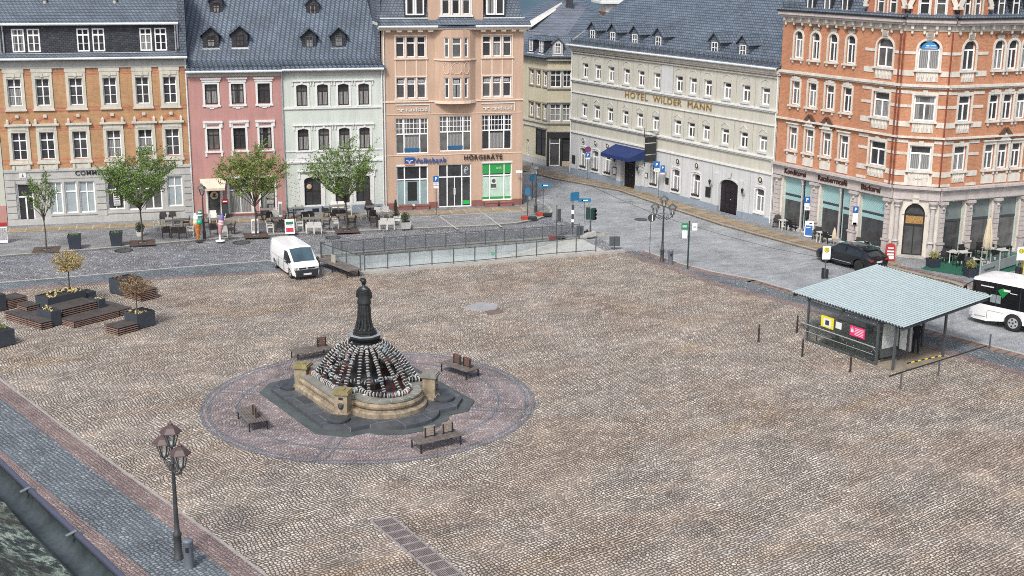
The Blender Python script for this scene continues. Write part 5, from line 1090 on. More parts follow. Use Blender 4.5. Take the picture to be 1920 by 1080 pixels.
sides=['on the side facing the camera','on the right side','on the far side','on the left side']
for i in range(NR):
    p=rimpt((i+.5)/NR); a=math.atan2(p.y,p.x); top=Vector((.72*math.cos(a),.72*math.sin(a),2.66)); bot=Vector((p.x,p.y,1.1))
    pts=[]
    for k in range(9):
        t=k/8; v=top.lerp(bot,t); v.z+=.33*math.sin(PI*t)*(1-t*.25); pts.append(v)
    wa=(a+FA)%(2*PI); sd=sides[0] if 3.93<wa<5.5 else sides[1] if wa>=5.5 or wa<.78 else sides[2] if wa<2.36 else sides[3]
    garland(pts,.092,'egg_garland','sloping black and white egg garland hanging from the pedestal '+sd)
loop=[Vector((x,y,1.06+.03*math.sin(i*2.1))) for i,(x,y) in enumerate(rim+[rim[0]])]
g_=garland(loop,.13,'rim_garland','black and white egg garland running level round the basin rim',.08,.1)
mid_=[]
for k in range(41):
    a=2*PI*k/40; mid_.append((1.62*math.cos(a),1.62*math.sin(a),1.30+.06*math.sin(k*1.3)))
g2=garland(mid_,.10,'hoop_garland','black and white egg hoop circling the crown halfway in',.08,.14)
# ================================================================ BENCHES round the fountain
def bench(c,ang,label,backs,w=.93,L=2.0,grp='slatted benches round the fountain',pale=False):
    e=empty('bench',label,'bench',(c.x,c.y,0.012),ang,grp)
    s=MB()
    for k in range(8): y=-w/2+.055+k*(w-.11)/7; s.box(-L/2,L/2,y-.045,y+.045,.42,.46)
    s.build('seat',MT['bwood'],e)
    f=MB()
    for x in(-L/2+.12,L/2-.12):
        f.bar((x,-w/2+.05,.39),(x,w/2-.05,.39),.05)
    f.bar((-L/2+.12,0,.36),(L/2-.12,0,.36),.04); f.build('frame',MT['black'],e)
    for x in(-L/2+.12,L/2-.12):
        for y in(-w/2+.08,w/2-.08): l=MB(); l.bar((x,y,.39),(x,y,0),.05); l.build('leg',MT['black'],e)
    for bx in backs:
        b=MB(); b.box(bx-.24,bx-.2,-.02,.02,.4,.9); b.box(bx+.2,bx+.24,-.02,.02,.4,.9); b.build('back_post',MT['black'],e)
        b=MB()
        for k in range(4): b.box(bx-.26,bx+.26,.02,.05,.53+k*.11,.62+k*.11)
        b.build('backrest',MT['woodl'] if pale else MT['woodred'],e)
    return e
MT['bwood']=mat('bench_slats',(.17,.145,.13),.7,.3,3,.25,20); MT['woodred']=mat('backrest_wood',(.15,.085,.065),.7,.2)
bench(G(473,777,.45),R(-63),'slatted bench left of the fountain, its backrest farthest from the lamp',[ .35])
bench(G(583,654,.45),R(33),'slatted bench behind the fountain beside the left garlands',[.6])
bench(G(862,685,.45),R(-45),'slatted bench to the right of the fountain with two dark backrests',[-.2,.5])
bench(G(818,818,.45),R(33),'slatted bench in front of the fountain with two pale wooden backrests',[-.3,.55],pale=True,L=2.1)
# long bench by the ramp
a_=G(512,387+400-387 if 0 else 486,.5); 
e=empty('plank_bench','long dark plank bench beside the end of the ramp railing and the van','bench',(*G(637,497,.45)[:2],.012),R(-52))
s=MB(); 
for k in range(4): s.box(-2.2,1.9,-.5+k*.26,-.27+k*.26,.45,.5)
s.build('seat',MT['bwood'],e)
for x in(-1.9,-.2,1.6):
    for y in(-.42,.42): l=MB(); l.bar((x,y,.45),(x,y,0),.06); l.build('leg',MT['black'],e)
s=MB()
for x in(-1.9,-.2,1.6): s.bar((x,-.42,.42),(x,.42,.42),.05)
s.build('frame',MT['black'],e)
s=MB(); s.box(-.9,-.4,-.1,-.06,.5,1.0); s.build('backrest',mat('clear_backrest',(.45,.42,.38),.5),e)
# ================================================================ DECKS and planters
DO=Vector((-25.1,66.6)); 
def deck(o,a,x0,x1,y0,y1,h,label,grp='slatted timber decks'):
    e1=Vector((math.cos(a),math.sin(a))); n1=Vector((-e1.y,e1.x)); c=o+e1*(x0+x1)/2+n1*(y0+y1)/2
    e=empty('timber_deck',label,'deck',(c.x,c.y,.012),a,grp); X=(x1-x0)/2;Y=(y1-y0)/2
    t=MB(); k=max(2,int(2*Y/.12)); 
    for i in range(k): y=-Y+(i+.5)*2*Y/k; t.box(-X,X,y-.052,y+.052,h-.035,h)
    t.build('deck_top',MT['dtop'],e)
    s=MB(); m=max(2,int(h/.11)); 
    for i in range(m):
        z=.05+i*(h-.08)/m
        s.box(-X,X,-Y,-Y+.05,z,z+.045); s.box(-X,X,Y-.05,Y,z,z+.045); s.box(-X,-X+.05,-Y,Y,z,z+.045); s.box(X-.05,X,-Y,Y,z,z+.045)
    s.build('side_slats',MT['dside'],e)
    b=MB(); b.box(-X+.1,X-.1,-Y+.1,Y-.1,.01,h-.06); b.build('core',MT['black'],e); return e
MT['dtop']=mat('deck_wood',(.095,.08,.075),.75,.3,2,.3,20); MT['dside']=mat('deck_side',(.26,.17,.14),.75,.25,3,.2,20)
pq=random.Random(4)
def leaves(mb,c,rad,n,size,m=0,rnd=pq,flat=1.):
    for _ in range(n):
        v=Vector([rnd.gauss(0,1) for _ in range(3)]).normalized()*rnd.random()**.4; p=Vector(c)+Vector((v.x*rad[0],v.y*rad[1],v.z*rad[2]))
        a=Vector([rnd.uniform(-1,1) for _ in range(3)]).normalized(); b=a.orthogonal().normalized(); w=size*rnd.uniform(.6,1.3)
        mb.add([p-a*w*.5,p+b*w*.3,p+a*w*.5,p-b*w*.3],[(0,1,2,3)],m)
LF=[mat('leaf_spring',(.15,.245,.055),.7,.35,6),mat('leaf_spring_dark',(.085,.13,.035),.7,.3,6),mat('leaf_gold',(.33,.235,.08),.8,.3,5),mat('leaf_brown',(.20,.125,.09),.8,.3,5),mat('leaf_pale',(.52,.44,.20),.7,.3,5),mat('leaf_evergreen',(.025,.045,.018),.7,.3,8),mat('leaf_olive',(.22,.21,.06),.7,.3,6)]
def planter(o,a,x0,x1,y0,y1,h,label,plant=None,grp='anthracite planters of the seating group'):
    e1=Vector((math.cos(a),math.sin(a))); n1=Vector((-e1.y,e1.x)); c=o+e1*(x0+x1)/2+n1*(y0+y1)/2
    e=empty('planter',label,'planter',(c.x,c.y,.012),a,grp); X=(x1-x0)/2;Y=(y1-y0)/2; t=.035
    b=MB(); b.box(-X,X,-Y,-Y+t,.04,h); b.box(-X,X,Y-t,Y,.04,h); b.box(-X,-X+t,-Y+t,Y-t,.04,h); b.box(X-t,X,-Y+t,Y-t,.04,h); b.box(-X+.06,X-.06,-Y+.06,Y-.06,0,.04)
    b.build('box',MT['anth'],e); b=MB(); b.box(-X+t,X-t,-Y+t,Y-t,h-.14,h-.07); b.build('soil',MT['soil'],e)
    if plant:
        b=MB(); n=int(X*Y*4*plant[1])
        for _ in range(n):
            x=pq.uniform(-X+.12,X-.12);y=pq.uniform(-Y+.12,Y-.12); leaves(b,(x,y,h-.02+pq.uniform(0,plant[2])),(.09,.09,.07),9,.11)
        b.build('plants',LF[plant[0]],e)
    return e
dA=R(53)
deck(DO,dA,-.05,.62,-.1,1.25,.42,'narrow low deck end left of the small front planter'); deck(DO,dA,-.05,1.5,1.25,3.4,.42,'low dark timber deck at the left behind the front planter')
deck(DO,dA,1.27,4.18,-1.1,.2,.36,'long low timber deck at the front of the seating group'); deck(DO,dA,4.18,5.0,-1.1,1.15,.36,'low timber deck at the right end of the seating group')
deck(DO,dA,1.5,3.75,.25,1.6,.75,'high timber deck before the long flower planter'); deck(DO,dA,.75,1.55,2.4,3.4,.7,'small slatted deck behind the long planter at its left end')
planter(DO,dA,.62,1.25,0,1.25,.85,'small dark planter with pale plants at the front of the decks',(4,9,.05)); planter(DO,dA,1.55,3.97,1.6,2.8,1.12,'long dark planter of yellow flowers under the golden tree',(4,10,.08))
planter(DO,dA,3.75,4.17,.1,1.05,.85,'narrow dark planter at the right end of the high deck',(4,10,.05)); planter(DO,dA,4.05,4.7,1.7,2.5,.9,'small dark planter behind the right end of the long one')
D2=Vector((-20.,66.7)); planter(D2,dA,0,1.18,0,1.08,.85,'square dark planter under the brown leaved tree',(4,9,.06)); deck(D2,dA,-1.3,0,-.1,1.05,.42,'small timber deck beside the brown tree planter')
planter(D2,dA,3.8,5.2,6.25,7.6,.9,'dark planter behind the others near the blue paving',(3,6,.2)); deck(D2,dA,3.7,4.9,4.5,6.2,.6,'timber deck beside the rear planter')
deck(DO,dA,1.1,2.4,4.9,6.1,.55,'timber deck at the left edge beyond the decks'); planter(DO,dA,-.2,1.05,4.9,6.4,.95,'dark planter at the left edge above its deck'); 
planter(DO,dA,-4.2,-2.35,-1.25,-.1,.85,'dark planter with pale green grass at the left edge, nearest the camera',(0,7,.25))
# ================================================================ TREES
def branchy(seed,trunk_h,crown,tr=.07,limbs=9,leafn=2600,lsize=.11,mats=(0,1),spread=1.,top=1.,base_z=0.,tw=4):
    """trunk, limbs, then leaves along the twigs; crown=(rx,rz)"""
    rn=random.Random(seed); T=MB(); Lm=MB(); rx_,rz_=crown; tips=[]
    T.tube([(0,0,0),(.03,.02,trunk_h*.5),(-.02,.0,trunk_h)],[tr,tr*.8,tr*.7],8)
    for i in range(limbs):
        a=2*PI*i/limbs+rn.uniform(-.3,.3); el=rn.uniform(.25,1.)*spread; 
        L=rz_*rn.uniform(1.1,1.75)*top; st=Vector((0,0,trunk_h*rn.uniform(.86,1.0)))
        if i==0: el=.05; L=rz_*1.9*top
        end=Vector((math.cos(a)*rx_*el,math.sin(a)*rx_*el,trunk_h+L*math.sqrt(max(.08,1-(el*.8)**2)))); m1=st.lerp(end,.5)+Vector((math.cos(a),math.sin(a),0))*rx_*.12
        pts=[st,st.lerp(m1,.5)+Vector((0,0,.05)),m1,m1.lerp(end,.6),end]; T.tube(pts,[tr*.5,tr*.4,tr*.28,tr*.17,tr*.07],5)
        for k in range(tw*2):
            t=rn.uniform(.25,1.); b=pts[1].lerp(pts[4],t) if t>.5 else m1.lerp(pts[1],rn.random()); a2_=a+rn.uniform(-1.3,1.3)
            e2=b+Vector((math.cos(a2_)*rx_*.36*rn.uniform(.5,1.2),math.sin(a2_)*rx_*.36*rn.uniform(.5,1.2),rz_*rn.uniform(.05,.5)))
            T.tube([b,b.lerp(e2,.5)+Vector((0,0,.04)),e2],[tr*.14,tr*.09,tr*.04],4,cap=False); tips.append((b,e2))
            for _ in range(2):
                a3=a2_+rn.uniform(-1,1); s_=b.lerp(e2,rn.uniform(.3,.9)); e3=s_+Vector((math.cos(a3)*rx_*.22,math.sin(a3)*rx_*.22,rz_*rn.uniform(-.02,.3)))
                T.tube([s_,e3],[tr*.08,tr*.03],3,cap=False); tips.append((s_,e3))
    per=max(3,leafn//len(tips))
    for b,e_ in tips:
        for _ in range(per):
            t=rn.random(); p=b.lerp(e_,t)+Vector([rn.gauss(0,.05*rx_/2) for _ in range(3)])
            u=Vector([rn.uniform(-1,1) for _ in range(3)]).normalized(); v=u.orthogonal().normalized(); w=lsize*rn.uniform(.5,1.3)
            Lm.add([p-u*w*.5,p+v*w*.32,p+u*w*.5,p-v*w*.32],[(0,1,2,3)],0 if rn.random()<.62 else 1)
    return T,Lm,mats
def tree(px,seed,trunk_h,crown,label,z=.126,cat='tree',name='young_tree',grp='young trees before the houses',rz=0,**k):
    g=G(*px,z); e=empty(name,label,cat,g,rz,grp); T,Lm,mt=branchy(seed,trunk_h,crown,**k); T.build('trunk',MT['bark'],e); Lm.build('crown',[LF[i] for i in mt],e); return e
tree((267,455),1,2.5,(2.5,2.05),'broad green young tree before the ochre bank house',leafn=14500,lsize=.11,limbs=17,tw=9,mats=(0,1))
tree((480,441),2,2.35,(2.35,1.9),'young tree with olive brown tips before the pink house',leafn=14500,lsize=.105,limbs=17,tw=9,mats=(0,6))
tree((650,432),3,2.2,(2.5,2.2),'loose spiky green young tree before the mint house',leafn=10500,lsize=.11,limbs=17,tw=8,mats=(0,1))
tree((87,468),4,2.2,(1.05,1.5),'smallest thin green tree at the far left of the row',leafn=3200,lsize=.09,limbs=10,tw=7,mats=(0,1),tr=.055)
def globe_tree(p,seed,th,r,label,mi,n):
    e=empty('globe_tree',label,'tree',p,0,'globe trees in the planters'); rn=random.Random(seed); T=MB(); Lm=MB(); T.tube([(0,0,0),(.02,0,th)],[.04,.03],7); c=Vector((0,0,th+r*.45))
    for _ in range(90):
        v=Vector([rn.gauss(0,1) for _ in range(3)]).normalized(); v.z*=.62; v.z+=.05; en=c+v*r*rn.uniform(.8,1.08); st_=Vector((0,0,th-.05)); m_=st_.lerp(en,.5)+Vector((0,0,.03)); T.tube([st_,m_,en],[.012,.008,.003],3,cap=False)
        for _ in range(n//90):
            q_=m_.lerp(en,rn.uniform(.1,1.05))+Vector([rn.gauss(0,.045) for _ in range(3)]); u=Vector([rn.uniform(-1,1) for _ in range(3)]).normalized(); w_=u.orthogonal().normalized(); w=.07*rn.uniform(.6,1.3); Lm.add([q_-u*w*.5,q_+w_*w*.35,q_+u*w*.5,q_-w_*w*.35],[(0,1,2,3)],0 if rn.random()<.7 else 1)
    T.build('trunk',MT['bark'],e); Lm.build('crown',[LF[i] for i in mi],e)
globe_tree(G(130,538,1.05),7,1.05,.98,'golden leaved globe tree standing in the long flower planter',(2,4),2800)
globe_tree(G(257,589,.78),8,1.1,.88,'brown leaved globe tree in the square planter',(3,2),2600)
def grate(px,label):
    p=G(*px,.13); e=empty('tree_grate',label,'tree grate',(p.x,p.y,.128),R(15),'square grates at the tree feet'); q=MB(); q.box(-.85,.85,-.85,-.3,0,.02); q.box(-.85,.85,.3,.85,0,.02); q.box(-.85,-.3,-.3,.3,0,.02); q.box(.3,.85,-.3,.3,0,.02)
    q.build('grid',mat('grate_brown',(.085,.06,.05),.8,.3,3),e); q=MB(); q.lathe([(.28,0),(.28,.035),(.34,.035),(.34,.0)],16,cap=False); q.build('ring',MT['iron'],e)
for px,l in(((87,468),'grate at the foot of the smallest tree'),((267,455),'grate at the foot of the tree before the ochre house'),((480,441),'grate at the foot of the tree before the pink house'),((650,432),'grate at the foot of the tree before the mint house')): grate(px,l)
# box planters and topiary before the houses
def boxpot(px,label,w0,w1,h,mt,plant=None,z=.126,cat='planter',name='tub_planter',grp=None):
    p=G(*px,z); e=empty(name,label,cat,p,R(14),grp); q=MB(); a,b=w0/2,w1/2; vs=[(-a,-a,0),(a,-a,0),(a,a,0),(-a,a,0),(-b,-b,h),(b,-b,h),(b,b,h),(-b,b,h),(-b+.05,-b+.05,h),(b-.05,-b+.05,h),(b-.05,b-.05,h),(-b+.05,b-.05,h),(-b+.05,-b+.05,h-.08),(b-.05,-b+.05,h-.08),(b-.05,b-.05,h-.08),(-b+.05,b-.05,h-.08)]
    q.add(vs,[(0,3,2,1),(0,1,5,4),(1,2,6,5),(2,3,7,6),(3,0,4,7),(4,5,9,8),(5,6,10,9),(6,7,11,10),(7,4,8,11),(8,9,13,12),(9,10,14,13),(10,11,15,14),(11,8,12,15)]); q.build('tub',mt,e)
    q=MB(); q.box(-b+.05,b-.05,-b+.05,b-.05,h-.12,h-.06); q.build('soil',MT['soil'],e)
    if plant=='low': q=MB(); leaves(q,(0,0,h-.02),(b-.06,b-.06,.07),260,.08); q.build('plants',LF[1],e)
    if plant=='cone': q=MB(); [leaves(q,(0,0,h+.05+k*.11),(.27*(1-k/10)+.03,.27*(1-k/10)+.03,.09),110,.07) for k in range(10)]; q.build('plants',LF[5],e)
    if plant=='ball': q=MB(); leaves(q,(0,0,h+.32),(.34,.34,.38),900,.07); q.build('plants',LF[5],e)
    if plant=='bush': q=MB(); leaves(q,(0,0,h+.25),(.33,.33,.3),500,.08); q.build('plants',LF[6],e)
    return e
dk=mat('planter_navy',(.03,.038,.055),.55,.1)
boxpot((141,466),'dark tapered planter between the smallest tree and its twin planter',.66,.86,.95,dk,'low',grp='tapered dark planters'); boxpot((219,460),'dark tapered planter just left of the broad green tree',.66,.86,.95,dk,'low',grp='tapered dark planters')
boxpot((263,442),'round topiary in a white pot against the ochre bank house',.4,.5,.3,MT['white'],'ball'); boxpot((742,405),'cone shaped topiary in a small pot at the corner of the peach building',.35,.4,.15,dk,'cone'); boxpot((760,428),'round topiary in a grey stone planter at the end of the cafe tables',.62,.78,.5,MT['sandg'],'ball')
boxpot((1749,500),'dark square planter with a small bush left of the green carpet',.62,.72,.55,dk,'bush',z=.13); boxpot((1819,518),'dark square planter with a small bush at the front corner of the green carpet',.62,.72,.55,dk,'bush',z=.13)
# ================================================================ VEHICLES (x forward from the tail, y to the left)
def interp(tab,x):
    if x<=tab[0][0]: return tab[0][1:]
    for a,b in zip(tab,tab[1:]):
        if x<=b[0]:
            t=(x-a[0])/max(1e-9,b[0]-a[0]); return tuple(p+(q-p)*t for p,q in zip(a[1:],b[1:]))
    return tab[-1][1:]
def carbody(L,tab,wheels,wr,keyf,mats,parent,zsill,extra=()):
    """tab rows: x, w_sill,w_low,z_low,w_belt,z_belt,w_top,z_top,w_edge,z_edge,z_mid ; keyf(x,j)->part name"""
    xs=sorted({r[0] for r in tab}|set(extra)|{round(wx+(wr+.07)*math.cos(PI*k/8),4) for wx in wheels for k in range(9)})
    parts={}; rows=[]
    for x in xs:
        ws,wl,zl,wb,zb,wt,zt,we,ze,zm=interp(tab,x); z0=zsill
        for wx in wheels:
            d=abs(x-wx)
            if d<=wr+.071: z0=max(z0,wr*.95+math.sqrt(max(0,(wr+.07)**2-d*d)))
        zl=max(zl,z0+.02); zb=max(zb,zl+.02)
        rows.append([(0,z0),(ws,z0),(wl,zl),(wb,zb),(wt,max(zt,zb+.004)),(we,ze),(0,zm)])
    for i in range(len(xs)-1):
        for j in range(6):
            nm=keyf((xs[i]+xs[i+1])/2,j); mb=parts.setdefault(nm,MB())
            for s in(1,-1):
                a,b=rows[i][j],rows[i][j+1]; c,d=rows[i+1][j+1],rows[i+1][j]
                q=[(xs[i],s*a[0],a[1]),(xs[i],s*b[0],b[1]),(xs[i+1],s*c[0],c[1]),(xs[i+1],s*d[0],d[1])]
                if s>0: q=q[::-1]
                mb.add(q,[(0,1,2,3)])
    for i,fl in ((0,1),(len(xs)-1,0)):
        mb=parts['body']; r=rows[i]; loop=[(xs[i],y,z) for y,z in r]+[(xs[i],-y,z) for y,z in r[::-1][1:-1]]
        mb.add(loop,[tuple(range(len(loop)))[::(1 if fl else -1)]])
    out={}
    for nm,mb in parts.items():
        me=mb.data(nm,mats.get(nm,mats['body']),None)
        import bmesh as bm_; bb=bm_.new(); bb.from_mesh(me); bm_.ops.remove_doubles(bb,verts=bb.verts,dist=.0005); bm_.ops.recalc_face_normals(bb,faces=bb.faces); 
        for f in bb.faces: f.smooth=True
        bb.to_mesh(me); bb.free()
        try: me.set_sharp_from_angle(angle=R(32))
        except Exception: pass
        out[nm]=inst(nm,me,parent)
    return out
def wheel(parent,x,y,r,w=.22,rim='alu',s=1):
    q=MB(); q.tube([(x,y-s*w,r),(x,y-s*w*.95,r),(x,y-s*.02,r),(x,y,r)],[r*.9,r,r,r*.88],22); W_=q.build('wheel',MT['tyre'],parent,smooth=40)
    q=MB(); q.tube([(x,y-s*.03,r),(x,y+s*.004,r)],[r*.66,r*.62],18); 
    q.build('rim',MT[rim],W_,smooth=40); q=MB()
    for k in range(5):
        a=2*PI*k/5; q.sph((x+r*.4*math.cos(a),y+s*.006,r+r*.4*math.sin(a)),r*.12,6,4,0,(1,.1,1))
    q.sph((x,y+s*.01,r),r*.13,8,5,0,(1,.3,1)); q.build('rim_opening',MT['black'],W_)
MT['tyre']=mat('tyre',(.018,.018,.019),.85,.1); MT['vwhite']=mat('van_paint',(.80,.81,.81),.25,.02,coat=.5,fine=0); MT['vblack']=mat('black_paint',(.008,.008,.01),.12,.0,coat=.6,fine=0)
MT['cglass']=mat('car_glass',(.02,.026,.03),.05,.2,fine=0); MT['wscreen']=mat('windscreen',(.05,.085,.105),.06,.3,1.2,fine=0); MT['plast']=mat('bumper_plastic',(.025,.028,.036),.55,.05); MT['lamp']=mat('headlamp',(.5,.52,.54),.15,.2,metal=.4); MT['rimd']=mat('rim_dark',(.04,.04,.042),.35,.1,metal=.4)
MT['redl']=mat('tail_light',(.45,.02,.03),.2,.1); MT['plate']=mat('number_plate',(.7,.7,.7),.5,.25,14)
# white van
hd=R(-62); pf=G(546,521.5,.012); Lv=4.9; dv=Vector((math.cos(hd),math.sin(hd))); nv_=Vector((-dv.y,dv.x))
# front right wheel is at local (4.0,-.82)
o_=Vector(pf[:2])-dv*4.02*.95+nv_*.80*.95
van=empty('van','white panel van with dark bumper parked at the end of the ramp','van',(o_.x,o_.y,.012),hd); van.scale=(.95,.95,.95)
tab=[(0,.80,.84,.6,.90,1.1,.82,1.70,.72,1.90,1.95),(.12,.88,.93,.6,.95,1.1,.86,1.72,.76,1.92,1.97),(3.45,.88,.93,.6,.95,1.08,.86,1.70,.76,1.90,1.96),(3.62,.88,.93,.6,.95,1.06,.855,1.67,.74,1.85,1.90),(4.42,.87,.93,.6,.93,1.03,.86,1.08,.72,1.12,1.15),(4.72,.84,.90,.58,.87,.93,.80,.955,.6,.98,1.0),(4.84,.80,.85,.5,.8,.78,.74,.80,.55,.82,.83),(4.9,.68,.74,.45,.7,.62,.66,.66,.5,.68,.70)]
def kf(x,j):
    if 3.62<x<4.42 and j==5: return 'windscreen'
    if 3.62<x<4.30 and j==3: return 'side_window'
    if 3.0<x<3.62 and j==3: return 'side_window'
    return 'body'
carbody(Lv,tab,[.95,4.02],.33,kf,{'body':MT['vwhite'],'windscreen':MT['wscreen'],'side_window':MT['cglass']},van,.24,extra=(3.0,3.08))
q=MB(); q.box(3.02,3.12,-.945,-.90,1.08,1.70) ; q=MB()
for s in(1,-1): wheel(van,.95,.87*s,.33,s=s,rim='lamp'); wheel(van,4.02,.87*s,.33,s=s,rim='lamp')
q=MB(); pr_=[(-.86,4.62),(-.84,4.80),(-.70,4.93),(0,4.98),(.70,4.93),(.84,4.80),(.86,4.62)]
for z0,z1,k in((.24,.42,.0),(.42,.70,.02)):
    for (y0,x0),(y1,x1) in zip(pr_,pr_[1:]): q.add([(x0+k,y0,z0),(x1+k,y1,z0),(x1+k,y1,z1),(x0+k,y0,z1),(x0-.15,y0,z1),(x1-.15,y1,z1)],[(0,1,2,3),(3,2,5,4)])
q.build('bumper',MT['plast'],van)
q=MB(); q.box(4.84,4.93,-.52,.52,.73,.83); q.build('grille',MT['black'],van)
q=MB(); q.box(4.85,4.94,-.55,.55,.70,.73); q.build('grille_trim',MT['lamp'],van); q=MB(); q.tube([(4.88,0,.78),(4.955,0,.78)],.08,14); q.build('badge',MT['lamp'],van)
for s in(1,-1):
    q=MB(); q.add([(4.91,s*.53,.70),(4.82,s*.80,.72),(4.72,s*.90,.86),(4.86,s*.55,.84)],[(0,1,2,3),(3,2,1,0)]); q.obox((4.80,s*.68,.77),(.16,.28,.15),s*-.35); q.build('headlight',MT['lamp'],van)
    q=MB(); q.sph((3.98,s*1.05,1.14),.12,8,6,0,(.6,.8,1.1)); q.bar((3.95,s*.92,1.06),(3.98,s*1.04,1.1),.04); q.build('mirror',MT['plast'],van)
    q=MB(); q.box(3.15,3.33,s*.955-.02,s*.955+.02,.96,1.0); q.build('handle',MT['black'],van)
q=MB(); q.box(4.985,5.005,-.26,.26,.36,.47); q.build('number_plate',MT['plate'],van)
q=MB(); q.box(.6,3.0,-.955,-.945,1.02,1.035); q.box(3.0,3.015,-.957,-.93,.35,1.05); q.box(1.9,1.915,-.957,-.93,.35,1.05); q.build('door_seam',MT['steel'],van)
q=MB(); 
for y in(-.22,-.05,.14): q.obox((4.62,y,1.045),(.03,.12,.01),0,ry=R(20))
q.obox((4.7,0,1.0),(.02,.9,.008),0,ry=R(30)); q.build('bonnet_lettering',mat('letter_grey',(.35,.36,.38)),van)
q=MB(); q.obox((3.75,-.945,.93),(.3,.01,.07)); q.build('door_lettering',mat('letter_blue',(.05,.07,.2)),van)
q=MB(); q.obox((4.32,-.3,1.13),(.2,.25,.012),.2); q.obox((4.3,.05,1.14),(.2,.3,.012),-.1); q.build('papers',MT['white'],van)
# black coupe-like SUV
hd=R(124); dv=Vector((math.cos(hd),math.sin(hd))); nv_=Vector((-dv.y,dv.x)); pr2=G(1609,508.5,.012)
o_=Vector(pr2[:2])-dv*.95-nv_*.84
suv=empty('car','black sporty estate car parked in the street before the cafe','car',(o_.x,o_.y,.008),hd)
tab=[(0,.62,.82,.55,.86,.86,.80,.92,.6,.96,.98),(.14,.80,.90,.55,.93,.90,.85,1.0,.64,1.06,1.08),(.6,.86,.94,.55,.95,.96,.82,1.16,.68,1.32,1.36),(1.25,.88,.95,.55,.96,.98,.76,1.34,.62,1.47,1.51),(2.2,.88,.95,.55,.96,.97,.74,1.40,.60,1.53,1.56),(2.85,.88,.95,.55,.95,.95,.75,1.36,.60,1.48,1.51),(3.7,.88,.94,.55,.93,.92,.88,.96,.72,.99,1.02),(4.4,.84,.90,.52,.87,.82,.80,.86,.6,.88,.90),(4.72,.66,.74,.45,.7,.62,.62,.66,.5,.68,.69)]
def kf(x,j):
    if 2.85<x<3.7 and j==5: return 'windscreen'
    if .14<x<.95 and j==5: return 'rear_window'
    if j==3 and .75<x<3.55: return 'side_window'
    return 'body'
carbody(4.72,tab,[.92,3.80],.37,kf,{'body':MT['vblack'],'windscreen':MT['wscreen'],'rear_window':MT['cglass'],'side_window':MT['cglass']},suv,.22,extra=(.75,.95,3.55,2.0,2.06))
for s in(1,-1): wheel(suv,.92,.93*s,.37,s=s,rim='rimd'); wheel(suv,3.80,.93*s,.37,s=s,rim='rimd')
for s in(1,-1):
    q=MB(); q.obox((.03,s*.66,.84),(.12,.36,.11),s*.25); q.build('tail_light',MT['redl'],suv); q=MB(); q.obox((3.2,s*1.02,1.0),(.18,.16,.13)); q.build('mirror',MT['vblack'],suv)
    q=MB(); q.box(1.5,3.1,s*.955-.008,s*.955+.008,.42,.45); q.build('sill_trim',MT['lamp'],suv); q=MB(); q.box(2.03,2.07,s*.86-.08,s*.86+.05,.97,1.36); q.build('door_pillar',MT['vblack'],suv)
q=MB(); q.obox((-.01,0,.70),(.03,.5,.11)); q.build('number_plate',MT['plate'],suv); q=MB(); q.obox((-.0,0,.42),(.1,1.4,.14)); q.build('bumper',MT['plast'],suv); q=MB(); q.obox((.72,0,1.42),(.4,1.1,.03),0,ry=R(-8)); q.build('spoiler',MT['vblack'],suv)
# city bus
hd=R(133); dv=Vector((math.cos(hd),math.sin(hd))); nv_=Vector((-dv.y,dv.x)); pw=G(1897,622,.008)
o_=Vector(pw[:2])-dv*9.3-nv_*1.2
bus=empty('bus','white city bus with black window band at the right edge behind the shelter','bus',(o_.x,o_.y,.008),hd)
BL,BW,BH=12.,1.22,2.72
tab=[(0,1.18,1.2,.9,1.22,1.2,1.2,2.5,1.08,2.66,2.72),(10.8,1.2,1.22,.9,1.22,1.2,1.2,2.5,1.08,2.66,2.72),(11.6,1.14,1.2,.9,1.2,1.2,1.16,2.46,1.02,2.62,2.68),(11.9,.95,1.02,.9,1.02,1.2,.96,2.4,.85,2.54,2.58),(12.0,.7,.75,.9,.72,1.2,.68,2.34,.6,2.44,2.46)]
def kf(x,j): return 'window_band' if (j==3) else 'body'
carbody(12,tab,[2.8,9.3],.47,kf,{'body':MT['vwhite'],'window_band':MT['bband']},bus,.28) if 'bband' in MT else None
MT['bband']=mat('bus_glass',(.012,.013,.015),.07,.1,fine=0); carbody(12,tab,[2.8,9.3],.47,kf,{'body':MT['vwhite'],'window_band':MT['bband']},bus,.28)
for s in(1,-1): wheel(bus,2.8,1.19*s,.47,.3,'lamp',s); wheel(bus,9.3,1.19*s,.47,.3,'lamp',s)
q=MB(); q.add([(12.004,-.68,1.2),(12.004,.68,1.2),(12.004,.64,2.3),(12.004,-.64,2.3)],[(0,1,2,3)]); q.add([(12.0,.73,1.2),(11.9,1.025,1.2),(11.9,.965,2.4),(12.0,.685,2.3)],[(0,1,2,3)]); q.build('windscreen',MT['bband'],bus)
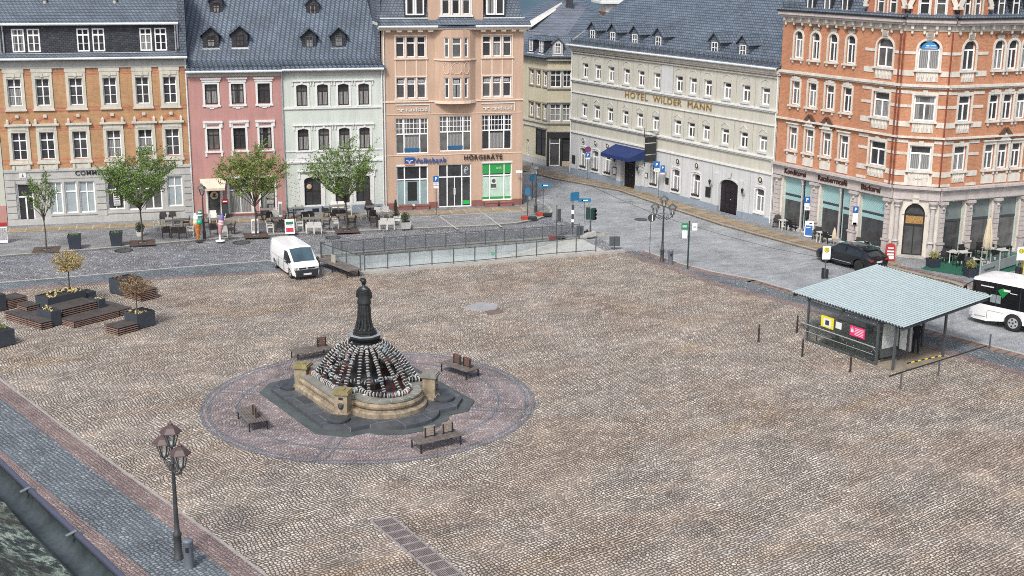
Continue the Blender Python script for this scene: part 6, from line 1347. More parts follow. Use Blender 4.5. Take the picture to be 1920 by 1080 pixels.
for s in (1,):
    q=MB()
    for x in(10.35,9.0,7.4,5.8,4.2,2.6,1.1): q.box(x,x+.035,s*1.215,s*1.222,1.2,2.45)
    q.build('window_joint',MT['plast'],bus)
    q=MB(); q.box(10.9,11.4,1.214,1.219,1.45,1.85); q.box(10.1,10.7,1.214,1.219,1.4,1.85); q.build('side_pane',mat('bus_pane',(.22,.27,.27),.1,.3,2),bus)
    q=MB(); q.add([(10.0,1.226,2.2),(10.3,1.226,1.86),(9.7,1.226,1.86)][:0]+[(10.32,1.226,2.12),(10.0,1.226,2.30),(9.68,1.226,2.12),(10.0,1.226,1.72)],[(0,1,2,3),(3,2,1,0)]); q.build('logo_diamond',mat('logo_green',(.03,.45,.12),.4),bus)
    q=MB(); q.box(9.6,9.98,1.228,1.232,2.13,2.25); q.box(9.2,9.6,1.226,1.23,2.07,2.11); q.box(10.55,11.3,1.22,1.226,2.2,2.26); q.build('logo_lettering',MT['white'],bus)
    q=MB(); q.box(10.9,11.55,1.205,1.214,.5,.52); q.box(9.9,10.8,1.216,1.224,.9,.915); q.box(10.8,10.815,1.216,1.224,.45,.92); q.box(8.2,8.215,1.216,1.224,.3,1.18); q.build('body_seam',MT['steel'],bus)
q=MB(); q.bar((11.9,1.0,2.3),(12.15,1.3,2.1),.04); q.obox((12.15,1.32,1.85),(.1,.22,.42)); q.build('mirror',MT['black'],bus)
q=MB(); q.obox((11.85,.95,.55),(.3,.4,.2),.6); q.build('headlight',MT['lamp'],bus)
q=MB(); q.cyl((9.6,.3,2.7),.14,.22,12); q.cyl((10.6,-.2,2.7),.1,.06,12); q.build('roof_vent',MT['wframe'],bus)
# ================================================================ BUS SHELTER
sh=empty('bus_shelter','glass bus shelter with a pale corrugated roof on dark posts','shelter',(SO.x,SO.y,.012),SA)
# local: x away along the glass wall, y = -(into the shelter)
def zr(v): return 2.42+(.72)*(v+.25)/6.25
q=MB(); n=110; vs=[];fs=[]
x0,x1=-.62,7.2
per=.2
k=int((x1-x0)/per)
for a in range(k*4+1):
    x=x0+a*per/4; dz=.05*math.sin(a*PI/2)
    for v in(-.28,6.02): vs.append((x,-v,zr(v)+dz))
for a in range(k*4): b=a*2; fs.append((b,b+2,b+3,b+1))
q.add(vs,fs)
for i in range(len(q.f)): q.m[i]=1 if i%4 in(1,2) and 0 else 0
for a in range(k): xx=x0+(a+.75)*per; q.add([(xx-.05,.28,zr(-.28)),(xx+.05,.28,zr(-.28)),(xx+.05,-6.02,zr(6.02)),(xx-.05,-6.02,zr(6.02))],[(0,1,2,3)],1)  # shade of the corrugation painted as dark strips along the troughs
rf=q.build('roof',[mat('roof_sheet',(.44,.52,.53),.4,.06,1.5,.08,12,metal=.15),mat('roof_trough_shade',(.16,.21,.22),.6)],sh)

q=MB()
for v in(-.1,1.3,2.8,4.3,5.8): q.bar((x0+.1,-v,zr(v)-.1),(x1-.1,-v,zr(v)-.1),.06,.1)
for x in(-.4,1.1,3.5,5.95,7.0): q.bar((x,.2,zr(-.2)-.2),(x,-5.95,zr(5.95)-.2),.06,.12)
q.build('roof_frame',MT['steel'],sh)
for (u,v) in((.05,.0),(1.1,-.06),(5.95,-.06),(.34,3.9),(2.1,4.35),(5.9,4.35),(1.15,1.6)):
    q=MB(); q.box(u-.05,u+.05,-v-.05,-v+.05,0,zr(v)-.15); q.build('post',MT['steel'],sh)
gl=NT('shelter_glass'); gl.b.inputs['Base Color'].default_value=(.12,.17,.155,1); gl.b.inputs['Roughness'].default_value=.03; gl.b.inputs['Alpha'].default_value=.08; gl.b.inputs['IOR'].default_value=1.45; MT['glass']=gl.mat
def gp(nm,*b): 
    q=MB()
    q.box(*b); q.build(nm,MT['glass'],sh)
gp('glass_panel',1.2,5.9,.05,.062,.12,2.2); gp('glass_panel',5.94,5.95,-4.3,.0,.15,2.15); gp('glass_panel',2.2,5.85,-4.4,-4.39,.15,2.2); gp('glass_panel',.28,.36,-4.45,-3.95,.15,2.3); gp('glass_panel',1.14,1.15,-1.55,-.1,.5,2.2)
q=MB(); q.box(1.15,5.95,.03,.08,.02,.1); q.box(1.15,5.95,.07,.09,1.98,2.2); q.build('glass_rail',MT['steel'],sh)
q=MB()
for u in(1.4,2.6,3.1,4.9):
    for zz in(2.08,.62): MB().sph((u,.1,zz),.03,6,4).build('glass_fixing',MT['alu'],sh)
q=MB(); q.tube([(.95,.38,1.0),(6.1,.38,1.0)],.03,8); q.tube([(1.2,.2,.55),(6.0,.2,.55)],.018,6)
for u in(1.15,3.3,5.95): q.bar((u,.38,1.0),(u,.1,.7),.03)
q.build('handrail',MT['alu'],sh)
q=MB(); q.box(4.1,5.0,.065,.075,1.05,1.65,0); q.box(4.28,4.82,.075,.08,1.12,1.55,1); q.box(4.42,4.68,.08,.085,1.2,1.45,2); q.build('yellow_poster',[mat('poster_yellow',(.75,.68,.03),.5,.1),MT['white'],MT['iron']],sh)
q=MB(); q.box(3.55,3.95,.065,.075,1.2,1.55,0); q.box(3.55,3.95,.065,.075,.95,1.12,1); q.build('timetable',[MT['white'],MT['iron']],sh)
q=MB(); q.box(1.95,2.95,.07,.085,1.10,1.62,0); q.box(2.70,2.88,.085,.09,1.28,1.42,1)
q.add([(2.66,.088,1.42),(2.92,.088,1.42),(2.79,.088,1.56)],[(0,1,2),(2,1,0)],1)
for k in range(5): q.box(2.04,2.62,.085,.09,1.18+k*.08,1.21+k*.08,1)
q.build('pink_sign',[mat('sign_pink',(.75,.03,.18),.5,.05),MT['white']],sh)
text('toom',.12,sh,(2.8,.092,1.2),'white',ext=.002,rz=PI) if 0 else None
q=MB(); q.box(.55,1.12,-1.56,-1.48,.55,2.15,0); q.box(.62,1.05,-1.49,-1.46,.65,2.05,1); q.box(1.16,1.22,-1.5,-.4,.75,2.05,1); q.box(1.14,1.2,-1.6,-.3,.3,.72,0); q.build('display_case',[MT['steel'],mat('map_paper',(.62,.66,.66),.5,.2,9,.2,30)],sh)
q=MB(); q.box(1.05,1.2,-2.35,-2.2,.35,2.2); q.build('display_column',MT['alu'],sh)
q=MB()
for k in range(4): q.box(2.6,5.4,-4.1+k*.11,-4.02+k*.11,.44,.47)
q.box(2.7,2.75,-4.1,-3.7,0,.44); q.box(5.2,5.25,-4.1,-3.7,0,.44); q.build('seat',MT['black'],sh)
q=MB(); q.box(-.2,.1,-4.0,.1,.0,.03); q.prism([(-.1,.15),(-.1,-4.0),(1.5,-4.4),(1.5,.05)],0,.012); q.build('floor',mat('shelter_floor',(.26,.22,.17),.8,.25,1.5,.2,14),sh)
q=MB(); q.prism([(1.5,-2.0),(1.5,-4.4),(6,-4.4),(6,-2.0)],0,.012); q.build('floor_back',mat('shelter_floor2',(.20,.18,.15),.8,.25,1.5,.2,14),sh)
ys=[-2.7+k*.24 for k in range(10)]
q=MB()
for k,y in enumerate(ys): q.tube([(-.55,y,.5),(-.55,y+.24,.5)],.035,8,k%2)
q.build('striped_bar',[mat('stripe_yellow',(.7,.5,.03),.5),MT['black']],sh)
# stair down inside
q=MB()
for k in range(9): q.add([(*SW(1.6+k*.44,.25),-.18*(k+1)),(*SW(1.6+(k+1)*.44,.25),-.18*(k+1)),(*SW(1.6+(k+1)*.44,1.9),-.18*(k+1)),(*SW(1.6+k*.44,1.9),-.18*(k+1))],[(0,1,2,3),(3,2,1,0)])
for a,b in zip(pit,pit[1:]+pit[:1]): q.quad((*a,-2),(*b,-2),(*b,0),(*a,0))
q.quad(*[(*p,-2) for p in pit]); q.build('stairwell',mat('stair_concrete',(.16,.16,.15),.9,.1),kind='structure')
q=MB()
for v in(.3,1.85): q.tube([(1.6,-v,.95),(5.6,-v,.95)],.025,6); [q.bar((u,-v,0),(u,-v,.95),.03) for u in(1.6,2.9,4.2,5.6)]
q.build('stair_rail',MT['black'],sh)
# rail on two posts before the shelter
e=empty('handrail','dark handrail on two posts in front of the shelter','railing',(SO.x,SO.y,.012),SA)
q=MB(); q.tube([(-.95,1.3,.8),(-1.0,-1.2,.8),(-.6,-8.2,.8)][:0]+[tuple((Matrix.Rotation(-SA,4,'Z')@(Vector((p.x-SO.x,p.y-SO.y,.8))))) for p in (G(1667,706,.8),G(1850,649,.8))],.035,8); q.build('rail',MT['black'],e)
for px in((1688,730),(1759,706)):
    p=G(*px); l=Matrix.Rotation(-SA,4,'Z')@Vector((p.x-SO.x,p.y-SO.y,0)); q=MB(); q.tube([(l.x,l.y,0),(l.x,l.y,.8)],.04,8); q.build('post',MT['steel'],e)
p=G(1849,653); l=Matrix.Rotation(-SA,4,'Z')@Vector((p.x-SO.x,p.y-SO.y,0)); q=MB(); q.tube([(l.x-.2,l.y,0),(l.x-.2,l.y,.8)],.04,8); q.build('post',MT['steel'],e)
def bollard(px,label,h=.95,r=.05):
    p=G(*px,.012); e=empty('bollard',label,'bollard',p,0,'slim dark bollards on the square'); q=MB(); q.lathe([(r*1.5,0),(r*1.5,.03),(r,.05),(r,h-.03),(r*.7,h)],10); q.build('post',MT['brown'],e); q=MB(); q.lathe([(r*1.02,h*.8),(r*1.02,h*.86)],10); q.build('band',MT['steel'],e)
bollard((1422,641),'slim bollard standing alone on the square farthest left of the shelter'); bollard((1494,623),'slim bollard just left of the shelter roof corner'); bollard((1504,669),'slim bollard at the left end of the shelter glass wall'); bollard((1594,697),'slim bollard before the middle of the shelter glass wall')
# ================================================================ PERSON waiting in the shelter
def person(loc,rz,label):
    me=bpy.data.meshes.new('person'); J=[(0,0,.92),(0,0,1.12),(0,.01,1.36),(0,.02,1.48),(0,.03,1.60),(0,.03,1.70),(.1,0,.88),(.11,.02,.50),(.12,-.03,.09),(.12,.10,.04),(-.1,0,.88),(-.12,.06,.50),(-.13,.0,.09),(-.13,.13,.04),(.19,.0,1.40),(.25,-.02,1.14),(.21,.14,.96),(-.19,0,1.40),(-.25,-.02,1.14),(-.20,.14,.97)]
    E=[(0,1),(1,2),(2,3),(3,4),(4,5),(0,6),(6,7),(7,8),(8,9),(0,10),(10,11),(11,12),(12,13),(2,14),(14,15),(15,16),(2,17),(17,18),(18,19)]
    Rr=[.16,.15,.17,.06,.085,.07,.1,.075,.055,.045,.1,.075,.055,.045,.08,.06,.04,.08,.06,.04]
    # five fingers and a thumb on each hand
    for s,w in((1,16),(-1,19)):
        for k,(dx,l) in enumerate(((-.03,.07),(-.01,.08),(.01,.075),(.03,.06))):
            b=J[w]; i=len(J); J.append((b[0]+dx,b[1]+.05,b[2]-.03)); J.append((b[0]+dx,b[1]+.05+l*.6,b[2]-.03-l*.6)); E+= [(w,i),(i,i+1)]; Rr+=[.012,.009]
        b=J[w]; i=len(J); J.append((b[0]-s*.045,b[1]+.02,b[2]+.0)); J.append((b[0]-s*.06,b[1]+.06,b[2]-.01)); E+=[(w,i),(i,i+1)]; Rr+=[.013,.01]
    me.from_pydata(J,E,[]); me.materials.append(MT['cloth']); o=bpy.data.objects.new('person',me); COL.objects.link(o); o.location=loc; o.rotation_euler=(0,0,rz)
    m=o.modifiers.new('skin','SKIN'); 
    lay=me.skin_vertices[0] if me.skin_vertices else None
    if lay is None: 
        import bmesh as bm_; b=bm_.new(); b.from_mesh(me); b.verts.layers.skin.verify(); b.to_mesh(me); b.free(); lay=me.skin_vertices[0]
    for i,r in enumerate(Rr): lay.data[i].radius=(r,r*(.72 if i in(0,1,2) else 1)); lay.data[i].use_root=(i==0)
    m2=o.modifiers.new('sub','SUBSURF'); m2.levels=1; m2.render_levels=2; tag(o,label,'person')
    q=MB(); q.sph((0,.045,1.645),.088,12,8,0,(.88,1,1.15)); q.sph((0,.135,1.64),.018,6,4); q.sph((.03,.12,1.665),.01,5,4); q.sph((-.03,.12,1.665),.01,5,4); q.sph((.085,.04,1.64),.02,6,4); q.sph((-.085,.04,1.64),.02,6,4); q.box(-.025,.025,.118,.128,1.59,1.598); q.build('face',mat('skin',(.5,.3,.22),.6),o,smooth=60)
    q=MB(); q.sph((0,.02,1.68),.1,12,8,0,(.95,1,1)); q.build('hair',mat('hair',(.03,.02,.015),.7),o,smooth=60)
MT['cloth']=mat('dark_clothes',(.018,.018,.024),.8,.3,6)
pp=G(1716,662,.02); person((pp.x,pp.y,.024),R(150),'person in dark jacket and trousers standing under the shelter roof')
# ================================================================ STREET LAMPS
def lantern(par,x,y,z,s=1.):
    q=MB(); q.lathe([(.05,-.06),(.09,0),(.17,.42),(.18,.44)],6,(x,y,z),0,s,s); fr=MB()
    for k in range(6):
        a=2*PI*k/6; fr.bar((x+.11*math.cos(a)*s,y+.11*math.sin(a)*s,z),(x+.23*math.cos(a)*s,y+.23*math.sin(a)*s,z+.44),.028)
    fr.lathe([(.12,-.02),(.12,.01)],6,(x,y,z)); fr.lathe([(.235,.42),(.24,.445)],6,(x,y,z)); fr.lathe([(.03,-.22),(.04,-.06),(.1,-.02)],8,(x,y,z)); Lq=fr.build('lantern',MT['iron'],par)
    g=MB(); g.lathe([(.10,.005),(.22,.43)],6,(x,y,z),cap=False); g.build('lamp_glass',MT['lglass'],Lq)
    c=MB(); c.lathe([(.33,.43),(.33,.455),(.2,.60),(.07,.67),(.08,.70),(.03,.75),(.0,.83)],6,(x,y,z)); c.build('lamp_hood',MT['hood'],Lq)
    b=MB(); b.lathe([(.03,.02),(.045,.08),(.03,.14)],8,(x,y,z)); b.build('bulb',MT['wframe'],Lq)
gl=NT('lamp_glass'); gl.b.inputs['Base Color'].default_value=(.5,.52,.5,1); gl.b.inputs['Alpha'].default_value=.25; gl.b.inputs['Roughness'].default_value=.1; MT['lglass']=gl.mat; MT['hood']=mat('lamp_hood',(.085,.055,.055),.5,.1); 
def lamp3(px,label,ang,k=1.,hood=None,z=.012):
    p=G(*px,z); e=empty('street_lamp',label,'street lamp',p,ang,'cast iron lanterns on the square'); e.scale=(k,k,k)
    q=MB(); q.lathe([(.16,0),(.16,.06),(.12,.1),(.12,.75),(.14,.78),(.14,.84),(.09,.9),(.075,1.2),(.05,3.1),(.075,3.15),(.05,3.2),(.045,3.55)],12); q.build('post',MT['iron'],e,smooth=50)
    q=MB()
    for s in(-1,1):
        q.tube([(0,0,2.95),(s*.2,0,2.85),(s*.42,0,2.95),(s*.55,0,3.1)],.032,6); q.tube([(s*.05,0,3.25),(s*.3,0,3.22),(s*.45,0,3.12)],.015,5); q.tube([(s*(.26+.08*math.cos(a)),0,3.04+.08*math.sin(a)) for a in [i*.6 for i in range(11)]],.02,5); q.tube([(s*(.12+.05*math.cos(a)),0,2.98+.05*math.sin(a)) for a in [i*.7 for i in range(10)]],.01,5)
        q.sph((s*.55,0,3.06),.04,8,5)
    q.build('arm',MT['iron'],e)
    lantern(e,-.56,0,3.2); lantern(e,.56,0,3.2); lantern(e,0,0,3.72)
lamp3((335,1047),'three armed lantern lamp in the near left corner beside a bin',R(-50),1.09); MT['hood_']=MT['hood']; MT['hood']=mat('lamp_hood_grey',(.09,.10,.10),.5,.1); lamp3((1241,491),'three armed lantern lamp at the far corner of the square by the street',R(-8))
def lamp1(px,label,h,z=.126):
    p=G(*px,z); e=empty('street_lamp',label,'street lamp',p,0,'single lantern lamps'); q=MB(); q.lathe([(.12,0),(.12,.5),(.13,.55),(.07,.62),(.06,.9),(.05,h-.9),(.03,h-.75)],10); q.build('post',MT['iron'],e,smooth=50); lantern(e,0,0,h-.62,1.)
lamp1((383.5,448),'single lantern lamp beside the ice cream cone figure',3.75); lamp1((1004.5,398),'single lantern lamp at the street corner beside the peach building',3.6)
def bin_(px,label,h=.95,r=.17,z=.012):
    p=G(*px,z); e=empty('litter_bin',label,'bin',p,0,'grey cylinder bins'); q=MB(); q.lathe([(r,0),(r,h-.06),(r*1.04,h-.05),(r*1.04,h),(r*.9,h+.03),(0,h+.04)],18); q.build('body',mat('bin_grey',(.16,.18,.21),.45,.08,metal=.2) if 'bing' not in MT else MT['bing'],e,smooth=50); q=MB(); q.box(-.05,.05,-r-.012,-r+.03,h*.62,h*.8); q.build('opening',MT['black'],e)
bin_((355,1064),'grey cylinder bin at the foot of the near lamp',.98,.165); bin_((1257,496),'grey cylinder bin at the foot of the far lamp',.95,.16)
# ================================================================ SIGNS
def sign(px,label,h,plates,r=.03,z=.012,face=0.,post='steel',cat='sign',grp=None):
    p=G(*px,z); e=empty('sign_post',label,cat,p,face,grp); q=MB(); q.tube([(0,0,0),(0,0,h)],r,7); q.build('post',MT[post],e)
    for pl in plates:
        kind,x,zz,w,hh,c=pl[:6]; ang=pl[6] if len(pl)>6 else 0; q=MB(); 
        if kind=='box': q.box(-w/2,w/2,-.015,.015,-hh/2,hh/2)
        elif kind=='disc': q.tube([(0,-.015,0),(0,.015,0)],w/2,20)
        elif kind=='tri': q.add([(-w/2,-.015,hh/2),(w/2,-.015,hh/2),(0,-.015,-hh/2),(-w/2,.015,hh/2),(w/2,.015,hh/2),(0,.015,-hh/2)],[(0,2,1),(3,4,5),(0,1,4,3),(1,2,5,4),(2,0,3,5)])
        elif kind=='tri_up': q.add([(-w/2,-.015,-hh/2),(w/2,-.015,-hh/2),(0,-.015,hh/2),(-w/2,.015,-hh/2),(w/2,.015,-hh/2),(0,.015,hh/2)],[(0,1,2),(3,5,4),(0,3,4,1),(1,4,5,2),(2,5,3,0)])
        P=q.build('plate',MT[c],e,(x,-r-.02,zz),ang)
        if len(pl)>7:
            for (tx,sz,dx,dz,tc) in pl[7]:
                if tx=='arrow_l': 
                    a=MB(); a.add([(-.24,-.02,0),(-.1,-.02,.09),(-.1,-.02,-.09)],[(0,2,1),(0,1,2)]); a.box(-.11,.25,-.022,-.018,-.035,.035); a.build('arrow',MT['wframe'],P,(dx,0,dz))
                elif tx=='ring': a=MB(); a.tube([(sz*math.cos(t),-.02,sz*math.sin(t)) for t in [k*PI/10 for k in range(21)]],.025,5); a.build('ring',MT[tc],P,(dx,0,dz))
                elif tx=='bar': a=MB(); a.obox((dx,-.02,dz),(sz,.008,.05),0,ry=R(45)); a.build('bar',MT[tc],P)
                elif tx=='vbar': a=MB(); a.box(dx-.03,dx+.03,-.024,-.016,dz-sz/2,dz+sz/2); a.build('bar',MT[tc],P)
                elif tx=='lines': 
                    a=MB()
                    for k in range(3): a.box(-w*.35,w*.35,-.02,-.016,dz-.05+k*.05,dz-.03+k*.05)
                    a.build('lines',MT[tc],P)
                else: text(tx,sz,P,(dx,-.02,dz),tc,ext=.003,bold=.006)
MT['sblue']=mat('sign_blue_plate',(.02,.12,.38),.4,.05); MT['sblue2']=mat('sign_bright_blue',(.03,.17,.32),.4,.05); MT['sred']=mat('sign_red',(.36,.03,.03),.4,.05); MT['sgreen']=mat('sign_dark_green',(.02,.20,.10),.45,.05); MT['sback']=mat('sign_back',(.28,.30,.31),.5,.1,metal=.3); MT['syellow']=mat('sign_yellow',(.72,.62,.05),.5); MT['sviolet']=mat('sign_violet',(.09,.05,.20),.45)
Pm=[('P',.34,0,0,'wframe')]
sign((818,402),'blue parking sign on a thin pole before the entrance of the peach building',3.0,[('box',0,2.75,.42,.46,'sblue',0,Pm),('box',0,2.38,.36,.2,'wframe',0,[('lines',0,0,0,'iron')]),('box',0,2.13,.36,.18,'wframe')],z=.126)
sign((989,409),'blue round direction sign leaning on a grey pole in the left red sign base',2.35,[('disc',0,2.05,.62,.6,'sblue2',R(-50)),('box',.14,1.7,.16,.5,'sback'),],.05,z=.126)
sign((998,372),'yield sign seen from behind with a cross board by the lamp at the corner',2.9,[('tri_up',0,2.45,.75,.62,'sback'),('box',-.3,2.1,1.1,.09,'alu'),('disc',0,1.7,.6,.6,'sblue2',R(40))],.04,z=.126)
sign((1018,400),'one way arrow sign on the thin pole in the right red sign base',2.35,[('box',0.1,2.2,.95,.3,'sblue2',0,[('arrow_l',0,0,0,'')])],z=.126)
sign((975,386),'small white house number board on a thin pole at the corner of the peach building',2.9,[('box',-.1,2.75,.5,.18,'wframe')],.02,z=.126)
sign((1043,446),'grey round sign backs over two boards on a pole beside the ramp railing',3.05,[('disc',0,2.65,.58,.6,'sback'),('box',-.16,1.75,.28,.95,'sback'),('box',.18,1.65,.26,.9,'iron')],.035)
sign((1073,446),'blue arrow sign over a black and white banded mast at the ramp end',3.2,[('box',.12,3.0,.75,.62,'sblue2',R(35)),('box',0,2.2,.17,.34,'iron'),('box',0,1.9,.19,.3,'wframe'),('box',0,1.55,.17,.34,'iron'),('box',0,1.25,.18,.2,'wframe'),('box',0,.95,.16,.4,'iron')],.03)
sign((1095,424),'one way arrow sign on a very thin pole left of the traffic light',2.1,[('box',0,1.95,.95,.3,'sblue2',0,[('arrow_l',0,0,0,'')])],.018)
sign((1218,475),'round dark sign with a white bar on a thin pole left of the far lamp',2.75,[('disc',.05,2.45,.52,.5,'iron',0,[('vbar',.42,0.05,0,'wframe')])],.022)
sign((1289,504),'dark green post with a green board and white plates at the far corner',3.15,[('box',-.3,2.8,.42,.42,'sgreen',0,[('lines',0,0,0,'wframe')]),('box',.34,2.78,.32,.46,'wframe',0,[('lines',0,0,.0,'iron')]),('box',-.28,2.28,.32,.5,'wframe')],.055,post='hgreen') if 'hgreen' in MT else None
MT['hgreen']=mat('post_green',(.02,.05,.045),.4); sign((1289,504),'dark green post with a green board and white plates at the far corner',3.15,[('box',-.3,2.8,.42,.42,'sgreen',0,[('lines',0,0,0,'wframe')]),('box',.34,2.78,.32,.46,'wframe',0,[('lines',0,0,.0,'iron')]),('box',-.28,2.28,.32,.5,'wframe')],.055,post='hgreen')
sign((1101,336),'violet no stopping disc over a blue parking plate before the hotel',2.95,[('disc',0,2.65,.55,.5,'sviolet',0,[('bar',.45,0,0,'sred'),('ring',.25,0,0,'sred')]),('box',0,2.15,.42,.42,'sblue',0,Pm),('box',0,1.86,.36,.12,'wframe')],z=.126,r=.025)
sign((1234,371),'blue parking plates on a thin pole beside the hotel hanging sign',3.0,[('box',-.22,2.75,.5,.55,'sblue',0,Pm),('box',-.2,2.32,.44,.24,'wframe',0,[('lines',0,0,0,'iron')]),('box',.28,2.4,.36,.6,'sblue',0,[('P',.26,0,.1,'wframe')]),('box',.28,2.05,.32,.16,'wframe')],z=.126,r=.025)
sign((1509,440),'blue parking plate on a thin pole at the second cafe window',2.75,[('box',0,2.55,.4,.46,'sblue',0,Pm),('box',0,2.2,.36,.18,'wframe'),('box',.05,1.95,.4,.3,'wframe',0,[('lines',0,0,0,'iron')])],z=.126,r=.025)
sign((1599,462),'blue parking plate on a thin pole beside the third cafe window',2.75,[('box',0,2.6,.36,.44,'sblue',0,Pm),('box',0,1.95,.36,.8,'wframe'),('box',0,1.62,.26,.16,'iron')],z=.126,r=.025)
def stop(px,label,h=2.05):
    sign(px,label,h,[('box',0,h-.35,.5,.85,'wframe',0,[('H',.2,0,.17,'hgreen')]),],.03)
    e=[o for o in bpy.data.objects if o.name.startswith('sign_post')][-1]
    q=MB(); q.tube([(0,-.07,h-.17),(0,-.08,h-.17)],.17,18); q.build('stop_disc',MT['syellow'],e); q=MB(); q.tube([(.13*math.cos(t),-.085,h-.17+.13*math.sin(t)) for t in [k*PI/8 for k in range(17)]],.012,4); q.box(-.06,-.04,-.09,-.083,h-.24,h-.1);q.box(.04,.06,-.09,-.083,h-.24,h-.1);q.box(-.04,.04,-.09,-.083,h-.18,h-.16); q.build('stop_mark',MT['hgreen'],e)
    q=MB(); q.box(-.2,-.06,-.1,.1,.08,.7); q.box(.06,.2,-.1,.1,.08,.62); q.build('small_bin',MT['black'],e)
stop((1546,523),'bus stop sign with yellow disc left of the shelter roof'); stop((1909,520),'bus stop sign with yellow disc behind the bus at the right edge',1.9)
sign((1152,468),'dark double board on a short post at the end of the front railing',.95,[('box',-.19,.6,.34,.66,'steel'),('box',.19,.6,.34,.66,'steel')],.03)
# traffic light
p=G(1106.5,446); e=empty('traffic_light','green cased traffic light on a post at the ramp end','traffic light',p,R(-25)); q=MB(); q.tube([(0,0,0),(0,0,2.1)],.06,10); q.build('post',MT['steel'],e)
for x,a in((.22,R(60)),(-.2,R(-150))):
    q=MB(); q.obox((0,0,0),(.28,.2,.85)); H_=q.build('lamp_head',mat('light_green',(.015,.05,.045),.45),e,(x,0,1.75),a); q=MB()
    for k in(-.27,0,.27): q.tube([(0,-.1,k),(0,-.26,k)],.1,10,cap=False); q.sph((0,-.11,k),.09,8,5,0,(1,.2,1))
    q.build('visor',MT['black'],H_)
p=G(1088,448); e=empty('info_panel','grey framed panel beside the railing end near the traffic light','panel',p,R(0)); q=MB(); q.box(-.28,.22,-.04,.04,0,.95); q.build('board',MT['steel'],e); q=MB(); q.bar((.22,0,1.5),(.22,0,0),.04); q.bar((-.28,0,1.5),(-.28,0,.9),.05); q.bar((-.28,0,1.5),(.22,0,1.5),.04); q.build('frame',MT['alu'],e)
p=G(1099.5,445); e=empty('sack','black round sack lying beside the grey panel','sack',p); q=MB(); q.sph((0,0,.24),.3,12,8,0,(1.1,.9,.8)); q.sph((.05,0,.5),.08,8,5); q.build('body',mat('sack_black',(.012,.012,.013),.5,bump=.3,fs=8),e,smooth=60)
def signbase(px,label,z=.126):
    p=G(*px,z); e=empty('road_sign_ballast',label,'sign weight',p,R(10),'red and dark portable sign bases'); q=MB()
    for k in range(3): q.box(-.55,-.08,-.25,.25,k*.09,k*.09+.07)
    q.build('red_block',mat('base_red',(.40,.06,.035),.6),e); q=MB()
    for k in range(2): q.box(-.06,.62,-.28,.28,k*.09,k*.09+.07)
    q.build('dark_block',mat('base_dark',(.02,.03,.025),.8),e)
signbase((991,411),'red and dark sign base on the kerb bend, left one'); signbase((1019,404),'red and dark sign base on the kerb bend, right one'); signbase((1043,448),'red and dark sign base on the road behind the ramp railing',.012)
# ================================================================ RAMP RAILINGS
def railing(pts,label,glass,h=1.0,nm='railing',band=None):
    e=empty(nm,label,'railing',(0,0,0)); P=[Vector(p) for p in pts]
    for p in P: q=MB(); q.box(p.x-.035,p.x+.035,p.y-.035,p.y+.035,p.z,p.z+h+.03); q.sph((p.x,p.y,p.z+h+.04),.045,6,4); q.build('post',MT['steel'],e)
    for zz,nm_ in((h-.02,'top_rail'),(.1,'bottom_rail')):
        q=MB()
        for a,b in zip(P,P[1:]): q.bar((a.x,a.y,a.z+zz),(b.x,b.y,b.z+zz),.04)
        q.build(nm_,MT['steel'],e)
    for a,b in zip(P,P[1:]):
        q=MB(); q.bar((a.x,a.y,a.z+h*.52),(b.x,b.y,b.z+h*.52),.012,h*.78); q.build('infill',MT[glass],e)
gl=NT('railing_glass'); gl.b.inputs['Base Color'].default_value=(.5,.6,.6,1); gl.b.inputs['Alpha'].default_value=.10; gl.b.inputs['Roughness'].default_value=.05; MT['rglass']=gl.mat
gl=NT('railing_mesh'); gl.b.inputs['Base Color'].default_value=(.08,.10,.11,1); gl.b.inputs['Alpha'].default_value=.28; gl.b.inputs['Roughness'].default_value=.5; MT['rmesh']=gl.mat
railing([(*RW(u,.14),.16) for u in [.1,1.6,4.3,7.1,9.8,12.5,15.1,17.4]][:0]+[(*G(x,y,.16)[:2],.16) for x,y in((602,482),(641,480.5),(681.5,477),(721,473),(760,470),(798,466.5),(836,464),(873,461.5),(910,459),(946,456.5),(982,454.5),(1017,451.5),(1052,448.5),(1086,446))],'dark mesh railing along the back of the ramp','rmesh')
railing([(*G(x,y,.16)[:2],.16) for x,y in((684,507),(727,504),(768.5,500.5),(810,497),(850.4,494),(890.3,491),(929.8,487.5),(968,484),(1006,480.5),(1044,477),(1080,474.5),(1117,471.5))],'glass railing along the front of the ramp','rglass')
railing([(*G(x,y,.16)[:2],.16) for x,y in((603,483),(625,491),(650,499),(676,508))],'short glass railing across the closed left end of the ramp','rglass')
q=MB(); p=G(610,482,.16); q.box(p.x,p.x+.45,p.y-.02,p.y+.02,.3,1.15); q.build('infill_panel',MT['sback'],None,label='grey board fixed in the first field of the ramp back railing',cat='panel')
p=G(924,483.5,.16); q=MB(); q.tube([(p.x,p.y-.03,.45),(p.x,p.y-.05,.45)],.14,16); q.build('round_plate',mat('plate_green',(.05,.35,.2),.5),None,label='small green round plate on the front ramp railing',cat='plate')
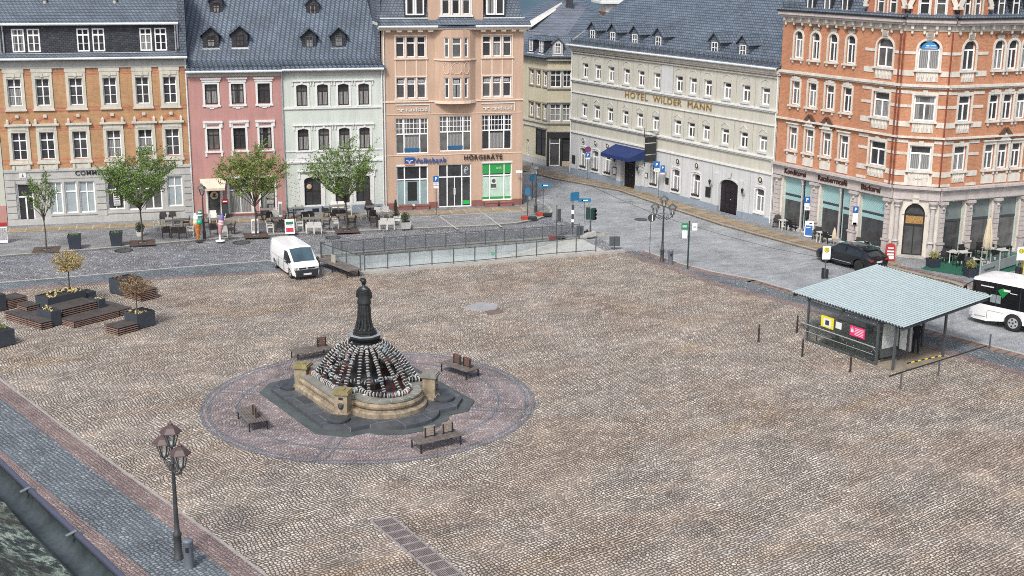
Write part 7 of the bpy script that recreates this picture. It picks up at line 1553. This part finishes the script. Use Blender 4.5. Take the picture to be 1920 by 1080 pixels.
# ================================================================ CAFE FURNITURE
def make_chair(m,nm):
    c=empty('cafe_chair','x','chair',(0,0,0)); 
    q=MB(); q.box(-.23,.23,-.22,.22,.40,.45); q.build('seat',m,c)
    q=MB(); q.add([(-.22,.20,.45),(.22,.20,.45),(.24,.30,.88),(-.24,.30,.88),(-.22,.24,.45),(.22,.24,.45),(.24,.34,.88),(-.24,.34,.88)],[(0,1,2,3),(5,4,7,6),(3,2,6,7),(0,3,7,4),(1,5,6,2)]); q.build('backrest',m,c)
    q=MB()
    for x in(-.25,.25):
        q.bar((x,-.2,.64),(x,.26,.66),.05,.035); q.bar((x,-.2,0),(x,-.2,.64),.04); q.bar((x,.22,0),(x,.24,.66),.04)
    q.build('frame',m,c); return c
cw=mat('chair_white',(.74,.73,.68),.5,.06); cdk=mat('chair_brown',(.045,.038,.035),.6,.15); cbk=mat('chair_black',(.015,.015,.017),.6,.15)
CHR={'W':make_chair(cw,'w'),'D':make_chair(cdk,'d'),'B':make_chair(cbk,'b')}; TR={k:tree_of(v) for k,v in CHR.items()}; used=set()
def place_chair(px,face,kind,label,grp,z=.128):
    p=G(*px,z); rz=R(face)  # chair faces local -y
    if kind not in used:
        used.add(kind); r=CHR[kind]; r.location=p; r.rotation_euler=(0,0,rz); tag(r,label,'chair',grp); return r
    return dup(CHR[kind],TR[kind],p,rz,label,grp)
# face: 14=towards the camera, 194=towards the houses, 104=towards the right, -76=towards the left
Cm,Hs,Rt,Lt=14,194,104,-76
sets=[('table left of the ice cream cone',(328,430),[(295,431,Rt,'W'),(307,420,Cm,'D'),(324,420,Cm,'D'),(349,427,Lt,'D'),(356,443,Lt,'W'),(329,447,Hs,'D'),(343,447,Hs,'D'),(312,446,Hs,'D'),(316,432,Cm,'W'),(333,430,Cm,'W')]),
('table between the lamp and the pink cone',(407,429),[(400,418,Cm,'W'),(401,440,Hs,'D'),(387,428,Rt,'D'),(416,424,Lt,'W')]),
('table right of the pink cone',(424,434),[(419,445,Hs,'W'),(434,439,Lt,'D')]),
('table by the dark door of the pink house',(500,410),[(488,414,Rt,'D'),(519,407,Lt,'W'),(505,417,Hs,'D'),(494,402,Cm,'D')]),
('table left of the menu board',(519,427),[(507,436,Rt,'W'),(515,418,Cm,'W'),(525,436,Hs,'D'),(529,425,Lt,'D')]),
('back table behind the menu board',(560,407),[(547,409,Rt,'D'),(571,417,Hs,'D'),(583,416,Hs,'D'),(560,400,Cm,'D')]),
('front table right of the menu board',(586,427),[(563,433,Rt,'W'),(573,418,Cm,'W'),(581,437,Hs,'W'),(596,437,Hs,'W'),(612,431,Lt,'D')]),
('back table left of the third trunk',(634,403),[(613,408,Rt,'D'),(627,400,Cm,'W'),(640,400,Cm,'W'),(653,403,Lt,'W'),(628,414,Hs,'D'),(641,414,Hs,'D')]),
('front table at the third trunk',(642,421),[(629,428,Rt,'W'),(660,427,Lt,'D')]),
('back table before the mint house corner',(697,405),[(682,411,Rt,'W'),(699,414,Hs,'D'),(713,406,Lt,'W'),(693,398,Cm,'D')]),
('front table beside the grey stone planter',(722,418),[(708,411,Cm,'W'),(724,410,Cm,'W'),(702,427,Rt,'D'),(718,430,Hs,'W'),(732,430,Hs,'W'),(744,423,Lt,'W')])]
side_={Cm:'behind',Hs:'in front of',Rt:'left of',Lt:'right of'}
cn={'W':'white','D':'dark brown','B':'black'}
def table(px,label,w=.95,d=.75,m='ttop',z=.128,grp='cafe tables'):
    p=G(*px,z); e=empty('cafe_table',label,'table',p,R(14),grp); q=MB(); q.box(-w/2,w/2,-d/2,d/2,.70,.74); q.build('table_top',MT[m],e); q=MB()
    for x in(-w/2+.06,w/2-.06):
        for y in(-d/2+.06,d/2-.06): q.bar((x,y,0),(x,y,.7),.045)
    q.build('leg_frame',cdk if m!='twhite' else cw,e)
MT['ttop']=mat('table_top',(.24,.22,.20),.5,.15); MT['twhite']=mat('table_pale',(.55,.55,.52),.4,.1); 
for nm,tp,ch in sets:
    table(tp,'cafe '+nm,1.3 if len(ch)>4 else .85,.75)
    cnt={}
    for (x,y,f,k) in ch:
        key=(f,k); cnt[key]=cnt.get(key,0)+1
        tot=sum(1 for c in ch if (c[2],c[3])==key)
        od=('' if tot==1 else ['left ','right ','third '][cnt[key]-1])
        place_chair((x,y),f+rw.uniform(-8,8),k,'%s%s armchair %s the %s'%(od,cn[k],side_[f],nm),'wicker armchairs of the cafes')
# bakery terrace, right
bg='black cafe chairs of the corner house'
for (x,y,f,k,l) in((1456,427,-20,'B','black chair left of the first small table at the corner house wall'),(1483,432,120,'B','black chair right of the first small table at the corner house wall'),(1531,449,-30,'B','black chair right behind the blue board'),(1551,456,120,'B','black chair between the second table and the beige sunshade'),(1608,470,-30,'B','black chair left of the table above the parked car'),(1630,476,120,'B','black chair right of the table above the parked car')): place_chair((x,y),f,k,l,bg)
for px,l in(((1469,431),'small pale table by the first cafe window'),((1540,454),'small pale table right of the blue board'),((1619,474),'small pale table above the parked car')): table(px,l,.6,.6,'twhite')
cp_=P2((1727,504),(1760,482),(1850,462),(1925,478),(1925,502),(1832,522),z=.13)
q=MB(); q.sheet(cp_,.134); q.build('carpet',mat('carpet_green',(.01,.10,.06),.95,.15,3,.15,30),None,label='green carpet of the cafe terrace at the corner house',cat='carpet')
tc=[((1768,492,-40),'nearest the door column'),((1778,484,150),'behind the first terrace table'),((1796,499,194),'in front of the first terrace table'),((1789,489,60),'between the two front tables'),((1806,484,20),'behind the middle table'),((1822,492,150),'left of the folded sunshade foot'),((1813,509,-30),'beside the front bush planter'),((1838,505,110),'against the glass screen end'),((1840,480,20),'behind the folded sunshade'),((1862,478,30),'under the third shop window'),((1868,492,150),'behind the glass screen'),((1884,484,200),'near the tall menu stand')]
for (x,y,f),l in tc: place_chair((x,y),f,'B','black terrace chair on the green carpet '+l,bg,z=.136)
for px,l in(((1783,491),'first terrace table on the green carpet'),((1806,492),'middle terrace table on the green carpet'),((1828,505),'front terrace table by the glass screen'),((1853,485),'rear terrace table behind the sunshade'),((1877,488),'terrace table under the far shop window')): table(px,l,.75,.7,'twhite',z=.136)
def screen():
    pts=[G(x,y,.134) for x,y in((1836,521),(1872,509),(1906,498),(1935,489))]; e=empty('terrace_screen','glass and grey board screen round the cafe terrace','screen',(0,0,0))
    for p in pts: q=MB(); q.box(p.x-.04,p.x+.04,p.y-.04,p.y+.04,p.z,p.z+1.25); q.build('post',MT['alu'],e)
    for a,b in zip(pts,pts[1:]):
        q=MB(); q.bar((a.x,a.y,.55),(b.x,b.y,.55),.03,.6); q.build('panel',mat('screen_grey',(.27,.31,.31),.5,.1),e); q=MB(); q.bar((a.x,a.y,1.1),(b.x,b.y,1.1),.012,.42); q.build('glass',MT['rglass'],e); q=MB(); q.bar((a.x,a.y,.87),(b.x,b.y,.87),.05,.04); q.build('rail',MT['alu'],e)
        m=(a+b)/2; q=MB(); q.box(m.x-.025,m.x+.025,m.y-.025,m.y+.025,.85,1.5); q.build('post',MT['alu'],e)
    a,b=pts[0],pts[1]; d=(b-a); text('Ratsherrncafé',.24,e,tuple(a.lerp(b,.5)+Vector((-.0,-.06,.42))),'iron',rz=math.atan2(d.y,d.x),ext=.004)
screen()
def parasol(px,label,h,r,z=.134,base=True):
    p=G(*px,z); e=empty('folded_parasol',label,'parasol',p,.3,'folded beige parasols'); q=MB(); q.tube([(0,0,0),(0,0,h)],.03,8); q.build('pole',MT['woodl'],e); q=MB(); n=24; vs=[];fs=[]
    pr=[(h*.30,.55),(h*.36,1.0),(h*.55,.9),(h*.75,.65),(h*.92,.3),(h*.97,.12)]
    for z_,k in pr:
        for j in range(n): a=2*PI*j/n; rr=r*k*(1+.28*math.sin(a*6)); vs.append((rr*math.cos(a),rr*math.sin(a),z_))
    for i in range(len(pr)-1):
        for j in range(n): a=i*n+j;b=i*n+(j+1)%n; fs.append((a,b,b+n,a+n))
    q.add(vs,fs); q.build('canopy',mat('parasol_beige',(.60,.52,.38),.9,.08),e,smooth=70)
    if base: q=MB(); q.box(-.3,.3,-.3,.3,0,.08); q.build('base',MT['conc'],e)
parasol((1848,493),'tall folded beige parasol on the cafe terrace',3.15,.24); parasol((1563,459),'small folded beige parasol left of the parked car',1.25,.13,base=False)
# boards and figures
def aboard(px,label,w,h,panels,rz=R(14),z=.126,frame='wframe',arch=False):
    p=G(*px,z); e=empty('a_board',label,'board',p,rz,None)
    q=MB(); t=.16
    if arch:
        pts=[(-w/2,0),(w/2,0),(w/2,h*.8)]+[(w/2*math.cos(a),h*.8+h*.2*math.sin(a)) for a in [PI*k/8 for k in range(1,8)]]+[(-w/2,h*.8)]
        for s in(-1,1):
            vs=[(x,s*t*(1-zz/h)-.012,zz+.05) for x,zz in pts]+[(x,s*t*(1-zz/h)+.012,zz+.05) for x,zz in pts]; n=len(pts); q.add(vs,[tuple(range(n)),tuple(range(2*n-1,n-1,-1))]+[(i,(i+1)%n,(i+1)%n+n,i+n) for i in range(n)])
    else:
        for s in(-1,1): q.obox((0,s*t*.5,h/2+.04),(w,.03,h),0,0,rx=s*math.atan2(t,h))
    q.build('board',MT[frame],e)
    for (x,zz,pw,ph,c) in panels: y=-(t*(1-zz/h))*.92-.03; r=MB(); r.obox((x,y,zz+.04),(pw,.012,ph),0,0,rx=-math.atan2(t,h)); r.build('panel',MT[c] if isinstance(c,str) else c,e)
    return e
pg=mat('print_green',(.03,.22,.11),.5,.6,18,.5,40); prd=mat('print_red',(.62,.05,.08),.5,.5,18,.4,40)
aboard((543.5,439),'white menu board with green and red print in front of the cafe tables',.66,1.05,[(0,.78,.52,.2,pg),(0,.30,.52,.3,prd),(0,.58,.4,.03,'iron')])
aboard((1516,444),'blue and white poster board in front of the second cafe window',.62,1.1,[(0,.45,.5,.72,'sblue'),(-.05,.66,.3,.04,'wframe'),(0,.2,.34,.08,'wframe'),(.1,.95,.2,.1,'hgreen')],rz=R(-20))
ab=aboard((1668,489),'red arched chalk board beside the corner entrance',.62,1.15,[(0,.62,.44,.10,'wframe'),(0,.84,.36,.07,'wframe'),(0,.42,.40,.12,'wframe'),(.05,.22,.32,.2,'wframe')],rz=R(-5),frame='sred',arch=True)
def stand(px,label,w,h,mats_,z=.126,d=.25):
    p=G(*px,z); e=empty('menu_stand',label,'stand',p,R(14)); q=MB(); q.box(-w/2,w/2,-d/2,d/2,.05,h,0); q.build('body',MT[mats_[0]] if isinstance(mats_[0],str) else mats_[0],e); q=MB(); q.box(-w/2+.03,w/2-.03,-d/2-.012,-d/2,h*.2,h*.9); q.build('print',MT[mats_[1]] if isinstance(mats_[1],str) else mats_[1],e); return e
mixp=mat('print_mixed',(.5,.5,.5),.5,.8,14,.6,30)
stand((478.5,438),'white menu stand beside the second trunk',.5,1.05,['wframe',mixp]); stand((526,408),'narrow white pillar between the pink and mint houses',.26,1.2,['wframe','sback'],d=.2)
e=stand((4,456),'white newspaper rack with a red top at the left edge',.8,1.2,['wframe',mixp]); q=MB(); q.box(-.43,.43,-.16,.16,1.2,1.42); q.build('top',MT['sred'],e)
e=stand((423,408),'black vending stand with a red top before the pink house',.46,1.15,['black','iron']); q=MB(); q.box(-.23,.23,-.14,.13,1.15,1.38,0); q.box(-.15,.15,-.15,-.14,1.22,1.30,1); q.build('top',[MT['sred'],MT['wframe']],e)
# ice cream figures
p=G(372,452,.126); e=empty('ice_cream_figure','giant ice cream cone figure with white, yellow and green scoops','figure',p,0,'giant ice cream figures')
cm=brickmat('waffle',(.62,.22,.05),(.68,.27,.07),(.38,.11,.03),.09,.09,.012,drip=0)
q=MB(); q.lathe([(.22,0),(.22,.07),(.1,.1)],14); q.build('foot',MT['iron'],e); q=MB(); q.lathe([(.06,.08),(.13,.5),(.22,1.0),(.26,1.16),(.24,1.2)],16); q.build('cone',cm,e)
q=MB(); q.sph((-.12,-.06,1.32),.19,12,8); q.build('yellow_scoop',mat('ice_yellow',(.72,.64,.38),.4),e,smooth=60); q=MB(); q.sph((.16,-.05,1.34),.2,12,8); q.build('green_scoop',mat('ice_green',(.02,.36,.24),.35),e,smooth=60)
q=MB(); q.sph((-.08,.02,1.62),.22,12,8,0,(1,1,1.1)); q.sph((-.12,.0,1.86),.11,10,6,0,(1,1,1.2)); q.build('white_scoop',mat('ice_white',(.8,.8,.78),.4),e,smooth=60)
q=MB()
for k in range(5): q.tube([(.2,.05,1.7+k*.1),(.2,.05,1.78+k*.1)],[.2-k*.02,.2-k*.025],12,k%2)
q.build('striped_top',[mat('stripe_green',(.03,.25,.13),.4),MT['wframe']],e)
p=G(413,452,.126); e=empty('ice_cream_figure','tall pink and violet soft ice figure on a round white foot','figure',p,0,'giant ice cream figures'); q=MB(); q.lathe([(.32,0),(.32,.05),(.1,.08),(.05,.1),(.04,.55)],18); q.build('foot',MT['wframe'],e)
pk=[mat('ice_pink',(.55,.27,.28),.5),mat('ice_stripe',(.62,.58,.62),.5),mat('ice_violet',(.14,.12,.32),.5)]
q=MB(); q.tube([(0,0,.5),(.06,0,.9),(.1,0,1.2)],[.08,.16,.22],12,0)
for k in range(4): q.tube([(.1+k*.02,0,1.2+k*.09),(.12+k*.02,0,1.29+k*.09)],[.23-k*.02,.22-k*.02],12,(k+1)%2)
q.tube([(.17,0,1.56),(.2,0,1.8),(.22,0,1.95)],[.2,.13,.03],12,2); q.build('swirl',pk,e,smooth=60)
# small yellow post at the right edge
p=G(1921,512,.126); q=MB(); q.box(-.2,.3,-.2,.2,0,1.6); q.build('body',mat('post_yellow',(.62,.48,.14),.5),None,p,label='yellow pillar cut off by the right edge beside the bus stop sign',cat='pillar')
# ================================================================ LIGHT
w=bpy.data.worlds.new('World'); sc.world=w; w.use_nodes=True; nt=w.node_tree
sky=nt.nodes.new('ShaderNodeTexSky'); sky.sky_type='NISHITA'; sky.sun_disc=False; sky.sun_elevation=R(48); sky.sun_rotation=R(200); sky.air_density=1.0; sky.dust_density=4; sky.ozone_density=1
hs=nt.nodes.new('ShaderNodeHueSaturation'); hs.inputs['Saturation'].default_value=.75; nt.links.new(sky.outputs[0],hs.inputs['Color'])
nt.links.new(hs.outputs[0],nt.nodes['Background'].inputs[0]); nt.nodes['Background'].inputs[1].default_value=.098
sd=bpy.data.lights.new('sun','SUN'); sd.energy=1.5; sd.angle=R(10); sd.color=(1,.97,.93); so=bpy.data.objects.new('sun',sd); COL.objects.link(so)
so.rotation_euler=(R(42),0,R(-20))
sc.view_settings.view_transform='Standard'; sc.view_settings.look='None'; sc.view_settings.exposure=.85; sc.view_settings.gamma=1
sc.render.engine='CYCLES'; sc.cycles.max_bounces=5; sc.cycles.diffuse_bounces=2; sc.cycles.glossy_bounces=2; sc.cycles.transmission_bounces=4; sc.cycles.transparent_max_bounces=8
sc.cycles.filter_width=1.0; sc.cycles.use_denoising=False; sc.cycles.use_adaptive_sampling=True; sc.cycles.adaptive_threshold=.012
